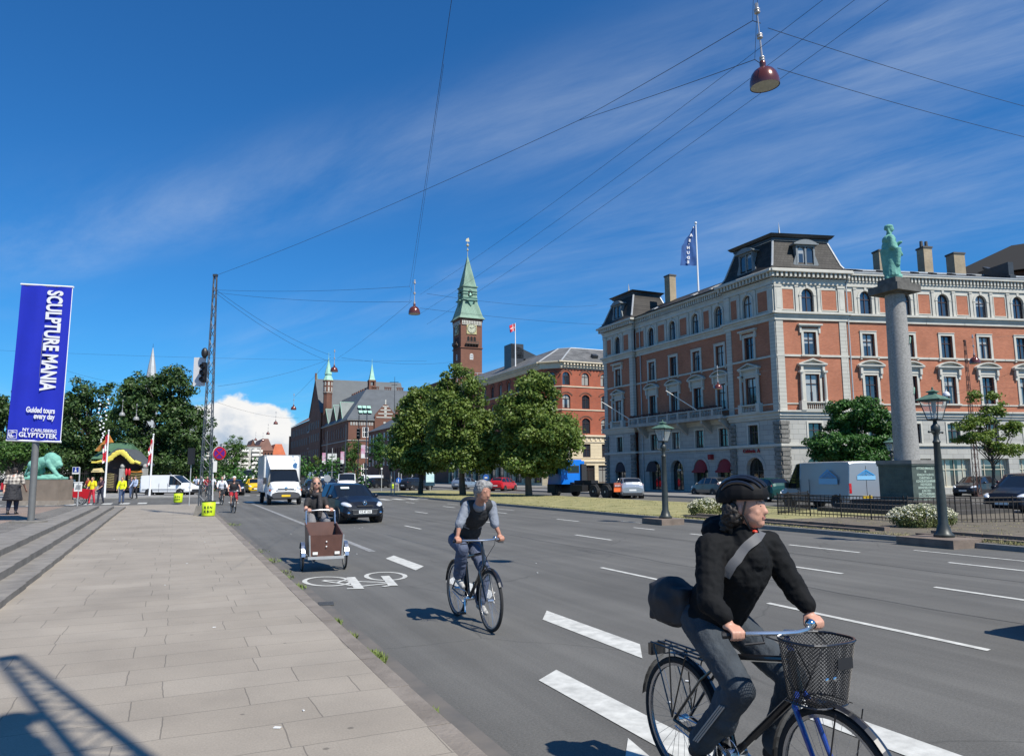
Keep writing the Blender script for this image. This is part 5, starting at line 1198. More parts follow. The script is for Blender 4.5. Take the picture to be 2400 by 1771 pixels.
# ================================================================== organic shapes: many solids fused into one skin
class Blob:
 def __init__(self): self.mb = MB()
 def cap(self, p0, p1, r0, r1, n=12): 
  p0, p1 = Vector(p0), Vector(p1); self.mb.cone(p0, p1, r0, r1, n); self.mb.sph(p0, r0, n, 8); self.mb.sph(p1, r1, n, 8); return self
 def chain(self, pts, rs):
  for i in range(len(pts)-1): self.cap(pts[i], pts[i+1], rs[i], rs[i+1])
  return self
 def ell(self, c, r, rot=None): self.mb.sph(c, r, 14, 10, rot); return self
 def box(self, c, s, rot=None): self.mb.box(c, s, rot); return self
 def cone(self, *a, **k): self.mb.cone(*a, **k); return self
 def build(self, name, m, parent=None, vox=0.02, it=3, wr=0.0, wf=20.0, seed=0, fac=0.5):
  o = self.mb.build(name, m, None, link=False)
  a = o.modifiers.new('r', 'REMESH'); a.mode = 'VOXEL'; a.voxel_size = vox; a.use_smooth_shade = True
  if it: b_ = o.modifiers.new('s', 'SMOOTH'); b_.iterations = it; b_.factor = fac
  me = evaluated_mesh(o)
  o = bpy.data.objects.new(name, me); col.objects.link(o); o.parent = parent
  if wr:
   off = Vector((seed*3.1, seed*1.7, 0))
   out = []
   for co, nr in [(v.co.copy(), v.normal.copy()) for v in me.vertices]:
    c = co*wf+off; k = noise.noise(c)+0.5*noise.noise(c*2.1)
    out += list(co+nr*wr*(1-2*abs(k)))          # ridged noise reads as folds
   me.vertices.foreach_set('co', out)
  if not me.materials: me.materials.append(m if not isinstance(m, (list, tuple)) else m[0])
  me.polygons.foreach_set('use_smooth', [True]*len(me.polygons)); me.update()
  return o
# ================================================================== trees and bushes
def leaf_mat(name, c1, c2, tr=0.25):
 m = bpy.data.materials.new(name); m.use_nodes = True; MATS[name] = m
 nt = m.node_tree; n = nt.nodes; l = nt.links; b = n['Principled BSDF']; out = n['Material Output']
 b.inputs['Roughness'].default_value = 0.45; b.inputs['Specular IOR Level'].default_value = 0.35
 g = n.new('ShaderNodeNewGeometry'); tc = n.new('ShaderNodeTexCoord')
 ns = n.new('ShaderNodeTexNoise'); ns.inputs['Scale'].default_value = 0.9; ns.inputs['Detail'].default_value = 4; l.new(tc.outputs['Object'], ns.inputs['Vector'])
 ad = n.new('ShaderNodeMath'); ad.operation = 'ADD'; l.new(ns.outputs['Fac'], ad.inputs[0]); 
 mu = n.new('ShaderNodeMath'); mu.operation = 'MULTIPLY_ADD'; l.new(g.outputs['Random Per Island'], mu.inputs[0]); mu.inputs[1].default_value = 0.7; mu.inputs[2].default_value = -0.35; l.new(mu.outputs[0], ad.inputs[1])
 mx = n.new('ShaderNodeMixRGB'); l.new(ad.outputs[0], mx.inputs[0]); mx.inputs[1].default_value = (*c1, 1); mx.inputs[2].default_value = (*c2, 1)
 l.new(mx.outputs[0], b.inputs['Base Color'])
 t = n.new('ShaderNodeBsdfTranslucent'); l.new(mx.outputs[0], t.inputs[0]); ms = n.new('ShaderNodeMixShader'); ms.inputs[0].default_value = tr
 l.new(b.outputs[0], ms.inputs[1]); l.new(t.outputs[0], ms.inputs[2]); l.new(ms.outputs[0], out.inputs[0]); return m
LF_LIME = leaf_mat('lime_leaves', (0.058, 0.118, 0.020), (0.21, 0.275, 0.06), 0.36); LF_DARK = leaf_mat('chestnut_leaves', (0.020, 0.050, 0.014), (0.075, 0.13, 0.032), 0.18)
LF_GREEN = leaf_mat('green_leaves', (0.035, 0.09, 0.018), (0.10, 0.19, 0.035)); LF_FRESH = leaf_mat('fresh_leaves', (0.09, 0.15, 0.02), (0.19, 0.26, 0.05), 0.35); LF_DEEP = leaf_mat('deep_leaves', (0.018, 0.065, 0.012), (0.065, 0.165, 0.028), 0.2)
BARK = mat('bark', (0.075, 0.062, 0.05), 0.95, var=0.3, scale=6, bump=0.8, bscale=12)
def leaves(mb, c, r, n, size, rnd, flat=1.0, up=0.45):
 for _ in range(n):
  d = Vector((rnd.gauss(0, 1), rnd.gauss(0, 1), rnd.gauss(0, 1))).normalized(); q = rnd.random()**0.42
  p = Vector(c)+Vector((d.x*r*q, d.y*r*q, d.z*r*q*flat))
  nrm = (d*0.8+Vector((rnd.gauss(0, .5), rnd.gauss(0, .5), rnd.gauss(0, .5)+up))).normalized()
  a = nrm.orthogonal().normalized(); b_ = nrm.cross(a); t = rnd.uniform(0, 6.28); a, b_ = a*math.cos(t)+b_*math.sin(t), b_*math.cos(t)-a*math.sin(t)
  s_ = size*rnd.uniform(0.6, 1.25)
  mb.add([p-a*s_*0.5, p+b_*s_*0.38+nrm*s_*0.08, p+a*s_*0.6, p-b_*s_*0.38+nrm*s_*0.08], [(0, 1, 2, 3)])
def tree(name, label, loc, trunk_h, lobes, m, seed, nclump=110, per=70, size=0.24, cr=(0.5, 1.1), tr=0.22, group=None, flat=0.75, rz=0.0, shell=0.5):
 """lobes: (x, y, z, rx, ry, rz) ellipsoids that the leaf clumps fill"""
 T = thing(name, label, 'tree', loc, rz, group); rnd = random.Random(seed); lf = MB(); tk = MB(); cl = []
 vol = [l_[3]*l_[4]*l_[5] for l_ in lobes]; tot = sum(vol)
 for l_, v_ in zip(lobes, vol):
  for _ in range(max(4, int(nclump*v_/tot))):
   d = Vector((rnd.gauss(0, 1), rnd.gauss(0, 1), rnd.gauss(0, 1))).normalized(); q = rnd.uniform(shell, 1.0)
   c = Vector((l_[0]+d.x*l_[3]*q, l_[1]+d.y*l_[4]*q, l_[2]+d.z*l_[5]*q)); r = rnd.uniform(*cr)
   cl.append(c); leaves(lf, c, r, per, size, rnd, flat)
 lf.build('crown', m, T)
 top = max(l_[2] for l_ in lobes)
 pts = [(0, 0, -0.1), (rnd.uniform(-.1, .1), rnd.uniform(-.1, .1), trunk_h*0.5), (rnd.uniform(-.15, .15), 0, trunk_h), (rnd.uniform(-.3, .3), rnd.uniform(-.3, .3), (trunk_h+top)/2), (0, 0, top)]
 tk.tube(pts, [tr*1.25, tr, tr*0.85, tr*0.5, tr*0.2], 9)
 for c in cl[::max(1, len(cl)//34)]:
  z0 = rnd.uniform(trunk_h*0.9, max(trunk_h, min(c.z, top)*0.8)); b0 = Vector((0, 0, z0)); md = b0.lerp(c, 0.5)+Vector((0, 0, -0.15*(c-b0).length*rnd.random()))
  tk.tube([b0, md, c], [tr*0.35, tr*0.2, tr*0.06], 5)
 tk.build('trunk', BARK, T, smooth=True); return T
def lobes_px(base, items, dep=None):
 """lobes measured from the picture: (px, py, half width px, half height px, depth offset)"""
 Y = base.y; out = []
 for (px, py, hw, hh, dy) in items:
  p = at(px, py, Y+dy)-base; k = (Y+dy)/F_PX; out.append((p.x, p.y, p.z, hw*k, (hw*k if dep is None else dep), hh*k))
 return out
def P3(px, py, z=0.0): return G(px, py, z)
GT = 'lime trees on the central reservation'
b = G(1085, 1160, .12); tree('lime_tree', 'tallest lime tree, in front of the clock tower foot', b, 2.6, lobes_px(b, [(1085, 1000, 75, 78, 0), (1075, 920, 58, 52, 0), (1120, 1040, 58, 45, -1), (1035, 1030, 40, 55, 1), (1090, 1070, 88, 38, 0), (1060, 890, 32, 30, 0), (1150, 1010, 40, 60, 0), (1150, 1080, 50, 26, 0), (1040, 960, 40, 50, 0)]), LF_LIME, 11, 350, 110, 0.25, (0.45, 0.95), 0.24, GT)
b = G(1240, 1162, .12); tree('lime_tree', 'spreading lime tree with a low right-hand bough, beside the blue lorry cab', b, 2.6, lobes_px(b, [(1240, 985, 62, 80, 0), (1255, 905, 48, 42, 0), (1290, 1025, 70, 55, -1), (1200, 1030, 40, 50, 1), (1240, 1082, 74, 30, 0), (1330, 1005, 36, 36, 0), (1195, 960, 30, 50, 0), (1290, 1075, 50, 22, 0)]), LF_LIME, 12, 340, 110, 0.25, (0.45, 0.9), 0.24, GT)
b = G(985, 1157, .12); tree('lime_tree', 'smaller lime tree furthest from the camera, left of the other two', b, 2.6, lobes_px(b, [(968, 1000, 40, 75, 0), (985, 930, 34, 36, 0), (935, 1030, 30, 42, 0), (970, 1070, 60, 34, 0), (1010, 1000, 34, 70, 0), (1010, 1080, 50, 24, 0)]), LF_LIME, 13, 280, 90, 0.27, (0.5, 0.9), 0.2, GT)
# park trees on the left
PG = 'dark trees along the park'
def ptree(label, pxb, Y, items, seed, m=LF_DARK, n=190, per=80, size=0.34, cr=(0.6, 1.3), h=3, tr=0.35, group=PG):
 b_ = at(pxb, 1115, Y); b_.z = 0.1; return tree('park_tree', label, b_, h, lobes_px(b_, items), m, seed, n, per, size, cr, tr, group)
ptree('huge dark chestnut tree behind the right flagpole', 390, 84, [(360, 990, 95, 110, 0), (400, 915, 62, 60, 0), (330, 930, 50, 55, 1), (430, 1010, 60, 75, 0), (300, 975, 45, 60, 0), (400, 1085, 85, 40, 0), (470, 1050, 36, 60, 0)], 21, n=300, per=90)
ptree('rounded dark tree right of the blue banner', 205, 90, [(205, 1000, 70, 90, 0), (215, 925, 48, 40, 0), (165, 960, 40, 55, 0), (245, 1040, 45, 70, 0), (190, 1070, 80, 34, 0)], 22, n=210)
ptree('dark tree partly covered by the banner', 110, 95, [(100, 1000, 70, 95, 0), (80, 940, 50, 50, 0)], 23, n=150)
ptree('dark tree at the left picture edge', 20, 88, [(0, 1010, 70, 90, 0), (20, 960, 40, 50, 0), (-60, 1010, 60, 90, 0)], 24, n=170)
ptree('low brighter tree behind the walking woman', 40, 62, [(30, 1065, 42, 26, 0), (70, 1050, 30, 22, 0)], 25, LF_GREEN, 60, 70, 0.22, (0.4, 0.8), 1.8, 0.15, None)
ptree('low boughs hanging over the pagoda roof', 300, 92, [(290, 1060, 60, 40, 0), (200, 1085, 50, 30, 2), (150, 1090, 60, 34, 2)], 26, LF_DEEP, 110, 70, 0.34, (0.7, 1.3), 3, 0.3)
ptree('shady tree closing the park behind the white van', 455, 96, [(450, 1075, 40, 48, 0), (495, 1095, 26, 26, 0)], 27, LF_DARK, 70, 70, 0.34, (0.7, 1.2), 2.5, 0.25)
# street trees further off
def stree(label, px, pyb, Y, items, seed, m=LF_GREEN, n=70, per=60, size=0.22, group='young street trees', tr=0.1, h=2.2, cr=(0.35, 0.75), z=0.1):
 b_ = at(px, pyb, Y); b_.z = z; return tree('street_tree', label, b_, h, lobes_px(b_, items), m, seed, n, per, size, cr, tr, group, shell=0.25)
stree('slim young street tree left of the white box van, behind the no stopping sign', 545, 1130, 112, [(545, 1068, 34, 34, 0), (552, 1040, 16, 22, 0), (540, 1095, 40, 18, 0)], 31, n=90)
stree('distant street tree behind the cyclists', 520, 1130, 150, [(515, 1080, 26, 28, 0), (505, 1100, 30, 16, 0)], 32, m=LF_DARK)
stree('small bright bush-like street tree beside the big white truck', 733, 1125, 150, [(733, 1100, 16, 15, 0), (740, 1078, 7, 16, 0)], 33, m=LF_FRESH, n=40)
stree('street tree just right of the first hanging banner', 775, 1125, 150, [(770, 1085, 16, 26, 0)], 34, m=LF_DEEP, n=40)
stree('leafy street tree in front of the lit town hall corner', 830, 1125, 140, [(825, 1070, 22, 36, 0), (838, 1045, 16, 24, 0), (818, 1095, 18, 16, 0)], 35, n=80)
stree('darker street tree left of the big lime trees', 888, 1125, 135, [(888, 1060, 24, 40, 0), (885, 1030, 14, 18, 0)], 36, m=LF_DEEP, n=80)
stree('street tree in shade behind the first lime tree', 915, 1125, 120, [(925, 1060, 24, 40, 0)], 37, m=LF_DEEP, n=60)
# layered acer by the square and the light tree at the right
b = at(2010, 1130, 49); b.z = 0.1
tree('layered_tree', 'broad dark green tree with two flat tiers of leaves behind the silver van', b, 1.6, lobes_px(b, [(2010, 962, 66, 30, 0), (2060, 990, 55, 26, 0), (1965, 1042, 70, 34, -0.5), (2050, 1050, 58, 34, 0), (2000, 1072, 88, 24, 0), (1920, 1052, 26, 22, -.5), (1990, 1000, 50, 20, 0.5), (2085, 1010, 26, 30, 0)]), LF_DEEP, 41, 330, 120, 0.18, (0.32, 0.62), 0.16, None, 0.55)
b = at(2331, 1150, 40); b.z = 0.1
tree('sparse_tree', 'airy young tree with thin trunk and bright see-through foliage at the right', b, 2.0, lobes_px(b, [(2290, 990, 50, 16, 0), (2340, 960, 34, 22, 0), (2370, 1000, 40, 22, 0), (2300, 1025, 60, 14, 0), (2350, 1050, 50, 18, 0), (2285, 925, 10, 16, 0), (2325, 925, 8, 12, 0), (2260, 1000, 24, 12, 0)]), LF_FRESH, 42, 105, 60, 0.15, (0.22, 0.5), 0.085, None, 0.45, shell=0.1)
FLW = mat('blossom_white', (0.62, 0.60, 0.46), 0.7)
def bush(label, p, rx, ry, rz_, seed, fl=260, n=70):
 T = thing('flowering_bush', label, 'bush', p, 0, 'white flowering bushes by the median'); rnd = random.Random(seed); lf = MB(); w = MB()
 for _ in range(n):
  d = Vector((rnd.gauss(0, 1), rnd.gauss(0, 1), rnd.gauss(0, 1))).normalized(); c = Vector((d.x*rx, d.y*ry, rz_*0.95+d.z*rz_*0.8))*1.0
  leaves(lf, c*0.88, 0.19, 60, 0.055, rnd)
 for _ in range(fl):
  d = Vector((rnd.gauss(0, 1), rnd.gauss(0, 1), abs(rnd.gauss(0, 1)))).normalized(); k = rnd.uniform(0.98, 1.12); c = Vector((d.x*rx*k, d.y*ry*k, rz_*0.85+d.z*rz_*0.95*k)); leaves(w, c, 0.05, 5, 0.05, rnd)
 lf.build('foliage', leaf_mat('bush_leaves_%d' % seed, (0.10, 0.13, 0.04), (0.24, 0.26, 0.10)) if seed == 1 else MATS['bush_leaves_1'], T); w.build('blossom', FLW, T); return T
bp = G(2203, 1240, .12); bush('large round bush dotted with white blossom around the near lamp post', bp+Vector((0.0, 0.9, 0)), 0.95, 0.6, 0.36, 1, 420, 110)
bp = G(1655, 1207, .12); bush('small round bush with white blossom between the far lamp post and the cyclist helmet', bp, 0.66, 0.55, 0.36, 2, 240, 70)
bp = G(2390, 1268, .12)
# ================================================================== monument
P0 = S(29.0-1.3, 22.3+0.3)
def monument():
 c = at(2122, 1100, 31.6); Y = 31.6
 def Z(py, x=2120): return at(x, py, Y).z
 T = thing('monument_column', 'tall grey granite column on a dark inscribed bronze block, crowned by a square slab', 'column', (c.x+0.1, c.y, 0), ROT)
 s = MB(); s.b2(-2.6, 2.6, -2.6, 2.6, 0.1, 0.28); s.b2(-2.1, 2.1, -2.1, 2.1, 0.28, 0.46); s.b2(-1.6, 1.6, -1.6, 1.6, 0.46, 0.64); s.build('stepped_base', mat('sooty_steps', (0.055, 0.05, 0.045), 0.85, var=0.3, scale=3), T)  # the shade lying on the steps is put into their dark colour
 zb = Z(1085, 2137)
 VB = mat('bronze_block', (0.095, 0.12, 0.10), 0.6, 0.1, c2=(0.045, 0.06, 0.052), scale=3, detail=8)
 s = MB(); s.b2(-0.80, 0.80, -0.80, 0.80, 0.64, zb-0.12); s.b2(-0.84, 0.84, -0.84, 0.84, zb-0.12, zb-0.04); pl = s.build('inscribed_block', VB, T)
 s = MB(); s.b2(-0.86, 0.86, -0.86, 0.86, zb-0.04, zb+0.12); s.build('cap_stone', GRAN, T)
 lines = ['VITTORIO·EMANUELE', 'III', 'KONGE·AF·ITALIEN·OG', 'CHRISTIAN·X', 'KONGE·AF·DANMARK', 'INDVIGEDE', 'DENNE·SØJLE·DEN·20', 'JUNI·1921', 'SACCO·FERRARI', 'DANTE·ALIGHIERI', 'ROMA']
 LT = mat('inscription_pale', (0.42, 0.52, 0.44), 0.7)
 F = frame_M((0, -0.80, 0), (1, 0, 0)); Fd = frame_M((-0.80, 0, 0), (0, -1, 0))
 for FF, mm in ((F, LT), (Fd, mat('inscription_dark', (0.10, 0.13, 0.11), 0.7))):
  t = MB()
  for i, ln in enumerate(lines):
   q = text_mb(ln, 0.135, FF @ Matrix.Translation((0, 0, zb-0.27-i*0.132)) @ Matrix.Rotation(R(90), 4, 'X'), 0.004, 0.002, min(1.0, 14.5/len(ln)*0.95)); merge(t, q, 0)
  t.build('inscription', mm, pl)
 GR = mat('speckled_granite', (0.34, 0.33, 0.31), 0.75, c2=(0.20, 0.195, 0.185), scale=14, detail=6)
 zt = Z(692, 2100)
 s = MB(); n = 14; prof = [(0.50, zb+0.12)]+[(0.50-0.10*i/n, zb+0.12+(zt-zb-0.12)*i/n) for i in range(1, n+1)]; s.lathe(prof, n=40); s.build('shaft', GR, T, smooth=True)
 wr = MB()
 for z0 in (zb+2.7, zb+4.9):
  wr.tube([(0.47*math.cos(a)*1.02, 0.47*math.sin(a)*1.02, z0+0.35*math.sin((a+1.7)*2.2)+0.5*(a+1.2)) for a in [-1.3+0.08*i for i in range(12)]], 0.025, 6)
 wr.build('bronze_garland', COPPER, T)
 s = MB(); z1 = Z(672, 2096); z2 = Z(657, 2096)
 s.b2(-0.50, 0.50, -0.50, 0.50, zt, zt+0.06); s.b2(-0.74, 0.74, -0.74, 0.74, zt+0.06, z1); s.b2(-0.46, 0.46, -0.46, 0.46, z1, z2+0.02); s.build('top_slab', mat('black_granite', (0.10, 0.095, 0.085), 0.8, var=0.3, scale=4), T)
 # statue
 Sg = thing('statue', 'verdigris robed figure with a cap standing on top of the column, facing right', 'statue', (c.x+0.1, c.y, z2+0.02), R(-18))
 k = 1.0; V = mat('statue_verdigris', (0.16, 0.40, 0.33), 0.75, c2=(0.09, 0.26, 0.21), scale=4, detail=8)
 hgt = Z(527, 2088)-z2; f = hgt/2.42
 b_ = Blob(); q = lambda x, y, z: (x*f, y*f, z*f)
 b_.box(q(0, 0, 0.06), q(0.62, 0.5, 0.12)); b_.cap(q(0.10, -0.10, 0.16), q(0.30, -0.10, 0.15), 0.07*f, 0.05*f)
 b_.cone(q(-0.02, 0, 0.14), q(-0.03, 0, 1.2), 0.31*f, 0.29*f, 20); b_.ell(q(-0.05, 0, 1.35), q(0.32, 0.30, 0.50)); b_.ell(q(-0.06, 0, 1.72), q(0.27, 0.33, 0.24)); b_.cap(q(-0.06, 0, 1.85), q(-0.03, 0, 2.08), 0.11*f, 0.10*f)
 b_.ell(q(0.01, 0, 2.22), q(0.15, 0.125, 0.17)); b_.ell(q(-0.03, 0, 2.31), q(0.18, 0.15, 0.11)); b_.ell(q(0.14, 0, 2.18), q(0.035, 0.02, 0.04)); b_.ell(q(-0.14, 0, 2.24), q(0.08, 0.1, 0.07)); b_.cap(q(-.1, -.08, 2.25), q(-0.04, -.1, 2.0), .05*f, .04*f)
 b_.chain([q(-0.02, -0.30, 1.75), q(0.0, -0.34, 1.35), q(0.24, -0.26, 1.15), q(0.34, -0.22, 1.0)], [0.13*f, 0.12*f, 0.09*f, 0.06*f]); b_.chain([q(0, 0.30, 1.75), q(0.10, 0.32, 1.45), q(0.36, 0.12, 1.62), q(0.42, 0.08, 1.63)], [0.13*f, 0.11*f, 0.07*f, 0.05*f])
 b_.cone(q(0.18, -0.28, 1.30), q(0.14, -0.2, 0.55), 0.16*f, 0.12*f); b_.cone(q(-0.14, 0.0, 1.3), q(-0.25, 0.0, 0.25), 0.30*f, 0.12*f)
 for i in range(11):
  a = -2.6+i*0.42; b_.cap(q(0.29*math.cos(a)-.02, 0.29*math.sin(a), 0.16), q(0.27*math.cos(a)-.03, 0.27*math.sin(a), 0.95), 0.035*f, 0.02*f, 8)
 b_.build('figure', V, Sg, 0.025, 2, 0.006, 9, 3)
monument()
# ================================================================== railing round the monument
def railing():
 IR = mat('black_iron', (0.028, 0.024, 0.022), 0.6, 0.3, var=0.3, scale=6)
 pts = [(27.6, 23.3), (23.0, 22.5), (20.4, 22.75), (17.25, 22.3)]
 W = [G(1824, 1205, .12), G(1972, 1212, .12), G(2130, 1223, .12), G(2280, 1224, .12), G(2420, 1222, .12), G(2560, 1226, .12)]
 back = W[0]+Vector((2.6, 3.4, 0)); P = [back]+W; h = 0.82
 T = thing('iron_railing', 'low black iron railing of thin upright bars around the monument', 'railing', P[0])
 bars = MB(); rails = MB(); k = 0
 for a, b_ in zip(P, P[1:]):
  a2_, b2_ = a-P[0], b_-P[0]; L = (b_-a).length; n = int(L/0.155)
  for z in (0.10, h-0.16, h-0.02): rails.tube([a2_+Vector((0, 0, z)), b2_+Vector((0, 0, z))], 0.018, 4)
  for i in range(n):
   p = a2_.lerp(b2_, i/n); r = 0.026 if i % 9 == 0 else 0.012; bars.cone(p, p+Vector((0, 0, h+(0.05 if i % 9 == 0 else 0))), r, r, 5)
 bars.build('upright_bars', IR, T); rails.build('rails', IR, T)
railing()
# ================================================================== lamp posts
LG = 'green topped lantern posts'
def lamp_post():
 T = thing('lamp_post', 'nearest green topped glass lantern on a dark fluted post beside the flowering bush', 'lamp post', (0, 0, 0), 0, LG)
 DG = mat('post_paint', (0.035, 0.042, 0.040), 0.45, 0.2, var=0.25, scale=5); GC = mat('lantern_copper', (0.055, 0.115, 0.085), 0.65, c2=(0.10, 0.18, 0.135), scale=5)
 m = MB(); m.lathe([(0.26, 0), (0.27, 0.06), (0.20, 0.12), (0.17, 0.24), (0.13, 0.34), (0.125, 0.9), (0.105, 1.6), (0.085, 2.45), (0.11, 2.5), (0.075, 2.56), (0.07, 2.72), (0.12, 2.80), (0.12, 2.92), (0.06, 2.98), (0.045, 3.12)], n=20)
 m.build('post', DG, T, smooth=True, angle=50)
 m = MB(); m.tube([(-0.36, 0, 2.76), (0.36, 0, 2.76)], 0.022, 8); m.sph((-0.38, 0, 2.76), 0.035, 8, 6); m.sph((0.38, 0, 2.76), 0.035, 8, 6); m.tube([(-.25, 0, 2.75), (0, 0, 2.62), (.25, 0, 2.75)], 0.012, 6); m.build('ladder_bar', DG, T, smooth=True)
 a, b_, z0, z1 = 0.14, 0.26, 3.10, 3.60
 fr = MB()
 c0 = [(-a, -a, z0), (a, -a, z0), (a, a, z0), (-a, a, z0)]; c1 = [(-b_, -b_, z1), (b_, -b_, z1), (b_, b_, z1), (-b_, b_, z1)]
 for i in range(4): fr.tube([c0[i], c1[i]], 0.014, 5); fr.tube([c0[i], c0[(i+1) % 4]], 0.02, 5); fr.tube([c1[i], c1[(i+1) % 4]], 0.016, 5)
 fr.b2(-a, a, -a, a, z0-0.03, z0); ln = fr.build('lantern_frame', DG, T)
 g = MB()
 for i in range(4): g.quad(c0[i], c0[(i+1) % 4], c1[(i+1) % 4], c1[i])
 gm = bpy.data.materials.new('lantern_glass'); gm.use_nodes = True; MATS['lantern_glass'] = gm; n_ = gm.node_tree.nodes; bs_ = n_['Principled BSDF']; bs_.inputs['Base Color'].default_value = (0.75, 0.8, 0.76, 1); bs_.inputs['Roughness'].default_value = 0.05; bs_.inputs['Alpha'].default_value = 0.22; bs_.inputs['Specular IOR Level'].default_value = 0.8
 g.build('glass', gm, ln)
 g = MB(); g.cone((0, 0, z0), (0, 0, z0+0.2), 0.03, 0.03, 8); g.cone((0, 0, z0+0.2), (0, 0, z0+0.48), 0.055, 0.065, 10); g.build('burner', mat('burner', (0.35, 0.35, 0.33), 0.4), ln, smooth=True)
 r = MB(); r.lathe([(0.47, z1+0.01), (0.48, z1+0.035), (0.19, z1+0.16), (0.12, z1+0.18), (0.12, z1+0.22), (0.18, z1+0.24), (0.18, z1+0.255), (0.04, z1+0.30), (0.02, z1+0.33)], n=4, a0=math.pi/4); r.sph((0, 0, z1+0.35), 0.03, 8, 6); r.build('lantern_roof', GC, T)
 return T
lp = lamp_post(); lp.scale = (0.88, 0.88, 0.93); g = G(2213, 1258, .2); lp.location = (g.x, g.y, .20); lp.rotation_euler = (0, 0, ROT+R(45)-R(35))
g = G(1560, 1214, .2); dup(lp, (g.x, g.y, .2), ROT+R(20), 'green topped lantern post standing mid picture in front of the shaded shop arches').scale = (0.88, 0.88, 0.885)
g = at(2092, 1100, 43); dup(lp, (g.x, g.y, .13), ROT+R(10), 'farthest lantern post, half hidden behind the granite column')
lp = MB(); q = uv(G(2213, 1258, .2)); lp.b2(q[0]-0.75, q[0]+0.35, q[1]-0.75, q[1]+0.75, -0.1, 0.20); q = uv(G(1560, 1214, .2)); lp.b2(q[0]-0.6, q[0]+0.35, q[1]-0.6, q[1]+0.6, -0.1, 0.20); struct_s('lamp_pads', lp, MATS['old_kerbstone'])
# ================================================================== lattice masts, hanging lamps and wires
STEEL = mat('mast_steel', (0.075, 0.085, 0.10), 0.5, 0.5, var=0.2, scale=3); BLK = mat('matt_black', (0.014, 0.014, 0.016), 0.5); RUST = mat('mast_brown', (0.10, 0.055, 0.045), 0.7, 0.2, var=0.2)
def mast(label, p, H_, w0, w1, m, rz=0.0, signal=True, pad=True, step=0.42, th=0.032, sz=6.45):
 T = thing('lattice_mast', label, 'mast', p, rz); L = []; d0, d1 = w0*0.45, w1*0.6
 legs = [[Vector((sx*w0/2, sy*d0/2, 0)), Vector((sx*w1/2, sy*d1/2, H_))] for sx, sy in ((-1, -1), (1, -1), (1, 1), (-1, 1))]
 lg = MB()
 for a, b_ in legs: lg.tube([a, b_], [th, th*0.65], 4)
 for z in (0.0, 1.0): lg.box((0, 0, H_*z+(0.03 if z == 0 else -0.05)), ((w0 if z == 0 else w1)+0.06, (d0 if z == 0 else d1)+0.06, 0.1))
 lg.build('legs', m, T); lc = MB(); n = int(H_/step)
 for k in range(4):
  a, b_ = legs[k], legs[(k+1) % 4]
  for i in range(n):
   p0 = (a if i % 2 == 0 else b_)[0].lerp((a if i % 2 == 0 else b_)[1], i/n); p1 = (b_ if i % 2 == 0 else a)[0].lerp((b_ if i % 2 == 0 else a)[1], (i+1)/n); lc.tube([p0, p1], 0.012, 4)
 lc.build('lacing', m, T)
 if pad:
  pd = MB(); pd.add([(-w0*0.75, -0.28, -0.02), (w0*0.75, -0.28, -0.02), (w0*0.75, 0.28, -0.02), (-w0*0.75, 0.28, -0.02), (-w0*0.6, -0.2, 0.42), (-w0*0.1, -0.2, 0.42), (-w0*0.1, 0.2, 0.42), (-w0*0.6, 0.2, 0.42)], [(0, 1, 5, 4), (1, 2, 6, 5), (2, 3, 7, 6), (3, 0, 4, 7), (4, 5, 6, 7)]); pd.build('footing', GRAN2, T)
 if signal:
  z = sz; bd = MB(); bd.b2(-0.86, -0.30, 0.10, 0.14, z-0.75, z+0.55); s_ = bd.build('backing_board', mat('board_grey', (0.6, 0.6, 0.6), 0.6), T)
  hd = MB(); hd.b2(-0.40, -0.24, -0.08, 0.10, z-0.6, z+0.30); hd.sph((-0.30, -0.05, z+0.72), (0.15, 0.14, 0.24), 10, 8); hd.build('signal_head', BLK, s_)
  vs_ = MB()
  for i in range(3):
   zz_ = z-0.48+i*0.29
   vs_.lathe([(0.105, -0.24), (0.105, -0.08)], (-0.32, 0, zz_), 12, 'Y', cap=False)
  vs_.build('visor', BLK, s_)
  for i in range(3):
   ls = MB(); ls.lathe([(0.09, -0.10), (0.09, -0.07)], (-0.32, 0, z-0.48+i*0.29), 12, 'Y'); ls.build('lens', mat('lens_dark', (0.05, 0.03, 0.03), 0.2), s_)
 return T
gA = G(478, 1207, .1); mast('tall grey steel lattice mast beside the neon bin on the left pavement', gA, 10.8, 0.46, 0.13, STEEL, R(-4))
gB = Vector((1.38, 0.62, 0.1)); mast('lattice mast just outside the frame that casts the long shadow on the pavement', gB, 11.35, 0.52, 0.15, STEEL, R(43), th=0.062, sz=7.9)
gC = at(2288, 1110, 52); gC.z = 0.1; zC = at(2264, 800, 52).z; mast('brown lattice mast rising behind the near lantern', gC, zC, 0.50, 0.12, RUST, 0.5, signal=False, pad=False, step=0.6)
WIRE = mat('wire_dark', (0.02, 0.02, 0.022), 0.5)
LAMPG = 'copper red lamps hung over the street'
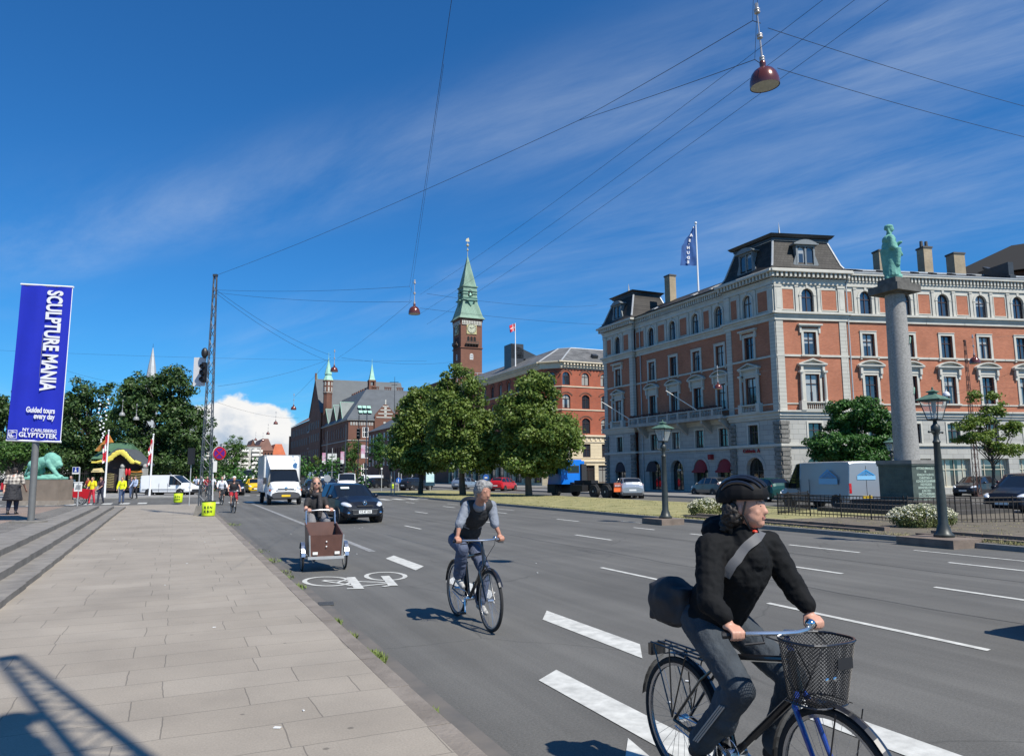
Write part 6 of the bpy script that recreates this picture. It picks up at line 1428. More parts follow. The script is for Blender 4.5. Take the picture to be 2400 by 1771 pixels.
def hang_lamp(label, P, m, und, sc=1.0, group=LAMPG, chain=True):
 """origin at the rim of the shade"""
 T = thing('hanging_lamp', label, 'street lamp', P, 0, group)
 m_ = MB(); m_.lathe([(0.228, 0.0), (0.232, 0.05), (0.222, 0.12), (0.195, 0.20), (0.15, 0.26), (0.09, 0.30), (0.045, 0.32)], n=28, cap=False); m_.lathe([(0.045, 0.32), (0.05, 0.36), (0.05, 0.40), (0.035, 0.42)], n=14)
 m_.build('shade', m, T, smooth=True, angle=50)
 g = MB(); g.lathe([(0.218, 0.008), (0.218, 0.02)], n=28); g.build('diffuser', und, T)
 if chain:
  c = MB(); c.cone((0, 0, 0.42), (0, 0, 0.9), 0.02, 0.012, 8)
  for z, r in ((0.42, 0.04), (0.46, 0.04), (0.80, 0.045), (0.84, 0.045), (1.22, 0.045), (1.26, 0.045)): c.lathe([(r, z), (r*1.1, z+0.015), (r, z+0.03)], n=12)
  c.cone((0, 0, 0.87), (0, 0, 1.22), 0.01, 0.01, 6); c.cone((0, 0, 1.29), (0, 0, 1.38), 0.03, 0.03, 8); c.build('insulator_rod', mat('insulator', (0.45, 0.42, 0.40), 0.25, 0.3), T, smooth=True)
 T.scale = (sc, sc, sc); return T
COPR = mat('lamp_maroon', (0.12, 0.027, 0.012), 0.22, 0.2, coat=0.8); UND = mat('lamp_underside', (0.42, 0.42, 0.34), 0.6, var=0.1); GREYL = mat('lamp_grey', (0.25, 0.25, 0.24), 0.4)
h1 = hang_lamp('closest glossy maroon dome lamp hanging high at the upper right', at(1793, 203, 11.0), COPR, UND); h1.rotation_euler = (R(3), R(-4), 0)
def hl(label, px, py, Y, m=COPR, group=LAMPG):
 c = copy_tree(h1); c.location = at(px, py, Y); c.rotation_euler = (0, 0, 0); c['label'] = label
 if group: c['group'] = group
 return c
LH = {}
for key, lab, px, py, Y in (('b', 'second maroon hanging lamp, left of the clock tower spire', 971, 736, 28.2), ('c', 'third maroon hanging lamp, right beside the pale green turret spire', 783, 871, 44.5), ('d', 'hanging lamp seen just left of the town hall gable', 688, 960, 62), ('e', 'hanging lamp over the white box truck in front of the cloud', 646, 994, 79), ('f', 'small far hanging lamp above the brown distant roofs', 628, 1018, 96), ('g', 'smallest far hanging lamp, lowest of the row', 616, 1034, 116), ('h', 'far hanging lamp left of the row above the pale blocks', 599, 1032, 118), ('i', 'maroon hanging lamp in front of the orange brick wall at the right', 2285, 852, 34), ('j', 'hanging lamp in front of the shaded brick front by the balcony', 1683, 912, 42), ('k', 'pale lit hanging lamp just above the near lantern roof', 2218, 928, 50)):
 LH[key] = hl(lab, px, py, Y)
for px, py, Y, lab in ((286, 974, 62, 'left one of two grey hanging lamps in front of the big park tree'), (319, 984, 62, 'right one of two grey hanging lamps in front of the big park tree')):
 c = hl(lab, px, py, Y, group='grey lamps by the park'); 
 for ch in c.children:
  if ch.name.startswith('shade'): ch.data = ch.data.copy(); ch.data.materials.clear(); ch.data.materials.append(GREYL)
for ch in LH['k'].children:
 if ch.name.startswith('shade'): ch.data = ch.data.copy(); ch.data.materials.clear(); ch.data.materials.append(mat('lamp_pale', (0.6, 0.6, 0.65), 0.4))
def wire(label, a, b_, sag=0.0, r=0.009, group='overhead wires'):
 T = MB(); n = 14; pts = [a.lerp(b_, i/n)-Vector((0, 0, sag*4*(i/n)*(1-i/n))) for i in range(n+1)]; m_ = (a+b_)/2; m_.z = a.z
 T.v = []; T.tube([p-a for p in pts], r*0.58, 5); o = T.build('overhead_wire', WIRE, None); o.location = a; tag(o, label, 'wire', group); return o
A = lambda px, py, Y: at(px, py, Y)
L1t, L1b = A(1764, 49, 11.0), A(1769, 140, 11.0)
mt = Vector((gA.x+0.1, gA.y, 10.88)); mt2 = Vector((gA.x+0.1, gA.y, 10.15)); J = A(1355, 283, 17)
wire('long wire from the lattice mast top up to the closest maroon lamp', mt, J, 0.15, 0.011); wire('upper strand from the forked joint to the closest lamp', J, L1t, 0.02, 0.010); wire('lower strand from the forked joint to the closest lamp', J, L1b, 0.02, 0.010)
wire('short link above the closest lamp', L1t, A(1783, 55, 11), 0, 0.010); wire('short link beside the closest lamp shade', L1b, A(1781, 148, 11), 0, 0.010)
wire('vertical wire joining the two joints left of the closest lamp', A(1776, -20, 10.4), L1b, 0, 0.006); wire('wire rising from the upper joint of the closest lamp out of the picture', A(1766, -20, 10.2), L1t, 0, 0.006)
wire('upper wire from the closest lamp to the right edge', A(1800, 66, 11), A(2460, 265, 15), 0.05, 0.008); wire('lower wire from the closest lamp to the right edge', A(1822, 160, 11), A(2460, 335, 15), 0.05, 0.008)
bt, bb = A(960, 671, 28.2), A(960, 707, 28.2)
wire('steep wire from the top edge down to the second hanging lamp', A(1062, -25, 9.0), bt, 0.1, 0.007)
wire('steep lower wire down to the second hanging lamp', A(1040, 150, 13), bb, 0.05, 0.006)
wire('upper wire from the mast to the second hanging lamp', mt2+Vector((0, 0, .02)), bt, 0.12, 0.010); wire('lower wire from the mast to the second hanging lamp', mt2-Vector((0, 0, .1)), bb, 0.15, 0.010)
wire('stub wire at the second hanging lamp', bt, A(971, 690, 28.2), 0, 0.008); wire('faint wire from the second lamp across to the corner building', A(1000, 688, 29), A(1400, 715, 58), 0.3, 0.010); wire('second faint wire across to the corner building', A(985, 722, 29), A(1560, 760, 58), 0.3, 0.010)
for k, (x0, y0, x1, y1) in enumerate(((1955, -20, 985, 690), (2030, -20, 985, 735), (2110, -20, 1000, 760))):
 wire(('left', 'middle', 'right')[k]+' one of three lengthwise wires running from the closest lamp to the second lamp', A(x0, y0, 9.6), A(x1, y1, 28.2), 0.15, 0.006)
wire('wire from the mast down to the third lamp', mt2, A(775, 832, 44.5), 0.3, 0.012); wire('second wire from the mast down towards the third lamp', mt2-Vector((0, 0, .15)), A(775, 848, 44.5), 0.3, 0.012)
wire('wire from the left edge past the mast', A(-20, 820, 60), A(1000, 846, 62), 0.2, 0.012); wire('descending wire behind the mast to the town hall', A(155, 868, 50), A(285, 898, 60), 0.1, 0.012); wire('long wire from the mast across the cumulus cloud', A(505, 941, 70), A(700, 979, 110), 0.5, 0.018)
wire('wire from the mast to the left of the third lamp', A(510, 905, 36), A(772, 842, 44.5), 0.2, 0.010); wire('wire from the third lamp to the far right', A(800, 838, 44.5), A(1060, 848, 70), 0.3, 0.012)
wire('lengthwise wire between the second and third lamps', A(965, 705, 28), A(790, 840, 44), 0.1, 0.009); wire('lengthwise wire from the third lamp towards the fourth', A(775, 838, 44), A(690, 930, 62), 0.1, 0.012)
wire('bright wire in front of the shaded brick front', A(1693, 878, 42), A(1825, 864, 50), 0.05, 0.012); wire('wire above the pedimented windows at the right', A(1990, 915, 55), A(2420, 905, 50), 0.2, 0.010); wire('wire across the upper brick wall at the right', A(2225, 930, 50), A(2420, 850, 45), 0.1, 0.010)
wire('wire holding the lamp in front of the orange wall', A(2286, 790, 34), A(2440, 775, 34), 0.1, 0.008)
# ================================================================== banner, signs, bins, flags on the left
def banner():
 g = G(67, 1224, COURT); Y = g.y
 T = thing('banner_stand', 'tall blue vertical museum banner on a leaning grey steel post in the forecourt', 'banner', g, 0.06)
 T.rotation_euler = (0, R(0.45), 0.0)
 def Lc(px, py): return at(px, py, Y)-g
 top, bot = Lc(105, 668), Lc(76, 1032); tl, trr, bl_, br_ = Lc(47, 668), Lc(166, 674), Lc(15, 1030), Lc(140, 1033)
 m = MB(); m.box((0, 0, -0.02), (0.85, 0.5, 0.14)); m.build('foot_plate', GRAN2, T)
 m = MB(); m.tube([(0, 0.1, 0.0), Lc(78, 1030)+Vector((0, 0.1, 0)), Lc(105, 668)+Vector((0, 0.1, 0))], 0.095, 12); m.build('post', mat('post_grey', (0.17, 0.17, 0.165), 0.5, 0.3, var=0.1), T, smooth=True)
 B_ = mat('banner_blue', (0.008, 0.020, 0.42), 0.7, var=0.08, scale=1.0)
 n, k = 26, 10; mb = MB(); vs = []
 for i in range(k+1):
  for j in range(n+1):
   a = tl.lerp(trr, i/k); b_ = bl_.lerp(br_, i/k); p = a.lerp(b_, j/n); p = p+Vector((0, 0.018*math.sin(i*1.3+j*0.12)+0.012*math.sin(i*2.9-j*.05)-0.02, 0)); vs.append(p)
 mb.add(vs, [(i*(n+1)+j, i*(n+1)+j+1, (i+1)*(n+1)+j+1, (i+1)*(n+1)+j) for i in range(k) for j in range(n)]); cl = mb.build('banner_cloth', B_, T, smooth=True)
 WT = mat('banner_white', (0.78, 0.78, 0.8), 0.6); hb = MB(); hb.tube([tl+Vector((-.03, 0, .02)), trr+Vector((.03, 0, .02))], 0.032, 8); hb.tube([bl_+Vector((-.02, 0, -.02)), br_+Vector((.02, 0, -.02))], 0.032, 8); hb.build('banner_rail', WT, T, smooth=True)
 e = MB(); e.tube([trr, br_], 0.012, 6); e.build('banner_hem', WT, cl)
 ax = (br_-trr).normalized(); xr = (trr-tl).normalized()
 lt = MB()
 def put(txt, size, px, py, rot90, sx, off=0.01, align='LEFT', sp=1.0):
  p = Lc(px, py)+Vector((0, -0.055, 0)); X = ax if rot90 else xr; Yv = xr if rot90 else -ax
  M = Matrix.Identity(4); Z_ = X.cross(Yv)
  for i in range(3): M[i][0] = X[i]; M[i][1] = Yv[i]; M[i][2] = Z_[i]; M[i][3] = p[i]
  merge(lt, text_mb(txt, size, M, 0.004, off, sx, align, sp), 0)
 put('SCULPTURE MANIA', 0.66, 112, 681, True, 0.545, 0.022)
 put('Guided tours', 0.235, 129, 969, False, 0.70, 0.006, 'RIGHT'); put('every day', 0.235, 128, 983, False, 0.70, 0.006, 'RIGHT')
 put('NY CARLSBERG', 0.135, 134, 1014, False, 1.12, 0.002, 'RIGHT'); put('GLYPTOTEK', 0.20, 134, 1027.5, False, 1.06, 0.005, 'RIGHT')
 p = Lc(30, 1018)+Vector((0, -0.05, 0)); 
 for (x0, x1, z0, z1) in ((-0.14, 0.14, 0.115, 0.13), (-0.14, 0.14, -0.13, -0.115), (-0.14, -0.125, -0.115, 0.115), (0.125, 0.14, -0.115, 0.115)): lt.b2(p.x+x0, p.x+x1, p.y-0.004, p.y, p.z+z0, p.z+z1)
 for cx, a0, a1, r in ((-0.02, 40, 320, 0.09), (-0.02, 40, 320, 0.055), (0.04, 40, 320, 0.07)): lt.tube([(p.x+cx+r*math.cos(R(a)), p.y-0.003, p.z+r*math.sin(R(a))) for a in range(a0, a1+1, 20)], 0.008, 4)
 lt.build('lettering', WT, cl)
banner()
def round_bin(label, p, txt=True, sc=1.0):
 T = thing('litter_bin', label, 'litter bin', p, 0, 'neon yellow litter bins'); NE = mat('neon_yellow', (0.55, 0.72, 0.02), 0.5, var=0.05)
 m = MB(); m.lathe([(0.26, 0.02), (0.27, 0.04), (0.28, 0.60), (0.27, 0.61)], n=24); m.build('drum', NE, T, smooth=True, angle=50)
 m = MB(); m.lathe([(0.285, 0.60), (0.285, 0.64), (0.20, 0.645), (0.20, 0.61)], n=24); m.build('rim', BLK, T, smooth=True); m = MB(); m.lathe([(0.24, -0.02), (0.24, 0.03)], n=20); m.build('base_ring', BLK, T)
 t = MB()
 for s_, z in (('REN', 0.33), ('KBH', 0.16)):
  for k, ch in enumerate(s_):
   a = -math.pi/2+(k-1)*0.42+0.05; M = Matrix.Translation((0.286*math.cos(a), 0.286*math.sin(a), z)) @ Matrix.Rotation(a+math.pi/2, 4, 'Z') @ Matrix.Rotation(R(90), 4, 'X'); merge(t, text_mb(ch, 0.15, M, 0.003, 0.003), 0)
 t.build('lettering', BLK, T); T.scale = (sc, sc, sc); return T
bn = round_bin('neon yellow litter bin at the foot of the lattice mast', G(488, 1209, .1)); bn.rotation_euler = (0, 0, R(15))
dup(bn, G(417, 1177, .1), R(10), 'neon yellow litter bin in front of the white van'); g = at(920, 1142, 101); g.z = 0; dup(bn, g, 0, 'tiny distant neon bin between the dark car and the trees')
dup(bn, g+Vector((-2.0, 30, 0)), 0, 'second tiny distant neon bin by the far pavement')
def round_sign():
 g = G(497, 1205, .1); T = thing('no_stopping_sign', 'round red and blue no stopping sign on a white curved bracket beside the mast', 'road sign', g, 0); Y = g.y
 Lc = lambda px, py: at(px, py, Y)-g
 c = Lc(515, 1062); r = 15.0*Y/F_PX
 m = MB(); m.tube([(0, 0.05, 0), Lc(499, 1060)+Vector((0, .05, 0)), Lc(501, 1052)+Vector((0, .05, 0)), Lc(508, 1046)+Vector((0, .05, 0)), Lc(515, 1044)+Vector((0, .05, 0))], 0.022, 8); m.build('pole', POLEW, T, smooth=True)
 m = MB(); m.lathe([(r, -0.02), (r, 0.0)], c, 32, 'Y'); d = m.build('sign_disc', mat('sign_red', (0.50, 0.015, 0.02), 0.4), T)
 m = MB(); m.lathe([(r*0.80, -0.03), (r*0.80, -0.021)], c, 32, 'Y'); m.build('blue_field', mat('sign_blue', (0.10, 0.02, 0.22), 0.4), d)
 m = MB(); [m.box(c+Vector((0, -0.036, 0)), (r*1.6, 0.006+0.002*k, r*0.17), Matrix.Rotation(R(a), 3, 'Y')) for k, a in enumerate((45, -45))]; m.build('red_cross', MATS['sign_red'], d)
 m = MB(); q = Lc(504, 1093); m.box(q, (0.17, 0.02, 0.50)); m.build('plate', WHITEF, T)
round_sign()
def thin_pole(name, label, p, h, r=0.03, m=None, cat='post', group=None):
 T = thing(name, label, cat, p, 0, group); q = MB(); q.cone((0, 0, 0), (0, 0, h), r, r, 8); q.build('pole', m or LEAD, T); return T
T = thin_pole('traffic_light', 'grey signal post in front of the white van with a dark signal head', G(443, 1184, .1), 3.3); m = MB(); m.b2(-0.16, 0.16, -0.16, 0.1, 2.4, 3.35); m.build('signal_head', BLK, T)
def info_signs():
 g = at(180, 1175, 42); g.z = 0.1; Lc = lambda px, py: at(px, py, 42)-g
 T = thing('toilet_sign', 'blue and white pictogram sign on a grey post over a white map board', 'sign', g); m = MB(); m.cone((0.05, 0, 0), (0.05, 0, Lc(184, 1095).z), 0.03, 0.03, 8); m.build('post', LEAD, T)
 c = Lc(178, 1102); m = MB(); m.box(c, (0.40, 0.03, 0.40)); s = m.build('sign_panel', WHITEF, T); m = MB(); m.box(c+Vector((0, -0.02, 0.04)), (0.34, 0.02, 0.28)); m.build('blue_field', mat('deep_blue', (0.01, 0.03, 0.22), 0.4), s)
 m = MB(); m.sph(c+Vector((0, -0.035, 0.12)), (0.03, 0.01, 0.035), 8, 6); m.add([c+Vector((-0.07, -0.035, -0.07)), c+Vector((0.07, -0.035, -0.07)), c+Vector((0.0, -0.035, 0.11))], [(0, 1, 2)]); m.build('pictogram', WHITEF, s)
 c = Lc(183, 1141); m = MB(); m.box(c, (0.44, 0.03, 0.48)); m.b2(c.x-.26, c.x+.26, c.y-.03, c.y+.03, c.z+.25, c.z+.29); b_ = m.build('map_board', WHITEF, T); m = MB()
 for i in range(5): m.tube([(c.x-0.16+i*0.02, c.y-0.025, c.z-0.12+i*0.06), (c.x+0.05, c.y-0.025, c.z-0.1+i*0.05), (c.x+0.16, c.y-0.025, c.z-0.14+i*0.06)], 0.008, 4)
 m.build('map_lines', BLK, b_)
info_signs()
def park_flagpole(label, pxb, pyb, pxt, pyt, Y, seed):
 a = at(pxb, pyb, Y); a.z = 0.1; t = at(pxt, pyt, Y)-a; T = thing('flagpole', label, 'flagpole', a, 0, 'white flagpoles by the park gate')
 m = MB(); m.tube([(0, 0, 0), t], [0.09, 0.05], 10); m.sph(t, 0.09, 8, 6); m.build('pole', POLEW, T, smooth=True)
 f = MB(Matrix.Translation(t+Vector((-0.03, 0, -0.25)))); n, k = 6, 12; vs = []
 for i in range(n+1):
  for j in range(k+1): vs.append((-0.42*(i/n)*(0.5+0.5*j/k)+0.03*math.sin(j), 0.10*math.sin(i*2+j*0.7+seed), -2.3*j/k-0.3*(i/n)))
 f.add(vs, [(i*(k+1)+j, i*(k+1)+j+1, (i+1)*(k+1)+j+1, (i+1)*(k+1)+j) for i in range(n) for j in range(k)])
 for q in range(len(f.f)): i, j = divmod(q, k); f.mi[q] = 1 if (j in (5, 6) or i == 2 or (i+j) % 7 == 0) else 0
 f.build('flag', [FLAGR, FLAGW], T, smooth=True)
park_flagpole('left white flagpole with a limp red and white flag before the pagoda gate', 247, 1128, 255, 1009, 62, 1); park_flagpole('right white flagpole with a limp red and white flag near the white van', 350, 1163, 360, 1018, 66, 2)
# ================================================================== pagoda style gate and the park fence
def gate():
 Y = 77.6; g = at(285, 1120, Y); g.z = 0.1; Lc = lambda px, py, d=0: at(px, py, Y+d)-g
 T = thing('pagoda_gate', 'pagoda gate with green tiled roof, orange ridge and yellow scrollwork under a curved gable', 'gate', g)
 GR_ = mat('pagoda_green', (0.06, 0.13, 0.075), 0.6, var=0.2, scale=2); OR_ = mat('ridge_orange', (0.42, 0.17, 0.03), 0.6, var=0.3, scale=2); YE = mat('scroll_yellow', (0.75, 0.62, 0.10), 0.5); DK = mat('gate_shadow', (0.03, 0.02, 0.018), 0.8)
 a, b_, c, d = Lc(212, 1075), Lc(300, 1075), Lc(285, 1036), Lc(233, 1036); m = MB(); dy = 4.5
 m.add([a, b_, c+Vector((0, 2.2, 0)), d+Vector((0, 2.2, 0)), a+Vector((0, dy, 0)), b_+Vector((0, dy, 0))], [(0, 1, 2, 3), (3, 2, 5, 4), (0, 3, 4), (1, 5, 2)]); m.build('tiled_roof', GR_, T)
 m = MB(); m.prism([Lc(222, 1056), Lc(232, 1057), Lc(238, 1042), Lc(262, 1036), Lc(252, 1018), Lc(246, 1030), Lc(230, 1046)], (0, 0.4, 0)); m.build('ridge_ornament', OR_, T)
 # curved gable
 out = [(252, 1072), (258, 1063), (266, 1055), (276, 1050), (286, 1051), (296, 1056), (306, 1066), (316, 1077), (330, 1087)]; inn = [(252, 1076), (260, 1069), (268, 1062), (278, 1056), (286, 1056), (293, 1061), (302, 1071), (314, 1082), (329, 1091)]
 m = MB()
 for i in range(len(out)-1): m.prism([Lc(*inn[i], -1), Lc(*inn[i+1], -1), Lc(*out[i+1], -1), Lc(*out[i], -1)], (0, 3.0, 0))
 m.build('gable_roof', SLATE3, T)
 m = MB(); rnd = random.Random(4)
 for i in range(len(inn)-2):
  for t in (0, .25, .5, .75): x = inn[i][0]+(inn[i+1][0]-inn[i][0])*t; y = inn[i][1]+(inn[i+1][1]-inn[i][1])*t; m.sph(Lc(x, y+3.2, -1.1), (0.22+rnd.random()*0.14, 0.08, 0.16+rnd.random()*0.12), 8, 6)
 m.b2(*[v for v in (Lc(228, 1084).x, Lc(238, 1084).x)], Lc(230, 1084, -1).y-.1, Lc(230, 1084, -1).y+.1, Lc(230, 1085).z, Lc(230, 1081).z); m.tube([Lc(317, 1081, -1.1), Lc(329, 1086, -1.1)], 0.16, 6); m.tube([Lc(228, 1083, -1.1), Lc(238, 1080, -1.1)], 0.14, 6); m.build('yellow_scrollwork', YE, T)
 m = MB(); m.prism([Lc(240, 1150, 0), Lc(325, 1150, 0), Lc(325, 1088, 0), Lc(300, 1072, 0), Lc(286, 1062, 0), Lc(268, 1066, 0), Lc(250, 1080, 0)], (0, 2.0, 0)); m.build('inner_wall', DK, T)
 for px, y0, y1 in ((215, 1106, 1101), (305, 1103, 1095)):
  m = MB(); m.add([Lc(px-2, 1106, -1), Lc(px+30, 1106, -1), Lc(px+24, 1096, 0.5), Lc(px+4, 1098, 0.5)], [(0, 1, 2, 3)]); m.build('side_roof', OR_ if px > 300 else mat('straw_roof', (0.5, 0.42, 0.2), 0.8), T)
 for px, h0 in ((296, 1098), (303, 1097)): m = MB(); c_ = Lc(px, 1106, -2); m.sph(c_, (0.14, 0.14, 0.38), 10, 8); m.build('paper_lantern', mat('lantern_red', (0.5, 0.01, 0.015), 0.5), T, smooth=True)
gate()
def park_fence():
 Y0 = 76; T = thing('park_fence', 'dark iron park fence with gate pillars topped by stone balls', 'fence', at(60, 1120, 74)*Vector((1, 1, 0)) if False else Vector((at(60, 1120, 76).x, 76, 0.1)))
 o = T.location.copy(); IR = MATS['black_iron']; b_ = MB(); r = MB(); 
 p0 = Vector((at(-60, 1120, 70).x, 70, 0.1))-o; p1 = Vector((at(470, 1120, 86).x, 86, 0.1))-o; L = (p1-p0).length; n = int(L/0.2)
 for i in range(n): q = p0.lerp(p1, i/n); b_.cone(q, q+Vector((0, 0, 2.3)), 0.018, 0.012, 4, cap=False)
 b_.build('bars', IR, T); 
 for z in (0.25, 2.05): r.tube([p0+Vector((0, 0, z)), p1+Vector((0, 0, z))], 0.03, 4)
 r.build('rails', IR, T); w = MB(); w.tube([p0+Vector((0, 0, .1)), p1+Vector((0, 0, .1))], 0.2, 4); w.build('plinth', GRAN, T)
 for px in (286, 339):
  m = MB(); c = Vector((at(px, 1120, 77).x, 77, 0.1))-o; h = 2.55; m.b2(c.x-.22, c.x+.22, c.y-.22, c.y+.22, 0, h); pm = m.build('stone_pillar', STONE_D, T); m = MB(); m.sph(c+Vector((0, 0, h+0.22)), 0.24, 14, 10); m.build('stone_ball', STONE_D, pm, smooth=True)
 for px, w_ in ((262, 0.9), (322, 1.5)):
  m = MB(); c = Vector((at(px, 1120, 77).x, 76.6, 0.1))-o; GB = mat('gate_gold', (0.45, 0.38, 0.15), 0.5)
  for i in range(9): m.tube([(c.x-w_/2, c.y, 0.6+i*0.17), (c.x, c.y, 0.66+i*0.17), (c.x+w_/2, c.y, 0.6+i*0.17)], 0.022, 4)
  m.build('gate_scroll', GB, T)
park_fence()
def dark_hedge():
 T = thing('park_hedge', 'deep green hedge closing off the park behind the iron fence', 'hedge', Vector((-44, 92, 0.1))); rnd = random.Random(5); lf = MB()
 for i in range(260): leaves(lf, (rnd.uniform(-50, 26), rnd.uniform(-2, 2)+rnd.uniform(0, 1)*0, rnd.uniform(0.3, 3.2)), rnd.uniform(0.8, 1.5), 44, 0.42, rnd)
 lf.build('foliage', LF_DEEP, T)
dark_hedge()
bl = MB(); rnd = random.Random(8)
o_ = at(240, 935, 78)
for k, (x0, y0, x1, y1) in enumerate(((231, 938, 240, 1035), (253, 936, 240, 1030))):
 for i in range(11): t = i/10; p = at(x0+(x1-x0)*t+3*math.sin(i*1.7), y0+(y1-y0)*t, 78)-o_; bl.sph(p, 0.10, 8, 6)
o = bl.build('festoon_bulbs', mat('bulb_white', (0.8, 0.8, 0.8), 0.3)); o.location = o_; tag(o, 'white globe bulbs strung in the park tree right of the banner', 'festoon lights')
# ================================================================== lion on its block
def lion():
 Y = 36.6; g = at(96, 1185, Y); g.z = COURT; Lc = lambda px, py: at(px, py, Y)-g
 k = Y/F_PX; w = 103*k; h = Lc(96, 1124).z
 T = thing('stone_plinth', 'plain brown stone block that carries the bronze lion', 'plinth', g); m = MB(); m.b2(-w/2, w/2, -0.5, 0.7, 0.22, h); m.build('block', mat('plinth_stone', (0.20, 0.16, 0.125), 0.85, var=0.15, scale=2, bump=0.3, bscale=20), T)
 m = MB(); m.b2(-w/2-0.06, w/2+0.06, -0.58, 0.78, 0, 0.22); m.build('footing', mat('plinth_foot', (0.27, 0.23, 0.19), 0.85, var=0.15), T)
 Ln = thing('lion_statue', 'verdigris bronze lion leaning forward over its prey on a stone block', 'statue', g+Vector((0, 0, h)))
 q = lambda x, y, z: (x, y, z)      # x forward (picture right), metres
 b_ = Blob(); s = 1.0
 b_.box((0, 0.1, 0.07), (2.1, 0.8, 0.13)); b_.ell((0.2, 0.05, 0.13), (0.85, 0.3, 0.08))
 b_.ell((-0.42, 0.1, 0.82), (0.42, 0.25, 0.30)); b_.ell((-0.05, 0.1, 0.95), (0.45, 0.24, 0.28)); b_.ell((0.28, 0.1, 1.12), (0.36, 0.27, 0.33)); b_.ell((0.50, 0.08, 0.98), (0.33, 0.29, 0.36)); b_.ell((0.64, 0.06, 0.84), (0.24, 0.22, 0.28))
 b_.ell((0.72, 0.04, 0.86), (0.20, 0.16, 0.19)); b_.ell((0.86, 0.03, 0.78), (0.12, 0.10, 0.10)); b_.ell((0.82, 0.03, 0.66), (0.08, 0.08, 0.05)); b_.ell((0.62, -0.1, 1.08), (0.06, 0.05, 0.07)); b_.ell((0.62, 0.22, 1.08), (0.06, 0.05, 0.07))
 for y in (-0.12, 0.32):
  dx = 0.12 if y > 0 else 0
  b_.chain([(0.32, y, 0.90), (0.52-dx*2, y, 0.60), (0.80-dx*2, y, 0.28), (0.93-dx*2, y, 0.20)], [0.18, 0.12, 0.085, 0.075]); b_.ell((0.97-dx*2, y, 0.18), (0.13, 0.08, 0.07))
  b_.chain([(-0.50, y, 0.78), (-0.42+dx, y, 0.45), (-0.72+dx, y, 0.30), (-0.62+dx, y, 0.16)], [0.26, 0.17, 0.09, 0.075]); b_.ell((-0.52+dx, y, 0.16), (0.13, 0.07, 0.06))
 b_.chain([(-0.80, 0.1, 0.80), (-0.95, 0.1, 0.5), (-1.0, 0.1, 0.25)], [0.07, 0.05, 0.06]); b_.chain([(0.0, -0.1, 0.2), (0.5, -0.2, 0.2), (0.9, -0.1, 0.22)], [0.06, 0.09, 0.05])
 b_.build('body', mat('lion_verdigris', (0.20, 0.46, 0.36), 0.75, c2=(0.12, 0.32, 0.26), scale=3, detail=8), Ln, 0.03, 2, 0.012, 7, 5)
 Ln.scale = (0.93, 0.93, 0.93)
lion()
# ================================================================== distant signals, signs, hanging banners
def pole_sign(name, label, px, py_b, Y, h, things_, cat='sign', r=0.045):
 p = at(px, py_b, Y); p.z = 0.1; T = thing(name, label, cat, p); m = MB(); m.cone((0, 0, 0), (0, 0, h), r, r, 8); m.build('pole', LEAD, T)
 for nm, c, s, mm in things_: m = MB(); (m.lathe([(s[0], -0.02), (s[0], 0.02)], c, 20, 'Y') if len(s) == 1 else m.box(c, s)); m.build(nm, mm, T)
 return T
SB = mat('sign_blue_face', (0.03, 0.12, 0.45), 0.4); SR = mat('sign_red_face', (0.45, 0.02, 0.03), 0.4)
pole_sign('direction_sign', 'pale post carrying two white panels in front of the dark town hall front', 777, 1140, 95, 5.2, [('white_panel', (-0.33, -0.06, 4.0), (0.5, 0.04, 1.0), WHITEF), ('white_panel', (0.33, -0.06, 4.0), (0.5, 0.04, 1.0), WHITEF)])
pole_sign('keep_right_sign', 'blue round arrow sign on a low post left of the big trees', 934, 1142, 78, 2.0, [('blue_disc', (0, -0.05, 1.15), (0.28,), SB), ('white_arrow', (0, -0.09, 1.15), (0.08, 0.02, 0.32), WHITEF)])
pole_sign('round_blue_sign', 'blue round sign with white symbol behind the grey haired cyclist', 1139, 1140, 66, 2.6, [('blue_disc', (0, -0.05, 1.45), (0.27,), SB), ('white_symbol', (0, -0.09, 1.42), (0.25, 0.02, 0.12), WHITEF)])
pole_sign('no_entry_sign', 'small red round sign in the shade under the trees', 965, 1135, 100, 2.9, [('red_disc', (0, -0.05, 2.7), (0.32,), SR), ('white_plate', (0.1, -0.05, 1.8), (0.12, 0.03, 0.5), WHITEF)])
pole_sign('grey_sign_back', 'round grey back of a sign on a short post left of the black hatchback', 767, 1145, 62, 1.7, [('grey_disc', (0, -0.05, 1.45), (0.30,), LEAD)])
pole_sign('signal_post', 'bare grey post on the traffic island', 924, 1150, 68, 2.5, [('top_box', (0, 0, 2.4), (0.22, 0.15, 0.12), LEAD)], 'post')
pole_sign('signal_post', 'second thin grey post on the traffic island, nearer the dark parked car', 894, 1145, 80, 2.3, [('white_lamp', (0, 0, 2.4), (0.16, 0.16, 0.16), WHITEF)], 'post')
pole_sign('poster_stand', 'illuminated style white and turquoise poster stand under the lime trees', 1008, 1140, 80, 0.6, [('frame', (0, 0, 1.5), (1.0, 0.15, 1.9), mat('poster_teal', (0.02, 0.06, 0.10), 0.4)), ('poster', (0, -0.09, 1.65), (0.86, 0.02, 1.45), mat('poster_face', (0.70, 0.85, 0.85), 0.5, c2=(0.45, 0.72, 0.76), scale=3))], 'poster stand')
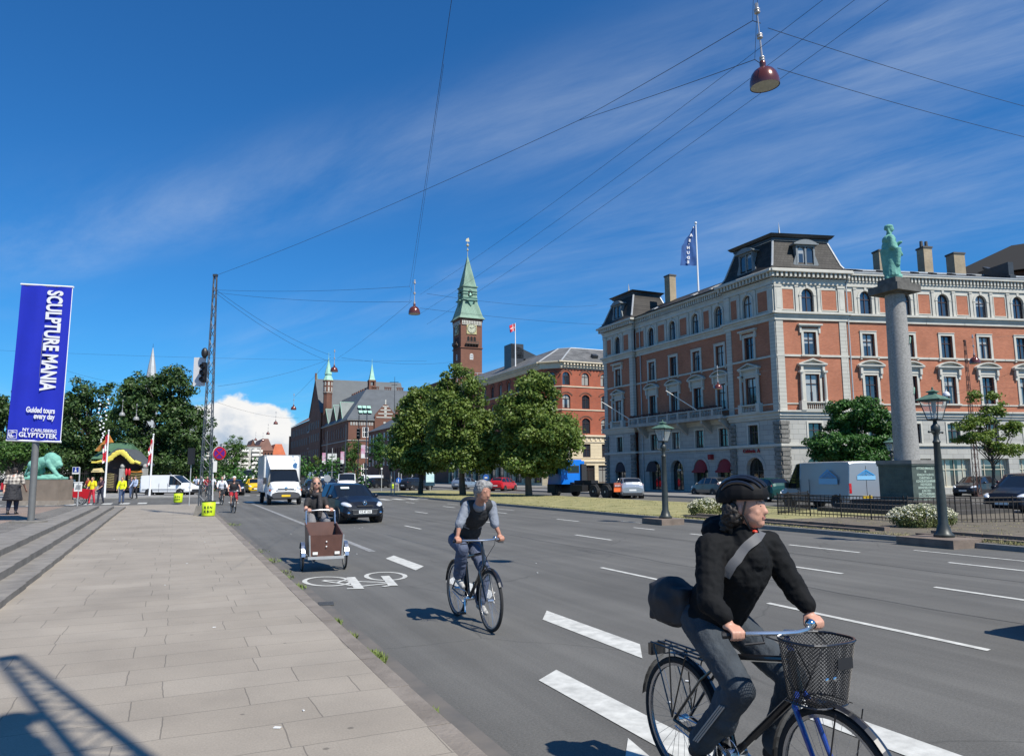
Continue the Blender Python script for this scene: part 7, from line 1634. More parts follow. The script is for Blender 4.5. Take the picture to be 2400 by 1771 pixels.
def signal(label, px, pyt, Y, h, arm=False, faces=3):
 p = at(px, 1140, Y); p.z = 0.1; zt = at(px, pyt, Y).z-0.1; T = thing('traffic_light', label, 'traffic light', p); m = MB(); m.cone((0, 0, 0), (0, 0, zt-0.5 if not arm else zt+1.5), 0.06, 0.05, 8); m.build('pole', LEAD if not arm else BLK, T)
 m = MB(); m.b2(-0.2, 0.2, -0.15, 0.1, zt-1.15, zt); hd = m.build('signal_head', BLK, T)
 m = MB(); [m.lathe([(0.16, -0.40), (0.16, -0.15)], (0, 0, zt-0.2-i*0.37), 12, 'Y', cap=False) for i in range(faces)]; m.build('visor', BLK, hd)
 m = MB(); [m.box((0.02, -0.42, zt-0.04-i*0.37), (0.26, 0.03, 0.03)) for i in range(faces)]; m.build('visor_glint', LEAD, hd); return T
signal('traffic light with high black heads before the lit town hall corner', 838, 1004, 82, 5, arm=True); signal('black traffic light left of the black hatchback', 801, 1086, 78, 3); signal('traffic light in the shade beneath the lime tree', 917, 1076, 72, 3); signal('small traffic light between the lime tree trunks', 940, 1085, 96, 3)
BNM = mat('event_banner', (0.62, 0.60, 0.66), 0.7, c2=(0.55, 0.10, 0.22), scale=1.4)
for k, (px, py, lab) in enumerate(((757, 1074, 'left hanging banner with red and blue print on a lattice pole before the town hall'), (801, 1072, 'middle hanging banner with red and blue print on a lattice pole before the town hall'), (850, 1058, 'right hanging banner, highest and largest, in front of the town hall corner'))):
 Y = 108-8*k; p = at(px+7, 1130, Y); p.z = 0.1; T = thing('banner_pole', lab, 'banner', p, 0, 'hanging banners by the town hall'); z = at(px, py, Y).z-0.1; m = MB(); m.cone((0, 0, 0), (0, 0, z+4.0+k*0.5), 0.09, 0.06, 6); m.build('pole', STEEL, T)
 m = MB(); m.box((-0.40, 0, z), (0.50, 0.03, 1.65)); m.build('banner_cloth', BNM, T); m = MB(); m.box((-0.41, -0.03, z-0.55), (0.44, 0.02, 0.5)); m.build('white_field', WHITEF, T)
thin = at(925, 905, 115); T = thing('roof_aerial', 'thin roof aerial above the lime tree tops', 'aerial', thin-Vector((0, 0, 4))); m = MB(); m.cone((0, 0, 0), (0, 0, 5.5), 0.05, 0.03, 5); m.b2(-0.8, 0.6, -.02, .02, 4.6, 4.68); m.b2(-0.5, 0.4, -.02, .02, 4.2, 4.27); m.build('mast', BLK, T)
# ================================================================== vehicles (x forward, origin on the ground under the middle)
CGL = mat('car_glass', (0.010, 0.012, 0.014), 0.04, spec=0.7, coat=0.15); TYR = mat('tyre', (0.018, 0.018, 0.019), 0.85); RIM = mat('rim', (0.42, 0.43, 0.45), 0.3, 0.8); TRIM = mat('car_trim', (0.03, 0.03, 0.032), 0.55)
HLT = mat('headlight_glass', (0.75, 0.77, 0.80), 0.08, 0.3, coat=1.0); TLT = mat('taillight', (0.45, 0.01, 0.015), 0.15, coat=1.0); PLATE = mat('plate_white', (0.75, 0.75, 0.72), 0.5); PLY = mat('plate_yellow', (0.75, 0.50, 0.02), 0.5); CHR = mat('chrome', (0.75, 0.75, 0.76), 0.12, 1.0)
def paint(name, c, metal=0.0): return mat('paint_'+name, c, 0.28, metal, coat=0.12 if name == 'black' else 0.35, spec=0.3, var=0.03, scale=1.5)
PAINTS = {k: paint(k, c, m_) for k, (c, m_) in dict(black=((0.008, 0.010, 0.016), 0), white=((0.74, 0.75, 0.76), 0), yellow=((0.75, 0.46, 0.01), 0), silver=((0.42, 0.44, 0.46), 0.6), dark=((0.022, 0.026, 0.034), 0.3), grey=((0.12, 0.125, 0.13), 0.5), green=((0.008, 0.05, 0.045), 0.2), red=((0.45, 0.012, 0.015), 0), blue=((0.05, 0.10, 0.20), 0.3), lorry=((0.01, 0.16, 0.62), 0), maroon=((0.055, 0.02, 0.022), 0.3), silverblue=((0.30, 0.36, 0.44), 0.5)).items()}
def wheel(parent, x, y, r, w=0.2, rim=True, side=1):
 t = MB(); t.lathe([(r*0.62, -w/2), (r*0.93, -w/2), (r, -w/2+0.03), (r, w/2-0.03), (r*0.93, w/2), (r*0.62, w/2)], (x, y, r), 26, 'Y'); o = t.build('wheel', TYR, parent, smooth=True, angle=40)
 if rim:
  m = MB(); s_ = side*w/2; m.lathe([(r*0.64, s_*0.9), (r*0.60, s_*1.02), (r*0.55, s_*0.6)], (x, y, r), 22, 'Y', cap=False); m.lathe([(r*0.16, s_*1.02), (r*0.16, s_*0.5)], (x, y, r), 10, 'Y')
  for i in range(5):
   a = i*2*math.pi/5+0.3; m.box((x+r*0.36*math.cos(a), y+s_*0.85, r+r*0.36*math.sin(a)), (r*0.46, w*0.14, r*0.17), Matrix.Rotation(-a, 3, 'Y'))
  m.lathe([(r*0.60, s_*0.45), (r*0.60, s_*0.5)], (x, y, r), 20, 'Y'); m.build('rim', RIM, o, smooth=True, angle=40)
 return o
def body_loft(st, W):
 """stations (x, low, mid width, belt z, belt width, top z, top width, kind) -> strips of points"""
 rows = []
 for (x, zl, wm, zb, wb, zt, wt) in st:
  rows.append([Vector((x, 0, zl)), Vector((x, W/2*wm*0.84, zl)), Vector((x, W/2*wm*0.97, zl+0.10)), Vector((x, W/2*wm, zl+(zb-zl)*0.45)), Vector((x, W/2*wb, zb)), Vector((x, W/2*wt, zt-0.045)), Vector((x, W/2*wt*0.72, zt)), Vector((x, 0, zt+0.012))])
 return rows
def make_vehicle(name, label, cat, st, W, cabin, wheels, r, pm, group=None, glass_side=None, front=None, rear=None, plate=PLATE, plate_txt=None, trim_low=False, gap_pillars=()):
 """cabin = station indices (cowl, roof front, roof rear, tail) ; wheels = x positions"""
 T = thing(name, label, cat, (0, 0, 0), 0, group); rows = body_loft(st, W); body = MB(); glass = MB(); trim = MB(); c0, c1, c2, c3 = cabin
 flip = lambda p: Vector((p.x, -p.y, p.z))
 gs = glass_side or (c0, c3)
 for i in range(len(rows)-1):
  a, b_ = rows[i], rows[i+1]
  for j in range(7):
   tgt = body
   if j == 4 and gs[0] <= i < gs[1]: tgt = glass
   if j in (5, 6) and (c0 <= i < c1 or c2 <= i < c3): tgt = glass
   if j == 4 and not (gs[0] <= i < gs[1]) and (c0 <= i < c1 or c2 <= i < c3): tgt = body
   if trim_low and j in (0, 1): tgt = trim
   q = (a[j], b_[j], b_[j+1], a[j+1]); tgt.add(list(q), [(3, 2, 1, 0)]); tgt.add([flip(p) for p in q], [(0, 1, 2, 3)])
 for rw, fl in ((rows[0], False), (rows[-1], True)):
  pts = rw+[flip(p) for p in reversed(rw[1:-1])]; body.add(pts, [tuple(range(len(pts)))])
 body.build('body', pm, T, smooth=True, angle=32); glass.build('windows', CGL, T, smooth=True, angle=32)
 pl = MB()
 edge = [(gs[0], 4, gs[0]+0, 5)]
 def pil(i, r_=0.03):
  for f in (lambda p: p, flip): pl.tube([f(rows[i][4]), f(rows[i][5])], r_, 5)
 for i in gap_pillars: pil(i)
 for i in (c0, c1, c2, c3):
  for f in (lambda p: p, flip): pass
 for a, b_ in ((c0, c1), (c2, c3)):
  for k in range(a, b_):
   for f in (lambda p: p, flip): pl.tube([f(rows[k][5]), f(rows[k+1][5])], 0.028, 5)
 for k in range(gs[0], gs[1]):
  for f in (lambda p: p, flip): pl.tube([f(rows[k][4]), f(rows[k+1][4])], 0.018, 5)
 pil(gs[0]); pil(gs[1])
 pl.build('pillars', pm if name != 'lorry' else TRIM, T, smooth=True)
 if trim.v: trim.build('sill_trim', TRIM, T)
 for x in wheels:
  for s_ in (-1, 1):
   a = MB(); a.lathe([(r+0.055, s_*(W/2-0.30)), (r+0.055, s_*(W/2+0.006))], (x, 0, r), 26, 'Y'); a.build('wheel_arch', BLK, T); wheel(T, x, s_*(W/2-0.085), r, 0.20, True, s_)
 return T
def hatch_st(L=3.95, H=1.47, hood=0.98, belt=0.94, zl=0.20):
 f = L/3.95; X = lambda x: x*f
 return [(X(-1.98), 0.42, .86, .72, .84, .80, .70), (X(-1.93), .27, .93, .90, .88, 1.00, .74), (X(-1.82), zl+.02, .97, belt+.06, .93, 1.16, .74), (X(-1.45), zl, 1.0, belt+.05, .95, H-.05, .70), (X(-0.9), zl, 1.0, belt+.03, .96, H, .72), (X(-0.1), zl, 1.0, belt+.01, .97, H, .74), (X(0.35), zl, 1.0, belt, .97, H-.05, .74), (X(1.05), zl, 1.0, belt-.02, .95, hood+.02, .84), (X(1.45), zl, 1.0, .84, .93, hood-.10, .80), (X(1.80), zl+.02, .94, .70, .86, .80, .72), (X(1.94), .24, .84, .58, .76, .66, .62), (X(1.98), .30, .76, .48, .68, .54, .54)]
HC = (6, 7, 2, 3)
def make_hatch(label, pm, group=None, L=3.95, W=1.72, H=1.47, **k):
 # cabin runs from the rear: tail glass between 2-3, windscreen between 6-7
 st = hatch_st(L, H); T = make_vehicle('parked_car' if group else 'car', label, 'car', st, W, (6, 7, 2, 3), (-L*0.315, L*0.322), 0.30, pm, group, glass_side=(2, 7), gap_pillars=(4, 5))
 f = L/3.95
 for s_ in (-1, 1):
  m = MB(); m.sph((1.73*f, s_*W*0.375, 0.70), (0.27, 0.135, 0.085), 12, 8, Matrix.Rotation(R(14), 3, 'Y') @ Matrix.Rotation(s_*R(-24), 3, 'Z')); m.build('headlight', HLT, T, smooth=True)
  m = MB(); m.sph((-1.80*f, s_*W*0.425, 0.88), (0.10, 0.07, 0.17), 10, 8); m.build('taillight', TLT, T, smooth=True)
  m = MB(); m.sph((0.72*f, s_*(W/2+0.07), 1.0), (0.07, 0.11, 0.075), 8, 6); m.build('wing_mirror', pm, T, smooth=True)
  m = MB(); m.box((0.0, s_*(W/2-0.005), 0.80), (0.16, 0.02, 0.03)); m.build('door_handle', TRIM, T)
 m = MB(); m.box((1.955*f, 0, 0.44), (0.09, W*0.56, 0.15)); m.box((1.975*f, 0, 0.66), (0.03, W*0.36, 0.05)); m.build('grille', TRIM, T)
 m = MB(); m.box((2.01*f, 0, 0.44), (0.02, 0.50, 0.115)); pf = m.build('number_plate', PLATE, T); m = MB(); m.box((-1.985*f, 0, 0.60), (0.02, 0.50, 0.115)); m.build('number_plate', PLATE, T)
 m = MB(); m.b2(-1.99*f, -1.90*f, -W*0.40, W*0.40, 0.30, 0.42); m.build('rear_bumper_trim', TRIM, T)
 return T, pf
def heading(T, p, deg):
 """deg 0 = driving away up the street, 180 = driving towards the viewer"""
 T.location = p; T.rotation_euler = (0, 0, ROT+R(90)+R(deg))
def recolor(T, pm, parts=('body', 'pillars', 'wing_mirror')):
 for ch in T.children:
  if ch.name.split('.')[0] in parts: ch.data = ch.data.copy(); ch.data.materials.clear(); ch.data.materials.append(pm)
CAR, pf = make_hatch('black hatchback driving towards the camera beside the cargo tricycle', PAINTS['black'])
c_ = S(6.25, 29.6); heading(CAR, c_, 188)
t = text_mb('YZ·47 352', 0.115, Matrix.Translation((2.022, 0, 0.405)) @ Matrix.Rotation(R(90), 4, 'Z') @ Matrix.Rotation(R(90), 4, 'X'), 0.002, 0.002, 0.9); t.build('plate_lettering', BLK, pf)
m = MB(); m.tube([(1.945, 0.07*math.cos(a)*1.0, 0.775+0.085*math.sin(a)) for a in [i*0.5236 for i in range(12)]], 0.014, 5, closed=True); m.sph((1.93, 0, 0.775), (0.02, 0.035, 0.05), 8, 6); m.build('bonnet_badge', CHR, CAR, smooth=True)
m = MB(); m.box((1.99, 0, 0.52), (0.02, 1.02, 0.018)); m.box((1.99, 0, 0.36), (0.02, 0.9, 0.015)); [m.sph((1.95, s_*0.62, 0.40), (0.05, 0.06, 0.06), 8, 6) for s_ in (-1, 1)]; m.build('chrome_trim', CHR, CAR)
m = MB(); m.box((0.62, -0.32, 1.31), (0.01, 0.34, 0.09), Matrix.Rotation(R(-40), 3, 'Y')); m.build('window_sticker', mat('sticker', (0.5, 0.62, 0.6), 0.5), CAR)
proto = CAR
CG = 'cars on the boulevard'
def another(label, pm, p, deg, sc=(1, 1, 1), group=CG, name='car'):
 T = thing(name, label, 'car', p, 0, group); 
 for ch in proto.children:
  if ch.name.split('.')[0] in ('bonnet_badge', 'chrome_trim', 'window_sticker'): continue
  c = ch.copy(); col.objects.link(c); c.parent = T
  for g in ch.children:
   if g.name.startswith('plate_lettering'): continue
   d = g.copy(); col.objects.link(d); d.parent = c
 T.scale = sc; heading(T, p, deg); recolor(T, pm); return T
def gp(px, py): return G(px, py, 0.0)
another('small bright yellow car approaching left of the white box truck', PAINTS['yellow'], gp(601, 1155)+S(0, 2), 180, (0.92, 0.98, 1.04))
another('dark car approaching behind the cyclist with red skirt', PAINTS['black'], S(5.2, 76), 180)
another('grey car half hidden behind the left edge of the box truck', PAINTS['grey'], S(8.3, 70), 180)
another('dark car peeping out right of the box truck', PAINTS['dark'], S(10.6, 63), 180)
another('dark blue car between the woman with sunglasses and the white vans', PAINTS['blue'], gp(768, 1151), 180)
another('dark car further right of the box truck behind the woman with sunglasses', PAINTS['grey'], gp(735, 1146), 180)
another('dark hatchback seen from behind, left of the signal post on the island', PAINTS['black'], gp(888, 1143), -58, (1.1, 1.02, 1))
another('black estate car crossing under the lime trees', PAINTS['dark'], gp(975, 1148), -62, (1.15, 1.03, 1.0))
another('silver blue car right behind the grey haired cyclist', PAINTS['silverblue'], gp(1092, 1146), -55, (1.05, 1, 1))
another('red hatchback under the largest lime trees', PAINTS['red'], gp(1180, 1150), -50)
another('silver hatchback following the blue lorry', PAINTS['silver'], gp(1478, 1168)+Vector((0.1, 1.7, 0)), -24, (1.04, 1.02, 1.02))
another('dark green car in front of the silver van, with red tail lamp', PAINTS['green'], gp(1812, 1175)+S(0.3, 1.0), -12, (1.08, 1, 1))
another('dark grey car hidden mostly behind the cyclist helmet', PAINTS['grey'], gp(1690, 1163)+S(0, 1.0), -5)
PKG = 'cars parked by the shop windows'
another('first parked dark car with shiny bonnet, right of the near lamp post', PAINTS['dark'], gp(2290, 1162), 100, (1.08, 1, 1), PKG, 'parked_car'); another('silver edged parked car, second from the near lamp post', PAINTS['silver'], gp(2325, 1158)+Vector((0.6, 2.5, 0)), 98, (1.05, 1, 1), PKG, 'parked_car'); another('blue parked car behind the sparse tree trunk', PAINTS['blue'], gp(2375, 1157)+Vector((0, 4.5, 0)), 98, (1, 1, 1), PKG, 'parked_car')
another('dark maroon parked car at the right picture edge', PAINTS['maroon'], gp(2395, 1172), 105, (1.15, 1.06, 1.14), PKG, 'parked_car'); another('black car nearest behind the railing at the right picture edge', PAINTS['black'], gp(2405, 1205)+Vector((0.6, 0.6, 0)), 96, (1.12, 1.06, 1.12), PKG, 'parked_car')
for lab, px, py, c in (('dark far car left of the street island', 512, 1146, 'dark'), ('tiny far red van near the park trees', 548, 1134, 'red'), ('tiny far dark car ahead of the yellow car', 583, 1137, 'black'), ('tiny far grey car near the yellow car', 622, 1136, 'grey'), ('far dark car beyond the left cyclists', 486, 1140, 'blue'), ('far black car beside the town hall front', 718, 1136, 'black'), ('tiny white far car under the distant tree', 532, 1132, 'white'), ('tiny far silver car in the right lane', 655, 1133, 'silver')):
 another(lab, PAINTS[c], gp(px, py), 180 if px < 640 else 0)
another('black car just outside the right picture edge whose shadow reaches the road', PAINTS['black'], S(9.35, 2.85), 180, (1.05, 1, 1.0))
# ---------------------------------------------------------------- vans
def make_van(label, pm, L=4.9, W=1.92, H=1.92, nose=1.15, low=True, group=None, rear_glass=False, wr=0.33):
 h = L/2
 st = [(-h, .42, .94, 1.0, .93, H-.10, .84), (-h+.04, .30, .98, 1.02, .95, H-.03, .86), (-h+.5, .28, 1, 1.02, .96, H, .86), (0.0, .28, 1, 1.02, .96, H, .86), (h-2.1, .28, 1, 1.02, .96, H, .86), (h-1.72, .28, 1, 1.0, .96, H-.05, .84), (h-0.85, .28, 1, 1.0, .95, 1.22, .86), (h-0.35, .28, .97, .86, .90, 1.02, .80), (h-0.06, .30, .90, .70, .82, .84, .68), (h, .36, .82, .60, .76, .68, .6)]
 T = make_vehicle('van', label, 'van', st, W, (5, 6, 0, 0), (-h+0.95, h-0.95), wr, pm, group, glass_side=(4, 6), trim_low=low)
 for s_ in (-1, 1):
  m = MB(); m.sph((h-0.22, s_*W*0.38, 0.80), (0.20, 0.13, 0.13), 10, 8); m.build('headlight', HLT, T, smooth=True)
  m = MB(); m.b2(-h-0.012, -h+0.06, s_*W*0.40, s_*W*0.462, 0.85, 1.35); m.build('taillight', TLT, T)
  m = MB(); m.b2(h-1.15, h-1.0, s_*(W/2+.0), s_*(W/2+.18), 1.05, 1.35); m.build('wing_mirror', TRIM, T)
  m = MB(); m.b2(-h+0.3, h-0.5, s_*(W/2-0.02), s_*(W/2+0.012), 0.60, 0.65); m.build('side_moulding', TRIM, T); m = MB(); m.b2(h-2.05, h-1.9, s_*(W/2-.02), s_*(W/2+.015), 0.95, 1.0); m.build('door_handle', TRIM, T)
  for xx in (h-2.15, h-3.0): m = MB(); m.b2(xx, xx+0.012, s_*(W/2-0.02), s_*(W/2+0.004), 0.4, H*0.62); m.build('door_seam', TRIM, T)
 m = MB(); m.box((h-0.02, 0, 0.55), (0.08, W*0.6, 0.14)); m.b2(h-0.10, h+0.03, -W*0.42, W*0.42, 0.32, 0.46); m.build('grille', TRIM, T); m = MB(); m.b2(-h-0.06, -h+0.05, -W*0.46, W*0.46, 0.36, 0.52); m.build('rear_bumper', TRIM, T)
 m = MB(); m.b2(-h-0.02, -h, -0.26, 0.26, 0.60, 0.72); m.build('number_plate', PLY, T); m = MB(); m.b2(-h-0.012, -h+0.01, -0.008, 0.008, 0.55, H*0.9); m.build('rear_door_seam', TRIM, T)
 return T
g = G(452, 1165, 0); VT = make_van('white panel van crossing the side street in front of the park', PAINTS['white'], 4.9, 1.92, 1.92)
c_ = G(398, 1162, 0); VT.location = (c_.x, c_.y, 0); VT.rotation_euler = (0, 0, R(-6))
VM = make_van('tall silver delivery van with blue mountain emblem behind the monument', mat('paint_silver_van', (0.36, 0.38, 0.41), 0.38, 0.5, coat=0.3), 6.1, 2.05, 2.48, group=None, wr=0.36)
c_ = at(1938, 1112, 38.6); c_.z = 0; heading(VM, c_, -13); VM.scale = (1, 1, 0.94)
EMB = mat('emblem_blue', (0.03, 0.28, 0.62), 0.5); EMB2 = mat('emblem_pale', (0.20, 0.45, 0.68), 0.5)
def emblem(F, w):
 a = MB(F); e = 0.006
 a.add([(-w/2, -e, 0), (0, -e, w*0.30), (w/2, -e, 0), (w*0.40, -e, 0), (0, -e, w*0.235), (-w*0.40, -e, 0)], [(0, 5, 4, 1), (1, 4, 3, 2)])
 for k in range(3):
  q = 0.34-0.10*k; a.add([(-w*q, -e, 0), (0, -e, w*q*0.58), (w*q, -e, 0), (w*(q-.055), -e, 0), (0, -e, w*(q-.055)*0.58), (-w*(q-.055), -e, 0)], [(0, 5, 4, 1), (1, 4, 3, 2)])
 b_ = MB(F); b_.b2(-w/2, w/2, -e, 0.0, -w*0.22, -0.02*w); return a, b_
SIDE_L = frame_M((-1.55, 1.03, 1.62), (-1, 0, 0)); REAR = frame_M((-3.065, 0.0, 1.75), (0, -1, 0))
for F, w in ((SIDE_L, 1.5), (REAR, 1.0)):
 a, b_ = emblem(F, w); o = a.build('emblem', EMB, VM); b_.build('emblem_base', EMB2, o)
PVG = 'white vans in the far traffic'
def van_copy(src, label, p, deg, sc, pm=None):
 c = copy_tree(src); c['label'] = label; c['group'] = PVG; c.scale = sc; heading(c, p, deg)
 if pm: recolor(c, pm)
 return c
van_copy(VT, 'white panel van behind the black hatchback, windscreen towards us', gp(812, 1154), 168, (0.95, 1, 1.05)); van_copy(VT, 'white van facing left beside the lit town hall corner', gp(860, 1141), 70, (1, 1, 0.95)); van_copy(VT, 'tall white van right of the box truck behind the sunglasses woman', gp(742, 1142), 180, (1.1, 1.05, 1.35)); van_copy(VT, 'dark tall van between two white vans', gp(776, 1137), 180, (1, 1, 1.3), PAINTS['grey'])
van_copy(VT, 'white camper van approaching behind the yellow car', gp(578, 1141), 180, (1.1, 1.1, 1.5)); van_copy(VT, 'second white van partly hidden by the box truck', gp(610, 1136), 180, (1.1, 1.1, 1.4))
# ---------------------------------------------------------------- white box truck
def box_truck():
 T = thing('box_truck', 'white box truck with a lamp shadow on its wind deflector, driving towards the camera', 'truck', (0, 0, 0)); W = 2.0; pm = PAINTS['white']
 st = [(0.55, .32, .98, 1.12, .96, 2.05, .82), (0.95, .32, 1, 1.12, .97, 2.20, .82), (1.35, .32, 1, 1.10, .96, 2.16, .82), (2.18, .32, 1, 1.10, .95, 1.40, .86), (2.62, .34, .98, .98, .93, 1.20, .82), (2.90, .36, .92, .85, .86, .98, .74), (2.98, .42, .86, .70, .80, .80, .66)]
 rows = body_loft(st, W); b_ = MB(); g = MB(); lo = MB(); flip = lambda p: Vector((p.x, -p.y, p.z))
 for i in range(len(rows)-1):
  for j in range(7):
   t_ = b_
   if j == 4 and 0 < i < 3: t_ = g
   if j in (5, 6) and i == 2: t_ = g
   if j in (0, 1, 2) and i >= 3: t_ = lo
   q = (rows[i][j], rows[i+1][j], rows[i+1][j+1], rows[i][j+1]); t_.add(list(q), [(3, 2, 1, 0)]); t_.add([flip(p) for p in q], [(0, 1, 2, 3)])
 pts = rows[-1]+[flip(p) for p in reversed(rows[-1][1:-1])]; lo.add(pts, [tuple(range(len(pts)))])
 b_.build('cab', pm, T, smooth=True, angle=32); g.build('windscreen', CGL, T, smooth=True, angle=32); lo.build('bumper', mat('bumper_grey', (0.06, 0.06, 0.065), 0.6), T, smooth=True, angle=30)
 m = MB(); m.b2(-3.3, 0.75, -1.10, 1.10, 0.75, 3.05); bx = m.build('cargo_box', pm, T); m = MB()
 for y in (-1.11, 1.11):
  for z in (0.76, 3.04): m.box((-1.28, y, z), (4.1, 0.05, 0.05))
 for y in (-1.1, 1.1): m.box((0.76, y, 1.9), (0.05, 0.06, 2.3))
 m.box((0.76, 0, 3.04), (0.05, 2.24, 0.05)); m.build('box_edging', LEAD, bx)
 m = MB(); P = [(0.76, -1.0, 3.02), (0.76, 1.0, 3.02), (1.45, 0.80, 2.16), (1.45, -0.80, 2.16), (0.76, -0.85, 2.2), (0.76, 0.85, 2.2)]; m.add(P, [(0, 3, 2, 1), (0, 4, 3), (1, 2, 5), (3, 4, 5, 2)]); df = m.build('wind_deflector', pm, T)
 for y in (-1, 1):
  m = MB(); m.sph((2.72, y*0.76, 0.98), (0.20, 0.17, 0.17), 10, 8); m.build('headlight', HLT, T, smooth=True); m = MB(); m.sph((2.68, y*0.92, 0.88), (0.12, 0.07, 0.07), 8, 6); m.build('indicator', mat('indicator', (0.6, 0.12, 0.04), 0.3), T, smooth=True); m = MB(); m.b2(1.75, 1.9, y*1.05, y*1.25, 1.25, 1.65); m.build('wing_mirror', TRIM, T)
 m = MB(); m.box((2.945, 0, 0.98), (0.05, 1.0, 0.035), Matrix.Rotation(R(-10), 3, 'Y')); m.box((2.96, 0, 0.88), (0.05, 1.2, 0.04)); m.build('grille', TRIM, T); m = MB(); m.sph((2.93, 0, 0.98), (0.03, 0.10, 0.11), 8, 6); m.build('badge', CHR, T)
 m = MB(); m.box((3.0, 0, 0.56), (0.02, 0.52, 0.12)); m.build('number_plate', PLY, T)
 m = MB(); [m.box((1.90, y, 1.17), (0.03, 0.5, 0.02), Matrix.Rotation(R(20), 3, 'X')) for y in (-0.4, 0.3)]; m.build('wipers', BLK, T)
 for x in (2.15, -2.0):
  for s_ in (-1, 1): wheel(T, x, s_*0.90, 0.34, 0.22, True, s_)
 m = MB(); m.b2(-3.2, 1.9, -0.5, 0.5, 0.35, 0.75); m.build('chassis', BLK, T); T.scale = (1, 1, 1.02); return T
BT = box_truck(); heading(BT, S(6.3, 50.6), 180)
# ---------------------------------------------------------------- blue lorry without its load bed
def lorry():
 T = thing('lorry', 'bright blue lorry cab with bare black chassis and orange rear bumper', 'lorry', (0, 0, 0)); OR = mat('reflect_orange', (0.75, 0.14, 0.03), 0.5)
 m = MB(); m.add([(2.2, -1.2, 1.0), (2.2, 1.2, 1.0), (4.0, 1.2, 1.0), (4.0, -1.2, 1.0), (2.2, -1.17, 2.85), (2.2, 1.17, 2.85), (3.75, 1.15, 2.85), (3.75, -1.15, 2.85)], [(0, 1, 5, 4), (1, 2, 6, 5), (2, 3, 7, 6), (3, 0, 4, 7), (4, 5, 6, 7), (3, 2, 1, 0)]); m.b2(2.4, 3.6, -1.05, 1.05, 2.85, 2.95); cab = m.build('cab', PAINTS['lorry'], T)
 m = MB(); m.b2(2.18, 2.199, -0.55, 0.45, 1.95, 2.40); m.build('rear_window', CGL, cab); m = MB(); m.b2(2.185, 2.199, -0.63, 0.53, 1.88, 2.47); m.build('window_seal', TRIM, cab)
 for s_ in (-1, 1): m = MB(); m.add([(2.6, s_*1.205, 1.8), (3.8, s_*1.205, 1.8), (3.65, s_*1.185, 2.6), (2.6, s_*1.185, 2.6)], [(0, 1, 2, 3)]); m.build('side_window', CGL, cab)
 m = MB(); m.b2(2.0, 2.3, -1.25, -0.75, 1.0, 2.6); m.b2(1.9, 2.2, -0.5, 0.3, 0.9, 1.15); m.build('air_intake', TRIM, T)
 m = MB(); m.b2(-3.9, 4.0, -0.45, -0.32, 0.75, 1.0); m.b2(-3.9, 4.0, 0.32, 0.45, 0.75, 1.0); m.b2(3.0, 4.05, -1.2, 1.2, 0.3, 1.0)
 for x in (-3.4, -2.2, -0.8, 0.4, 1.5): m.b2(x, x+0.25, -0.45, 0.45, 0.7, 1.08)
 m.b2(-0.3, 1.2, 0.5, 1.1, 0.45, 0.95); m.b2(-0.3, 1.2, -1.1, -0.5, 0.45, 0.95); m.b2(-0.5, 1.6, -0.35, 0.35, 1.0, 1.3); m.b2(-3.6, -1.0, -0.6, 0.6, 1.0, 1.12); m.build('chassis', BLK, T)
 for s_ in (-1, 1):
  for x in (-3.0, -1.65, 3.15):
   wheel(T, x, s_*1.0, 0.50, 0.32, True, s_)
   m = MB(); m.tube([(x+0.6*math.cos(a), s_*1.0, 0.5+0.6*math.sin(a)) for a in [0.5+i*0.3 for i in range(8)]], 0.03, 4); m.build('mudguard', TRIM, T)
  m = MB(); m.b2(-4.02, -3.95, s_*0.45, s_*1.15, 0.50, 0.78); m.build('orange_bumper', OR, T); m = MB(); m.b2(-4.0, -3.9, s_*0.5, s_*1.1, 0.82, 1.15); lb = m.build('lamp_board', mat('lamp_board', (0.35, 0.10, 0.06), 0.5), T)
  m = MB(); [m.sph((-4.02, s_*(0.6+0.14*k), 0.93), (0.03, 0.05, 0.05), 8, 6) for k in range(4)]; m.build('lamps', HLT, lb)
 m = MB(); m.b2(-4.0, -3.9, -0.45, 0.45, 0.45, 0.68); m.build('tow_beam', LEAD, T); m = MB(); m.b2(-3.98, -3.9, -0.3, 0.3, 0.75, 1.2); m.build('rear_plate', TRIM, T); return T
LO = lorry(); c_ = at(1384, 1112, 57.5); c_.z = 0; heading(LO, c_, 9)
# ================================================================== bicycles and people
SKIN = mat('skin', (0.50, 0.27, 0.19), 0.5, c2=(0.47, 0.245, 0.175), scale=9); SKIN2 = mat('skin_tanned', (0.42, 0.21, 0.14), 0.5, c2=(0.39, 0.19, 0.13), scale=9); LIP = mat('lips', (0.36, 0.15, 0.12), 0.5); EYEW = mat('eye_white', (0.42, 0.38, 0.35), 0.5)
HAIRG = mat('grey_hair', (0.30, 0.30, 0.30), 0.6, c2=(0.12, 0.12, 0.12), scale=26); HAIRB = mat('brown_hair', (0.10, 0.07, 0.05), 0.6, c2=(0.22, 0.17, 0.13), scale=18); HAIRD = mat('dark_hair', (0.02, 0.015, 0.012), 0.6)
def cloth(name, c, var=0.15, scale=6, rough=0.8): return mat('cloth_'+name, c, rough, var=var, scale=scale, bump=0.25, bscale=60)
BKF = mat('bike_black', (0.012, 0.012, 0.014), 0.3, coat=0.6); ALU = mat('aluminium', (0.55, 0.56, 0.58), 0.25, 0.9)
def bike_M(p, az): return Matrix.Translation(p) @ Matrix.Rotation(R(90-az), 4, 'Z')
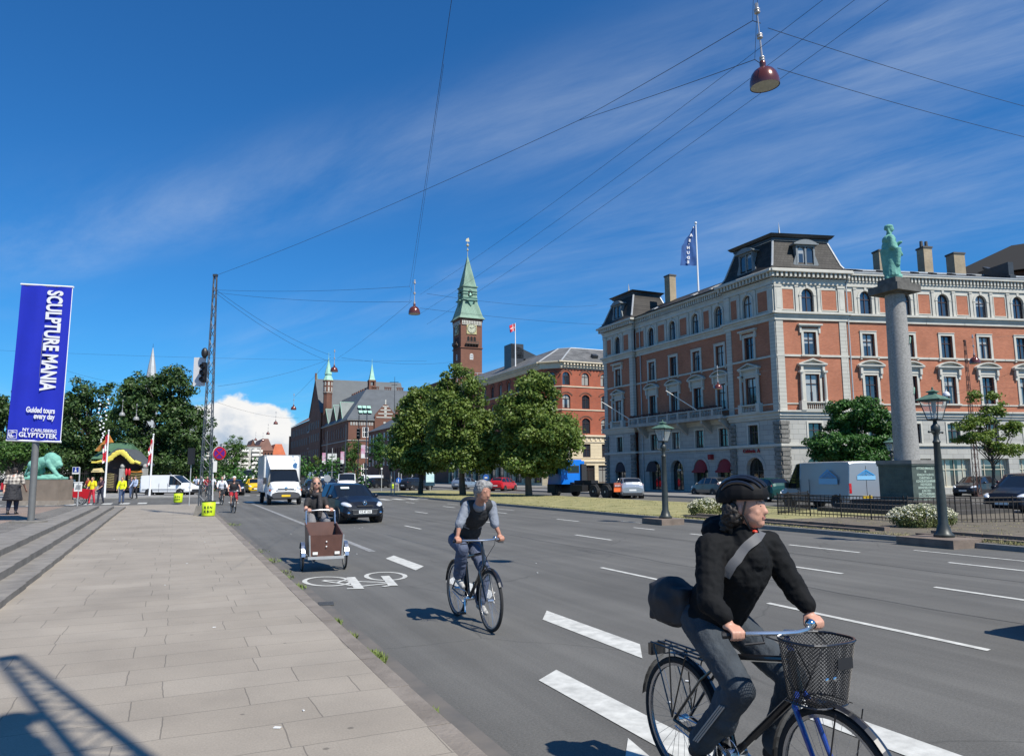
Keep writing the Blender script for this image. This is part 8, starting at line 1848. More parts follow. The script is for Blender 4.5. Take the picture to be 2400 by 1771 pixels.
def bike_wheel(T, x, r=0.345, turn=0.0, det=True, y=0.0, name='wheel'):
 MM = Matrix.Translation((x, y, r)) @ Matrix.Rotation(turn, 4, 'Z'); m = MB(MM); n = 48 if det else 24; rt = 0.019
 m.tube([((r-rt)*math.cos(a), 0, (r-rt)*math.sin(a)) for a in [2*math.pi*i/n for i in range(n)]], rt, 8, closed=True); w = m.build(name, TYR, T, smooth=True)
 m = MB(MM); m.lathe([(r-0.052, -0.010), (r-0.036, -0.012), (r-0.036, 0.012), (r-0.052, 0.010)], n=n, axis='Y', cap=False); m.build('rim', ALU if det else LEAD, w, smooth=True, angle=30)
 m = MB(MM); k = 32 if det else 14
 for i in range(k):
  a = 2*math.pi*i/k; b_ = a+(0.5 if i % 2 else -0.5)*0.9; m.tube([(0.018*math.cos(b_), 0.025*(1 if i % 4 < 2 else -1), 0.018*math.sin(b_)), ((r-0.05)*math.cos(a), 0, (r-0.05)*math.sin(a))], 0.0013 if det else 0.003, 3)
 m.cone((0, -0.035, 0), (0, 0.035, 0), 0.02, 0.02, 10); m.build('spokes', ALU if det else LEAD, w); return w
def bicycle(label, p, az, fr=BKF, fork=BKF, diamond=True, crank=0.6, det=True, guards=True, hb_z=1.03, grp=None, name='bicycle', rise=0.0):
 T = thing(name, label, 'bicycle', p, R(90-az), grp); rr, rf = -0.53, 0.56; bb = (-0.09, 0, 0.285); st = (-0.235, 0, 0.80); ht, hb = (0.335, 0, 0.90), (0.375, 0, 0.72); r = 0.345
 m = MB(); m.tube([bb, (-0.255, 0, 0.90)], 0.016, 10); m.tube([bb, hb], 0.021, 10); m.tube([ht, hb], 0.021, 10)
 m.tube([(-0.225, 0, 0.76), (0.34, 0, 0.86)] if diamond else [(-0.16, 0, 0.52), (0.35, 0, 0.84)], 0.018, 10)
 for s_ in (-1, 1): m.tube([bb, (-0.3, s_*0.05, 0.30), (rr, s_*0.06, r)], 0.010, 8); m.tube([(-0.21, s_*0.02, 0.70), (-0.3, s_*0.045, 0.62), (rr, s_*0.06, r)], 0.009, 8)
 m.build('frame', fr, T, smooth=True)
 m = MB(); m.tube([ht, (0.30, 0, hb_z)], 0.014, 8)
 for s_ in (-1, 1): m.tube([(0.375, s_*0.02, 0.72), (0.39, s_*0.055, 0.66), (0.49, s_*0.055, 0.45), (rf, s_*0.055, r)], [0.016, 0.015, 0.012, 0.010], 8)
 m.build('fork', fork, T, smooth=True)
 m = MB(); m.tube([(0.30, 0, hb_z), (0.37, 0, hb_z+0.01)], 0.014, 8); m.tube([(0.22, -0.31, hb_z), (0.28, -0.22, hb_z+.01), (0.36, -0.08, hb_z+0.012), (0.37, 0, hb_z+.01), (0.36, 0.08, hb_z+.012), (0.28, 0.22, hb_z+.01), (0.22, 0.31, hb_z)], 0.0125, 10); h = m.build('handlebar', ALU, T, smooth=True)
 m = MB(); [m.tube([(0.21, s_*0.33, hb_z), (0.27, s_*0.235, hb_z+.008)], 0.018, 8) for s_ in (-1, 1)]; m.build('grips', BLK, h, smooth=True); m = MB()
 for s_ in (-1, 1): m.tube([(0.32, s_*0.17, hb_z), (0.36, s_*0.20, hb_z-0.02), (0.31, s_*0.28, hb_z-0.03)], 0.006, 5)
 for s_ in (-1, 1): m.tube([(0.33, s_*0.16, hb_z), (0.46, s_*0.10, hb_z-0.03), (0.45, 0, hb_z-0.18), (0.40, 0, 0.72)], 0.004, 5)
 m.build('cables_and_levers', BLK, h); m = MB(); m.sph((0.31, 0.17, hb_z+0.03), (0.028, 0.028, 0.022), 10, 8); m.build('bell', CHR, h, smooth=True)
 m = MB(); m.sph((-0.29, 0, 0.955), (0.13, 0.075, 0.032), 12, 8); m.sph((-0.17, 0, 0.95), (0.12, 0.03, 0.025), 10, 6); m.cone((-0.255, 0, 0.88), (-0.265, 0, 0.95), 0.013, 0.013, 8); m.build('saddle', BLK, T, smooth=True)
 m = MB(); c = Vector(bb); ca, sa = math.cos(crank), math.sin(crank); m.lathe([(0.088, -0.058), (0.088, -0.052)], c, 24, 'Y', cap=False); m.lathe([(0.03, -0.06), (0.03, 0.06)], c, 12, 'Y')
 m.tube([c+Vector((0, -0.065, 0)), c+Vector((0.17*ca, -0.075, 0.17*sa))], 0.011, 6); m.tube([c+Vector((0, 0.065, 0)), c+Vector((-0.17*ca, 0.075, -0.17*sa))], 0.011, 6); m.tube([c+Vector((0, -.055, .085)), (rr, -.055, r+.035)], 0.005, 4); m.tube([c+Vector((0, -.055, -.085)), (rr, -.055, r-.035)], 0.005, 4); cr = m.build('crankset', ALU if det else BLK, T, smooth=True, angle=30)
 m = MB(); m.box(c+Vector((0.17*ca, -0.125, 0.17*sa)), (0.09, 0.09, 0.022)); m.box(c+Vector((-0.17*ca, 0.125, -0.17*sa)), (0.09, 0.09, 0.022)); m.build('pedals', BLK, cr)
 bike_wheel(T, rr, det=det); bike_wheel(T, rf, det=det)
 if guards:
  for x, a0, a1 in ((rr, -0.25, 3.0), (rf, 0.55, 3.3)):
   m = MB(); pts = [(x+(r+0.018)*math.cos(a0+(a1-a0)*i/18), (r+0.018)*math.sin(a0+(a1-a0)*i/18)) for i in range(19)]
   for i in range(18):
    (x0, z0), (x1, z1) = pts[i], pts[i+1]; m.quad((x0, -0.024, r+z0-0.0), (x1, -0.024, r+z1), (x1, 0, r+z1+0.009), (x0, 0, r+z0+0.009)); m.quad((x0, 0, r+z0+0.009), (x1, 0, r+z1+0.009), (x1, 0.024, r+z1), (x0, 0.024, r+z0))
   m.build('mudguard', BKF, T, smooth=True)
 return T
def basis(f, up=Vector((0, 0, 1))):
 f = Vector(f).normalized(); s = Vector(up).cross(f).normalized(); u = f.cross(s); return Matrix((f, s, u)).transposed()
def add_head(b, c, B, s=1.0):
 """c = middle of the skull, B columns forward, left, up"""
 q = lambda f, l_, u: c+B @ Vector((f, l_, u))*s
 E_ = lambda p, r: b.ell(p, [x*s for x in r], B)
 E_(q(0.0, 0, 0.02), (0.098, 0.077, 0.10)); E_(q(0.028, 0, -0.045), (0.072, 0.060, 0.075)); E_(q(0.066, 0, -0.088), (0.030, 0.030, 0.026)); E_(q(0.03, 0, -0.07), (0.055, 0.055, 0.045))
 b.cap(q(0.088, 0, 0.008), q(0.108, 0, -0.030), 0.010*s, 0.014*s, 8); E_(q(0.098, 0, -0.034), (0.014, 0.019, 0.011))
 E_(q(0.078, 0.03, 0.022), (0.018, 0.026, 0.008)); E_(q(0.078, -0.03, 0.022), (0.018, 0.026, 0.008)); E_(q(0.068, 0.040, -0.030), (0.022, 0.020, 0.02)); E_(q(0.068, -0.040, -0.030), (0.022, 0.020, 0.02)); E_(q(0.085, 0, -0.060), (0.014, 0.024, 0.012)); E_(q(0.045, 0.034, -0.055), (0.040, 0.032, 0.040)); E_(q(0.045, -0.034, -0.055), (0.040, 0.032, 0.040)); E_(q(0.03, 0, -0.005), (0.075, 0.070, 0.06))
 for l_ in (-1, 1): E_(q(-0.005, l_*0.077, -0.015), (0.018, 0.008, 0.030))
def face_bits(T, c, B, s=1.0, shades=False):
 q = lambda f, l_, u: c+B @ Vector((f, l_, u))*s
 m = MB(); m.sph(q(0.0965, 0, -0.056), [x*s for x in (0.005, 0.024, 0.0045)], 10, 6, B); m.sph(q(0.0945, 0, -0.065), [x*s for x in (0.006, 0.020, 0.005)], 10, 6, B); m.build('lips', LIP, T, smooth=True)
 if shades:
  m = MB(); [m.sph(q(0.092, l_*0.034, 0.002), [x*s for x in (0.010, 0.030, 0.023)], 12, 8, B) for l_ in (-1, 1)]; m.tube([q(0.098, -0.01, .006), q(0.098, 0.01, .006)], 0.004*s, 6); [m.tube([q(0.085, l_*0.062, 0.008), q(0.0, l_*0.08, 0.01)], 0.004*s, 6) for l_ in (-1, 1)]; m.build('sunglasses', BLK, T, smooth=True); return
 m = MB(); [m.sph(q(0.0855, l_*0.031, 0.002), [x*s for x in (0.005, 0.0105, 0.0050)], 10, 6, B) for l_ in (-1, 1)]; m.build('eyes', EYEW, T, smooth=True)
 m = MB(); [m.sph(q(0.0905, l_*0.031, 0.002), [x*s for x in (0.0045, 0.0062, 0.0055)], 8, 6, B) for l_ in (-1, 1)]; [m.tube([q(0.092, l_*0.014, .024), q(0.090, l_*0.034, .027), q(0.076, l_*0.052, .020)], 0.0035*s, 5) for l_ in (-1, 1)]; m.build('brows_and_irises', HAIRD, T, smooth=True)
def add_hand(b, wrist, grip, axis, side, s=1.0):
 """fingers curl over a bar through grip; axis = bar direction pointing to the thumb side"""
 ax = Vector(axis).normalized(); w = Vector(wrist); c = Vector(grip); fw = (c-w); fw -= ax*fw.dot(ax); fw.z = 0; fw = fw.normalized(); up = Vector((0, 0, 1))
 k0 = c-ax*0.0+up*0.028*s-fw*0.005
 b.cap(w, c-fw*0.035+up*0.030*s, 0.024*s, 0.022*s, 10)
 for i, (ln, r) in enumerate(((1.0, .0098), (1.08, .0100), (1.0, .0096), (0.82, .0086))):
  o = ax*(0.030-0.0195*i)*s; kn = k0+o; b.cap(c-fw*0.045+up*0.030*s+o*0.8, kn, 0.014*s, 0.0118*s, 8); m1 = c+o+fw*0.030*ln*s+up*0.012*s; m2 = c+o+fw*0.027*ln*s-up*0.014*s; tp = c+o+fw*0.004*s-up*0.026*s
  b.chain([kn, m1, m2, tp], [0.0112*s, r*s, r*0.95*s, r*0.85*s])
 b.chain([c-fw*0.035*s+ax*0.034*s+up*0.018*s, c-fw*0.016*s+ax*0.052*s-up*0.004*s, c+fw*0.008*s+ax*0.048*s-up*0.022*s], [0.014*s, 0.0115*s, 0.0095*s])
def open_hand(b, w, d, s=1.0):
 d = Vector(d).normalized(); sd = d.cross(Vector((1, 0, 0.2))).normalized(); p = Vector(w)+d*0.05*s; b.cap(w, p, 0.024*s, 0.026*s, 8)
 for i, ln in enumerate((0.065, 0.075, 0.07, 0.055)):
  o = sd*(0.027-0.018*i)*s; b.chain([p+o, p+o+d*ln*0.55*s, p+o*0.9+d*ln*s+Vector((0, 0, -0.01))], [0.011*s, 0.009*s, 0.0075*s])
 b.chain([Vector(w)+sd*0.02*s, Vector(w)+sd*0.045*s+d*0.03*s, Vector(w)+sd*0.05*s+d*0.06*s], [0.012*s, 0.010*s, 0.008*s])
def foot(b, an, d, s=1.0, sole=0.0):
 d = Vector(d).normalized(); a = Vector(an); b.cap(a+Vector((0, 0, 0.02)), a+Vector((0, 0, -0.03)), 0.042*s, 0.045*s); b.cap(a-d*0.035-Vector((0, 0, 0.045)), a+d*0.15*s-Vector((0, 0, 0.058)), 0.038*s, 0.030*s); b.cap(a+d*0.07-Vector((0, 0, 0.045)), a+d*0.17*s-Vector((0, 0, 0.056)), 0.040*s, 0.026*s)
class Person:
 def __init__(self, label, loc, rz, J, skin=SKIN, vox=0.009, group=None, face=None, up=None, hs=1.0, fc=True, shades=False):
  self.T = thing('person', label, 'person', loc, rz, group); self.J = {k: Vector(v) for k, v in J.items()}; self.vox = vox; J = self.J
  self.B = basis(face or (1, 0, 0), up or Vector((0, 0, 1))); b = Blob(); self.hs = hs
  add_head(b, J['head'], self.B, hs); b.chain([J['head']+self.B @ Vector((-0.02, 0, -0.06)), J['neck']], [0.054, 0.060]); b.cap(J['neck'], (J['shL']+J['shR'])/2, 0.06, 0.07)
  b.cap((J['shL']+J['shR'])/2, (J['hipL']+J['hipR'])/2, 0.10, 0.10)
  for s_ in 'LR':
   b.chain([(J['shL']+J['shR'])/2, J['sh'+s_], J['el'+s_], J['wr'+s_]], [0.07, 0.046, 0.036, 0.024]); b.chain([(J['hipL']+J['hipR'])/2, J['hip'+s_], J['kn'+s_], J['an'+s_]], [0.09, 0.075, 0.048, 0.034])
   foot(b, J['an'+s_], J['toe'+s_]-J['an'+s_], 0.92)
   if 'gr'+s_ in J: add_hand(b, J['wr'+s_], J['gr'+s_], (J['shR']-J['shL'])*(1 if s_ == 'L' else -1), s_)
   else: open_hand(b, J['wr'+s_], J['wr'+s_]-J['el'+s_])
  self.body = b.build('body', skin, self.T, vox, 2)
  if fc: face_bits(self.T, J['head'], self.B, hs, shades)
 def torso(self, name, m, r=(0.16, 0.145, 0.15), sleeve=(0.075, 0.062, 0.05), slen=1.0, wr=0.006, hem=0.0, extra=None, wf=14):
  J = self.J; b = Blob(); sm = (J['shL']+J['shR'])/2; hp = (J['hipL']+J['hipR'])/2; ch = sm.lerp(hp, 0.32); wa = sm.lerp(hp, 0.72); sd = (J['shL']-J['shR']).normalized(); Bt = basis(sd.cross(sm-hp), (sm-hp).normalized())
  b.ell(ch, (r[0]*0.80, r[0]*1.16, 0.20), Bt); b.ell(wa, (r[1]*0.85, r[1]*1.08, 0.18), Bt); b.ell(hp+(sm-hp).normalized()*0.02, (r[2]*0.90, r[2]*1.15, 0.13), Bt); b.cap(J['shL'], J['shR'], sleeve[0]*0.95, sleeve[0]*0.95); b.cap(sm, J['neck'], 0.095, 0.070)
  for s_ in 'LR':
   S_, E_, W_ = J['sh'+s_], J['el'+s_], J['wr'+s_]
   if slen >= 0.5: e2 = E_.lerp(W_, min(1, (slen-0.5)*2)*0.96); b.chain([S_, E_, e2], [sleeve[0], sleeve[1], sleeve[2]])
   else: b.chain([S_, S_.lerp(E_, slen*2)], [sleeve[0], sleeve[0]*0.92])
  if extra: extra(b)
  return b.build(name, m, self.T, self.vox*1.1, 2, wr, wf, 3)
 def legs(self, name, m, r=(0.105, 0.078, 0.062), ln=1.0, wr=0.005, flare=0.0, extra=None):
  J = self.J; b = Blob(); hp = (J['hipL']+J['hipR'])/2; b.ell(hp, (0.13, 0.17, 0.12)) 
  for s_ in 'LR':
   H_, K_, A_ = J['hip'+s_], J['kn'+s_], J['an'+s_]
   if ln >= 0.5: b.chain([H_, K_, K_.lerp(A_, (ln-0.5)*2*0.97)], [r[0], r[1], r[2]+flare])
   else: b.chain([H_, H_.lerp(K_, ln*2)], [r[0], r[1]*1.15])
  if extra: extra(b)
  return b.build(name, m, self.T, self.vox*1.1, 2, wr, 12, 5)
 def shoes(self, name, m, s=1.06):
  for s_ in 'LR': b = Blob(); foot(b, self.J['an'+s_], self.J['toe'+s_]-self.J['an'+s_], s); b.build(name, m, self.T, self.vox, 1)
 def hair(self, m, parts, name='hair', wr=0.006, wf=60, vox=None):
  b = Blob(); c, B, s = self.J['head'], self.B, self.hs
  for (f, l_, u, rf, rl, ru) in parts: b.ell(c+B @ Vector((f, l_, u))*s, (rf*s, rl*s, ru*s), B)
  return b.build(name, m, self.T, vox or self.vox, 1, wr, wf, 2)
# ------------------------------------------------------------------ rider in front
R0 = G(1604, 1826); AZ1 = 153.5; dv = Vector((math.sin(R(AZ1)), math.cos(R(AZ1)), 0)); b1 = R0+dv*0.53; b1.z = 0.0
M1 = bike_M(b1, AZ1); M1i = M1.inverted()
def onp(Mi, px, py, lat):
 o = Mi @ Vector((0, 0, EYE)); d = Mi.to_3x3() @ ray(px, py); t = (lat-o.y)/d.y; return o+d*t
BK1 = bicycle('black city bike with blue fork and wire mesh front basket, nearest the camera', b1, AZ1, BKF, mat('fork_blue', (0.012, 0.035, 0.22), 0.3, coat=0.8), crank=2.55, hb_z=0.985)
def basket():
 m = MB(); NV, NR = 54, 17; P = lambda a, t: None
 def pt(a, t):
  hw, hd = 0.135+0.045*t, 0.105+0.030*t; ca, sa = math.cos(a), math.sin(a); k = (abs(ca)**3.2+abs(sa)**3.2)**(-1/3.2); return Vector((0.485+hd*k*ca+0.01*t, hw*k*sa*0.94, 0.70+0.29*t))
 pts = [[pt(2*math.pi*i/NV, j/NR) for i in range(NV)] for j in range(NR+1)]
 for j in range(NR):
  for i in range(NV): m.tube([pts[j][i], pts[j+1][(i+1) % NV]], 0.0018, 3); m.tube([pts[j][(i+1) % NV], pts[j+1][i]], 0.0018, 3)
 o = m.build('basket', mat('basket_wire', (0.012, 0.012, 0.014), 0.5, 0.2), BK1); r = MB()
 for t, rr_ in ((0, 0.005), (1, 0.007)): r.tube([pt(2*math.pi*i/40, t) for i in range(40)], rr_, 6, closed=True)
 for i in range(9): y = -0.12+0.03*i; r.tube([(0.39, y, 0.70), (0.58, y, 0.70)], 0.003, 4)
 r.box((0.5, 0, 0.695), (0.10, 0.09, 0.02)); r.tube([(0.66, -0.09, 0.70), (0.60, -0.09, 0.42), (0.57, -0.07, 0.36)], 0.004, 5); r.tube([(0.66, 0.09, 0.70), (0.60, 0.09, 0.42), (0.57, 0.07, 0.36)], 0.004, 5); r.build('basket_rims', BKF, o)
 q = MB(); q.box((0.628, 0.03, 0.90), (0.004, 0.10, 0.05)); q.build('basket_tag', BLK, o); q = MB(); [q.sph((0.626, 0.05+0.05*k-0.14, 0.84), (0.006, 0.011, 0.011), 8, 6) for k in range(2)]; q.build('reflector_clips', CHR, o)
basket()
rk = MB()
for y in (-0.055, 0, 0.055): rk.tube([(-0.26, y, 0.735), (-0.74, y, 0.745)], 0.006, 6)
for x in (-0.30, -0.45, -0.60, -0.74): rk.tube([(x, -0.06, 0.74), (x, 0.06, 0.74)], 0.005, 5)
for s_ in (-1, 1): rk.tube([(-0.55, s_*0.065, 0.74), (-0.53, s_*0.075, 0.36)], 0.005, 5); rk.tube([(-0.70, s_*0.065, 0.74), (-0.53, s_*0.075, 0.36)], 0.005, 5); rk.tube([(-0.40, s_*0.065, 0.735), (-0.53, s_*0.075, 0.36)], 0.005, 5)
rk.box((-0.755, 0, 0.70), (0.03, 0.11, 0.07)); rk.build('rear_rack', BKF, BK1)
h1_ = lambda px, py, lat: onp(M1i, px, py, lat)
J1 = dict(head=h1_(1748, 1186, 0.0), neck=h1_(1722, 1252, 0.0), shR=h1_(1664, 1283, -0.19), shL=h1_(1800, 1276, 0.19), elR=h1_(1664, 1412, -0.30), elL=h1_(1866, 1386, 0.28), grR=Vector((0.245, -0.28, 0.992)), grL=Vector((0.245, 0.28, 0.992)), hipR=Vector((-0.25, -0.10, 0.97)), hipL=Vector((-0.25, 0.10, 0.97)))
J1['wrR'] = J1['grR'].lerp(J1['elR'], 0.30)+Vector((0, 0, .03)); J1['wrL'] = J1['grL'].lerp(J1['elL'], 0.30)+Vector((0, 0, .03))
J1['anR'] = Vector((-0.24, -0.13, 0.30)); J1['anL'] = Vector((0.06, 0.13, 0.34)); J1['knR'] = Vector((0.12, -0.14, 0.68)); J1['knL'] = Vector((0.20, 0.14, 0.72)); J1['toeR'] = Vector((-0.08, -0.14, 0.24)); J1['toeL'] = Vector((0.22, 0.15, 0.30))
fa = (M1i.to_3x3() @ Vector((0.80, -0.60, 0.02))).normalized()
W1 = Person('woman in black rain jacket and black cycling helmet riding the nearest bicycle', b1, R(90-AZ1), J1, SKIN, 0.0075, face=fa)
JK = mat('jacket_black', (0.0085, 0.009, 0.010), 0.85, var=0.15, scale=10, bump=0.35, bscale=16, spec=0.15)
def hood(b): 
 n_ = J1['neck']; b.ell(n_+Vector((-0.07, 0, 0.015)), (0.12, 0.145, 0.075)); b.ell(n_+Vector((-0.12, 0.02, 0.04)), (0.09, 0.12, 0.06)); b.cap(n_+Vector((0, 0, -0.02)), n_+Vector((0.02, 0, 0.05)), 0.095, 0.085)
 b.ell(Vector((-0.24, 0, 0.985)), (0.17, 0.195, 0.11)); b.cap((J1['shR']+J1['shL'])/2.0-Vector((0.01, 0, 0.14)), Vector((-0.20, 0, 1.02)), 0.150, 0.165, 16); b.chain([(J1['shR']+J1['shL'])/2+Vector((0.07, 0, -0.05)), n_+Vector((0.06, 0, 0.02))], [0.10, 0.080]); b.ell((J1['shR']+J1['shL'])/2+Vector((0.03, 0, -0.10)), (0.115, 0.17, 0.15))
W1.torso('jacket', JK, (0.175, 0.145, 0.155), (0.078, 0.063, 0.046), 0.93, 0.0045, extra=hood, wf=17)
JEAN = mat('jeans_dark', (0.020, 0.026, 0.034), 0.85, c2=(0.05, 0.064, 0.08), scale=4, bump=0.3, bscale=70)
W1.legs('trousers', JEAN, (0.100, 0.074, 0.060), 0.97, 0.0045, 0.01, lambda b: b.ell(J1['knR'].lerp(J1['anR'], 0.35), (0.072, 0.068, 0.13)))
m = MB()
for k in (-1, 0, 1): m.tube([J1['knR'].lerp(J1['anR'], t)+Vector((0.02+0.016*k, -0.078, 0)) for t in (0.22, 0.5, 0.85)], 0.0045, 4)
m.build('trouser_stripes', EYEW, W1.T); W1.shoes('sandal', mat('sandal_brown', (0.05, 0.035, 0.028), 0.7), 0.98)
W1.hair(HAIRD, [(-0.045, 0, -0.02, 0.075, 0.082, 0.09), (-0.075, 0, -0.07, 0.05, 0.07, 0.07), (-0.09, 0.0, -0.11, 0.055, 0.075, 0.05), (-0.06, -0.075, -0.04, 0.05, 0.025, 0.06)], wr=0.014, wf=40)
def helmet():
 c, B = J1['head'], W1.B; q = lambda f, l_, u: c+B @ Vector((f, l_, u)); b = Blob()
 b.ell(q(-0.012, 0, 0.062), (0.142, 0.106, 0.098), B); b.ell(q(-0.05, 0, 0.050), (0.115, 0.100, 0.085), B)
 o = b.build('helmet', mat('helmet_black', (0.005, 0.005, 0.006), 0.7, spec=0.2), W1.T, 0.007, 2); me = o.data
 nrm = [v.normal.copy() for v in me.vertices]
 for v in me.vertices:     # cut the opening and press in the vents
  p = B.transposed() @ (v.co-c)
  if p.z < 0.036 - (0.018 if p.x < -0.05 else 0): v.co = c+B @ Vector((p.x*0.97, p.y*0.97, max(p.z, 0.036-(0.018 if p.x < -0.05 else 0))))
  p = B.transposed() @ (v.co-c)
  if p.z > 0.055:
   g = math.sin(p.y*95+1.57)*1.0; st = math.sin(p.x*34+abs(p.y)*14+0.6); k = max(0.0, g*0.8-0.1)*max(0.0, st+0.45); v.co -= nrm[v.index]*0.020*min(1, k)
 m = MB(); [m.tube([q(0.03, s_*0.085, 0.03), q(0.01, s_*0.082, -0.04), q(0.03, s_*0.045, -0.115)], 0.006, 5) for s_ in (-1, 1)]; m.tube([q(0.03, -0.045, -0.115), q(0.045, 0, -0.128), q(0.03, 0.045, -0.115)], 0.006, 5); m.build('chin_strap', BLK, o)
 m = MB(); m.sph(q(0.045, -0.02, -0.132), (0.018, 0.014, 0.010), 8, 6); m.build('red_buckle', mat('buckle_red', (0.7, 0.05, 0.02), 0.4), o); m = MB()
 for l_ in (-0.078, -0.047, -0.016, 0.016, 0.047, 0.078):
  pts = []
  for i in range(11):
   f = -0.012+0.13*math.cos(math.pi*i/10)*math.sqrt(1-(l_/0.106)**2); pts.append(q(f, l_, 0.062+0.098*math.sqrt(max(0.02, 1-((f+0.012)/0.142)**2-(l_/0.106)**2))+0.002))
  m.tube(pts, [0.004+0.0065*math.sin(math.pi*i/10) for i in range(11)], 8)
 m.build('helmet_ribs', BKF, o, smooth=True); m = MB(); m.box(q(0.124, 0.0, 0.043), (0.004, 0.02, 0.007), B); m.build('helmet_label', LEAD, o)
helmet()
# shoulder bag with its wide strap
bg = Blob(); bc = h1_(1578, 1408, -0.12); bg.ell(bc, (0.19, 0.11, 0.14)); bg.box(bc+Vector((0.02, 0, -0.01)), (0.30, 0.15, 0.20)); BG = thing('shoulder_bag', 'dark messenger bag slung on the back of the helmeted woman', 'bag', b1, R(90-AZ1)); bg.build('pouch', mat('bag_black', (0.018, 0.018, 0.022), 0.7, var=0.2, scale=8), BG, 0.012, 4, 0.008, 8, 2)
def strap(pts, w, m_, parent, name='strap', off=0.0):
 mb = MB(); n = len(pts); vs = []
 for i, (p, nm) in enumerate(pts):
  t = (pts[min(i+1, n-1)][0]-pts[max(i-1, 0)][0]).normalized(); s_ = t.cross(nm).normalized()*w/2; vs += [p-s_, p+s_, p+s_+nm*0.004, p-s_+nm*0.004]
 fs = []
 for i in range(n-1): o = 4*i; fs += [(o, o+1, o+5, o+4), (o+1, o+2, o+6, o+5), (o+2, o+3, o+7, o+6), (o+3, o, o+4, o+7)]
 mb.add(vs, fs); return mb.build(name, m_, parent, smooth=True, angle=40)
jk = [o for o in W1.T.children if o.name.startswith('jacket')][0]
from mathutils.bvhtree import BVHTree
bvh = BVHTree.FromPolygons([v.co for v in jk.data.vertices], [tuple(p.vertices) for p in jk.data.polygons])
def on_cloth(px, py):
 o = M1i @ Vector((0, 0, EYE)); d = (M1i.to_3x3() @ ray(px, py)).normalized(); h = bvh.ray_cast(o, d); return h
sp_ = []
for t in [i/10 for i in range(10)]:
 h = on_cloth(1783-t*92, 1250+t*112-8*math.sin(t*3.1))
 if h[0] is not None: sp_.append((h[0]+h[1]*0.010, h[1]))
if len(sp_) > 3: strap(sp_, 0.050, mat('strap_grey', (0.10, 0.10, 0.105), 0.6), BG)
# ------------------------------------------------------------------ grey haired man
b2 = (G(1072, 1443)+G(1145, 1478))/2; b2.z = 0; AZ2 = 155.0; M2i = bike_M(b2, AZ2).inverted()
bicycle('slim black bike with silver handlebar ridden by the grey haired man', b2, AZ2, BKF, BKF, crank=-1.25, hb_z=1.0, guards=True)
def onx(Mi, px, py, x): o = Mi @ Vector((0, 0, EYE)); d = Mi.to_3x3() @ ray(px, py); t = (x-o.x)/d.x; return o+d*t
h2 = lambda px, py, x: onx(M2i, px, py, x)
J2 = dict(head=h2(1132, 1152, 0.34), neck=h2(1122, 1185, 0.22), shR=h2(1094, 1186, 0.14), shL=h2(1152, 1184, 0.14), elR=h2(1077, 1228, 0.18), elL=h2(1159, 1226, 0.18), grR=Vector((0.245, -0.28, 1.006)), grL=Vector((0.245, 0.28, 1.006)), hipR=Vector((-0.30, -0.10, 0.97)), hipL=Vector((-0.30, 0.10, 0.97)), anR=Vector((-0.12, -0.13, 0.54)), anL=Vector((-0.06, 0.13, 0.22)), knR=Vector((0.10, -0.17, 0.90)), knL=Vector((0.08, 0.13, 0.62)), toeR=Vector((0.06, -0.14, 0.50)), toeL=Vector((0.12, 0.14, 0.18)))
J2['wrR'] = J2['grR'].lerp(J2['elR'], 0.22)+Vector((-.02, 0, .03)); J2['wrL'] = J2['grL'].lerp(J2['elL'], 0.22)+Vector((-.02, 0, .03))
W2 = Person('grey haired man in grey shirt and black waistcoat leaning over his handlebar', b2, R(90-AZ2), J2, SKIN2, 0.010, face=(0.93, 0.32, -0.22))
SH = cloth('grey_shirt', (0.19, 0.21, 0.25)); W2.torso('shirt', SH, (0.155, 0.14, 0.14), (0.062, 0.056, 0.050), 0.56, 0.005)
def vest(b): pass
W2b = Blob(); sm = (J2['shL']+J2['shR'])/2; hp = (J2['hipL']+J2['hipR'])/2; Bt = basis((J2['shL']-J2['shR']).normalized().cross(sm-hp), (sm-hp).normalized())
W2b.ell(sm.lerp(hp, .25), (0.140, 0.178, 0.225), Bt); W2b.ell(sm.lerp(hp, .72), (0.142, 0.175, 0.20), Bt); W2b.cap(J2['shL'].lerp(sm, .35), J2['shR'].lerp(sm, .35), 0.078, 0.078); W2b.build('waistcoat', cloth('black_vest', (0.018, 0.019, 0.022)), W2.T, 0.011, 2, 0.006, 12, 2)
W2.legs('jeans', mat('jeans_blue', (0.045, 0.06, 0.11), 0.85, c2=(0.09, 0.11, 0.17), scale=5, bump=.3, bscale=60), (0.10, 0.075, 0.058), 0.97, 0.006, 0.012); W2.shoes('trainer', mat('trainer_white', (0.5, 0.49, 0.46), 0.7, c2=(0.15, 0.15, 0.15), scale=30), 1.05)
W2.hair(HAIRG, [(-0.02, 0, 0.055, 0.098, 0.086, 0.082), (-0.055, 0, 0.0, 0.065, 0.084, 0.085), (0.03, 0.03, 0.085, 0.065, 0.055, 0.045), (0.0, 0.065, 0.03, 0.045, 0.025, 0.05), (0.0, -0.065, 0.03, 0.045, 0.025, 0.05), (-0.06, 0, -0.06, 0.04, 0.06, 0.04)], wr=0.010, wf=50)
bp_ = Blob(); bp_.ell(J2['neck']+Vector((-0.28, 0.0, 0.02)), (0.15, 0.13, 0.09)); BPK = thing('backpack', 'black backpack on the grey haired man', 'bag', b2, R(90-AZ2)); bp_.build('pack', BLK, BPK, 0.015, 3)
m = MB(); m.tube([(0.47, 0, 0.70), (0.53, 0, 0.72)], 0.012, 6); m.box((0.52, 0, 0.735), (0.10, 0.12, 0.03)); LMP = m
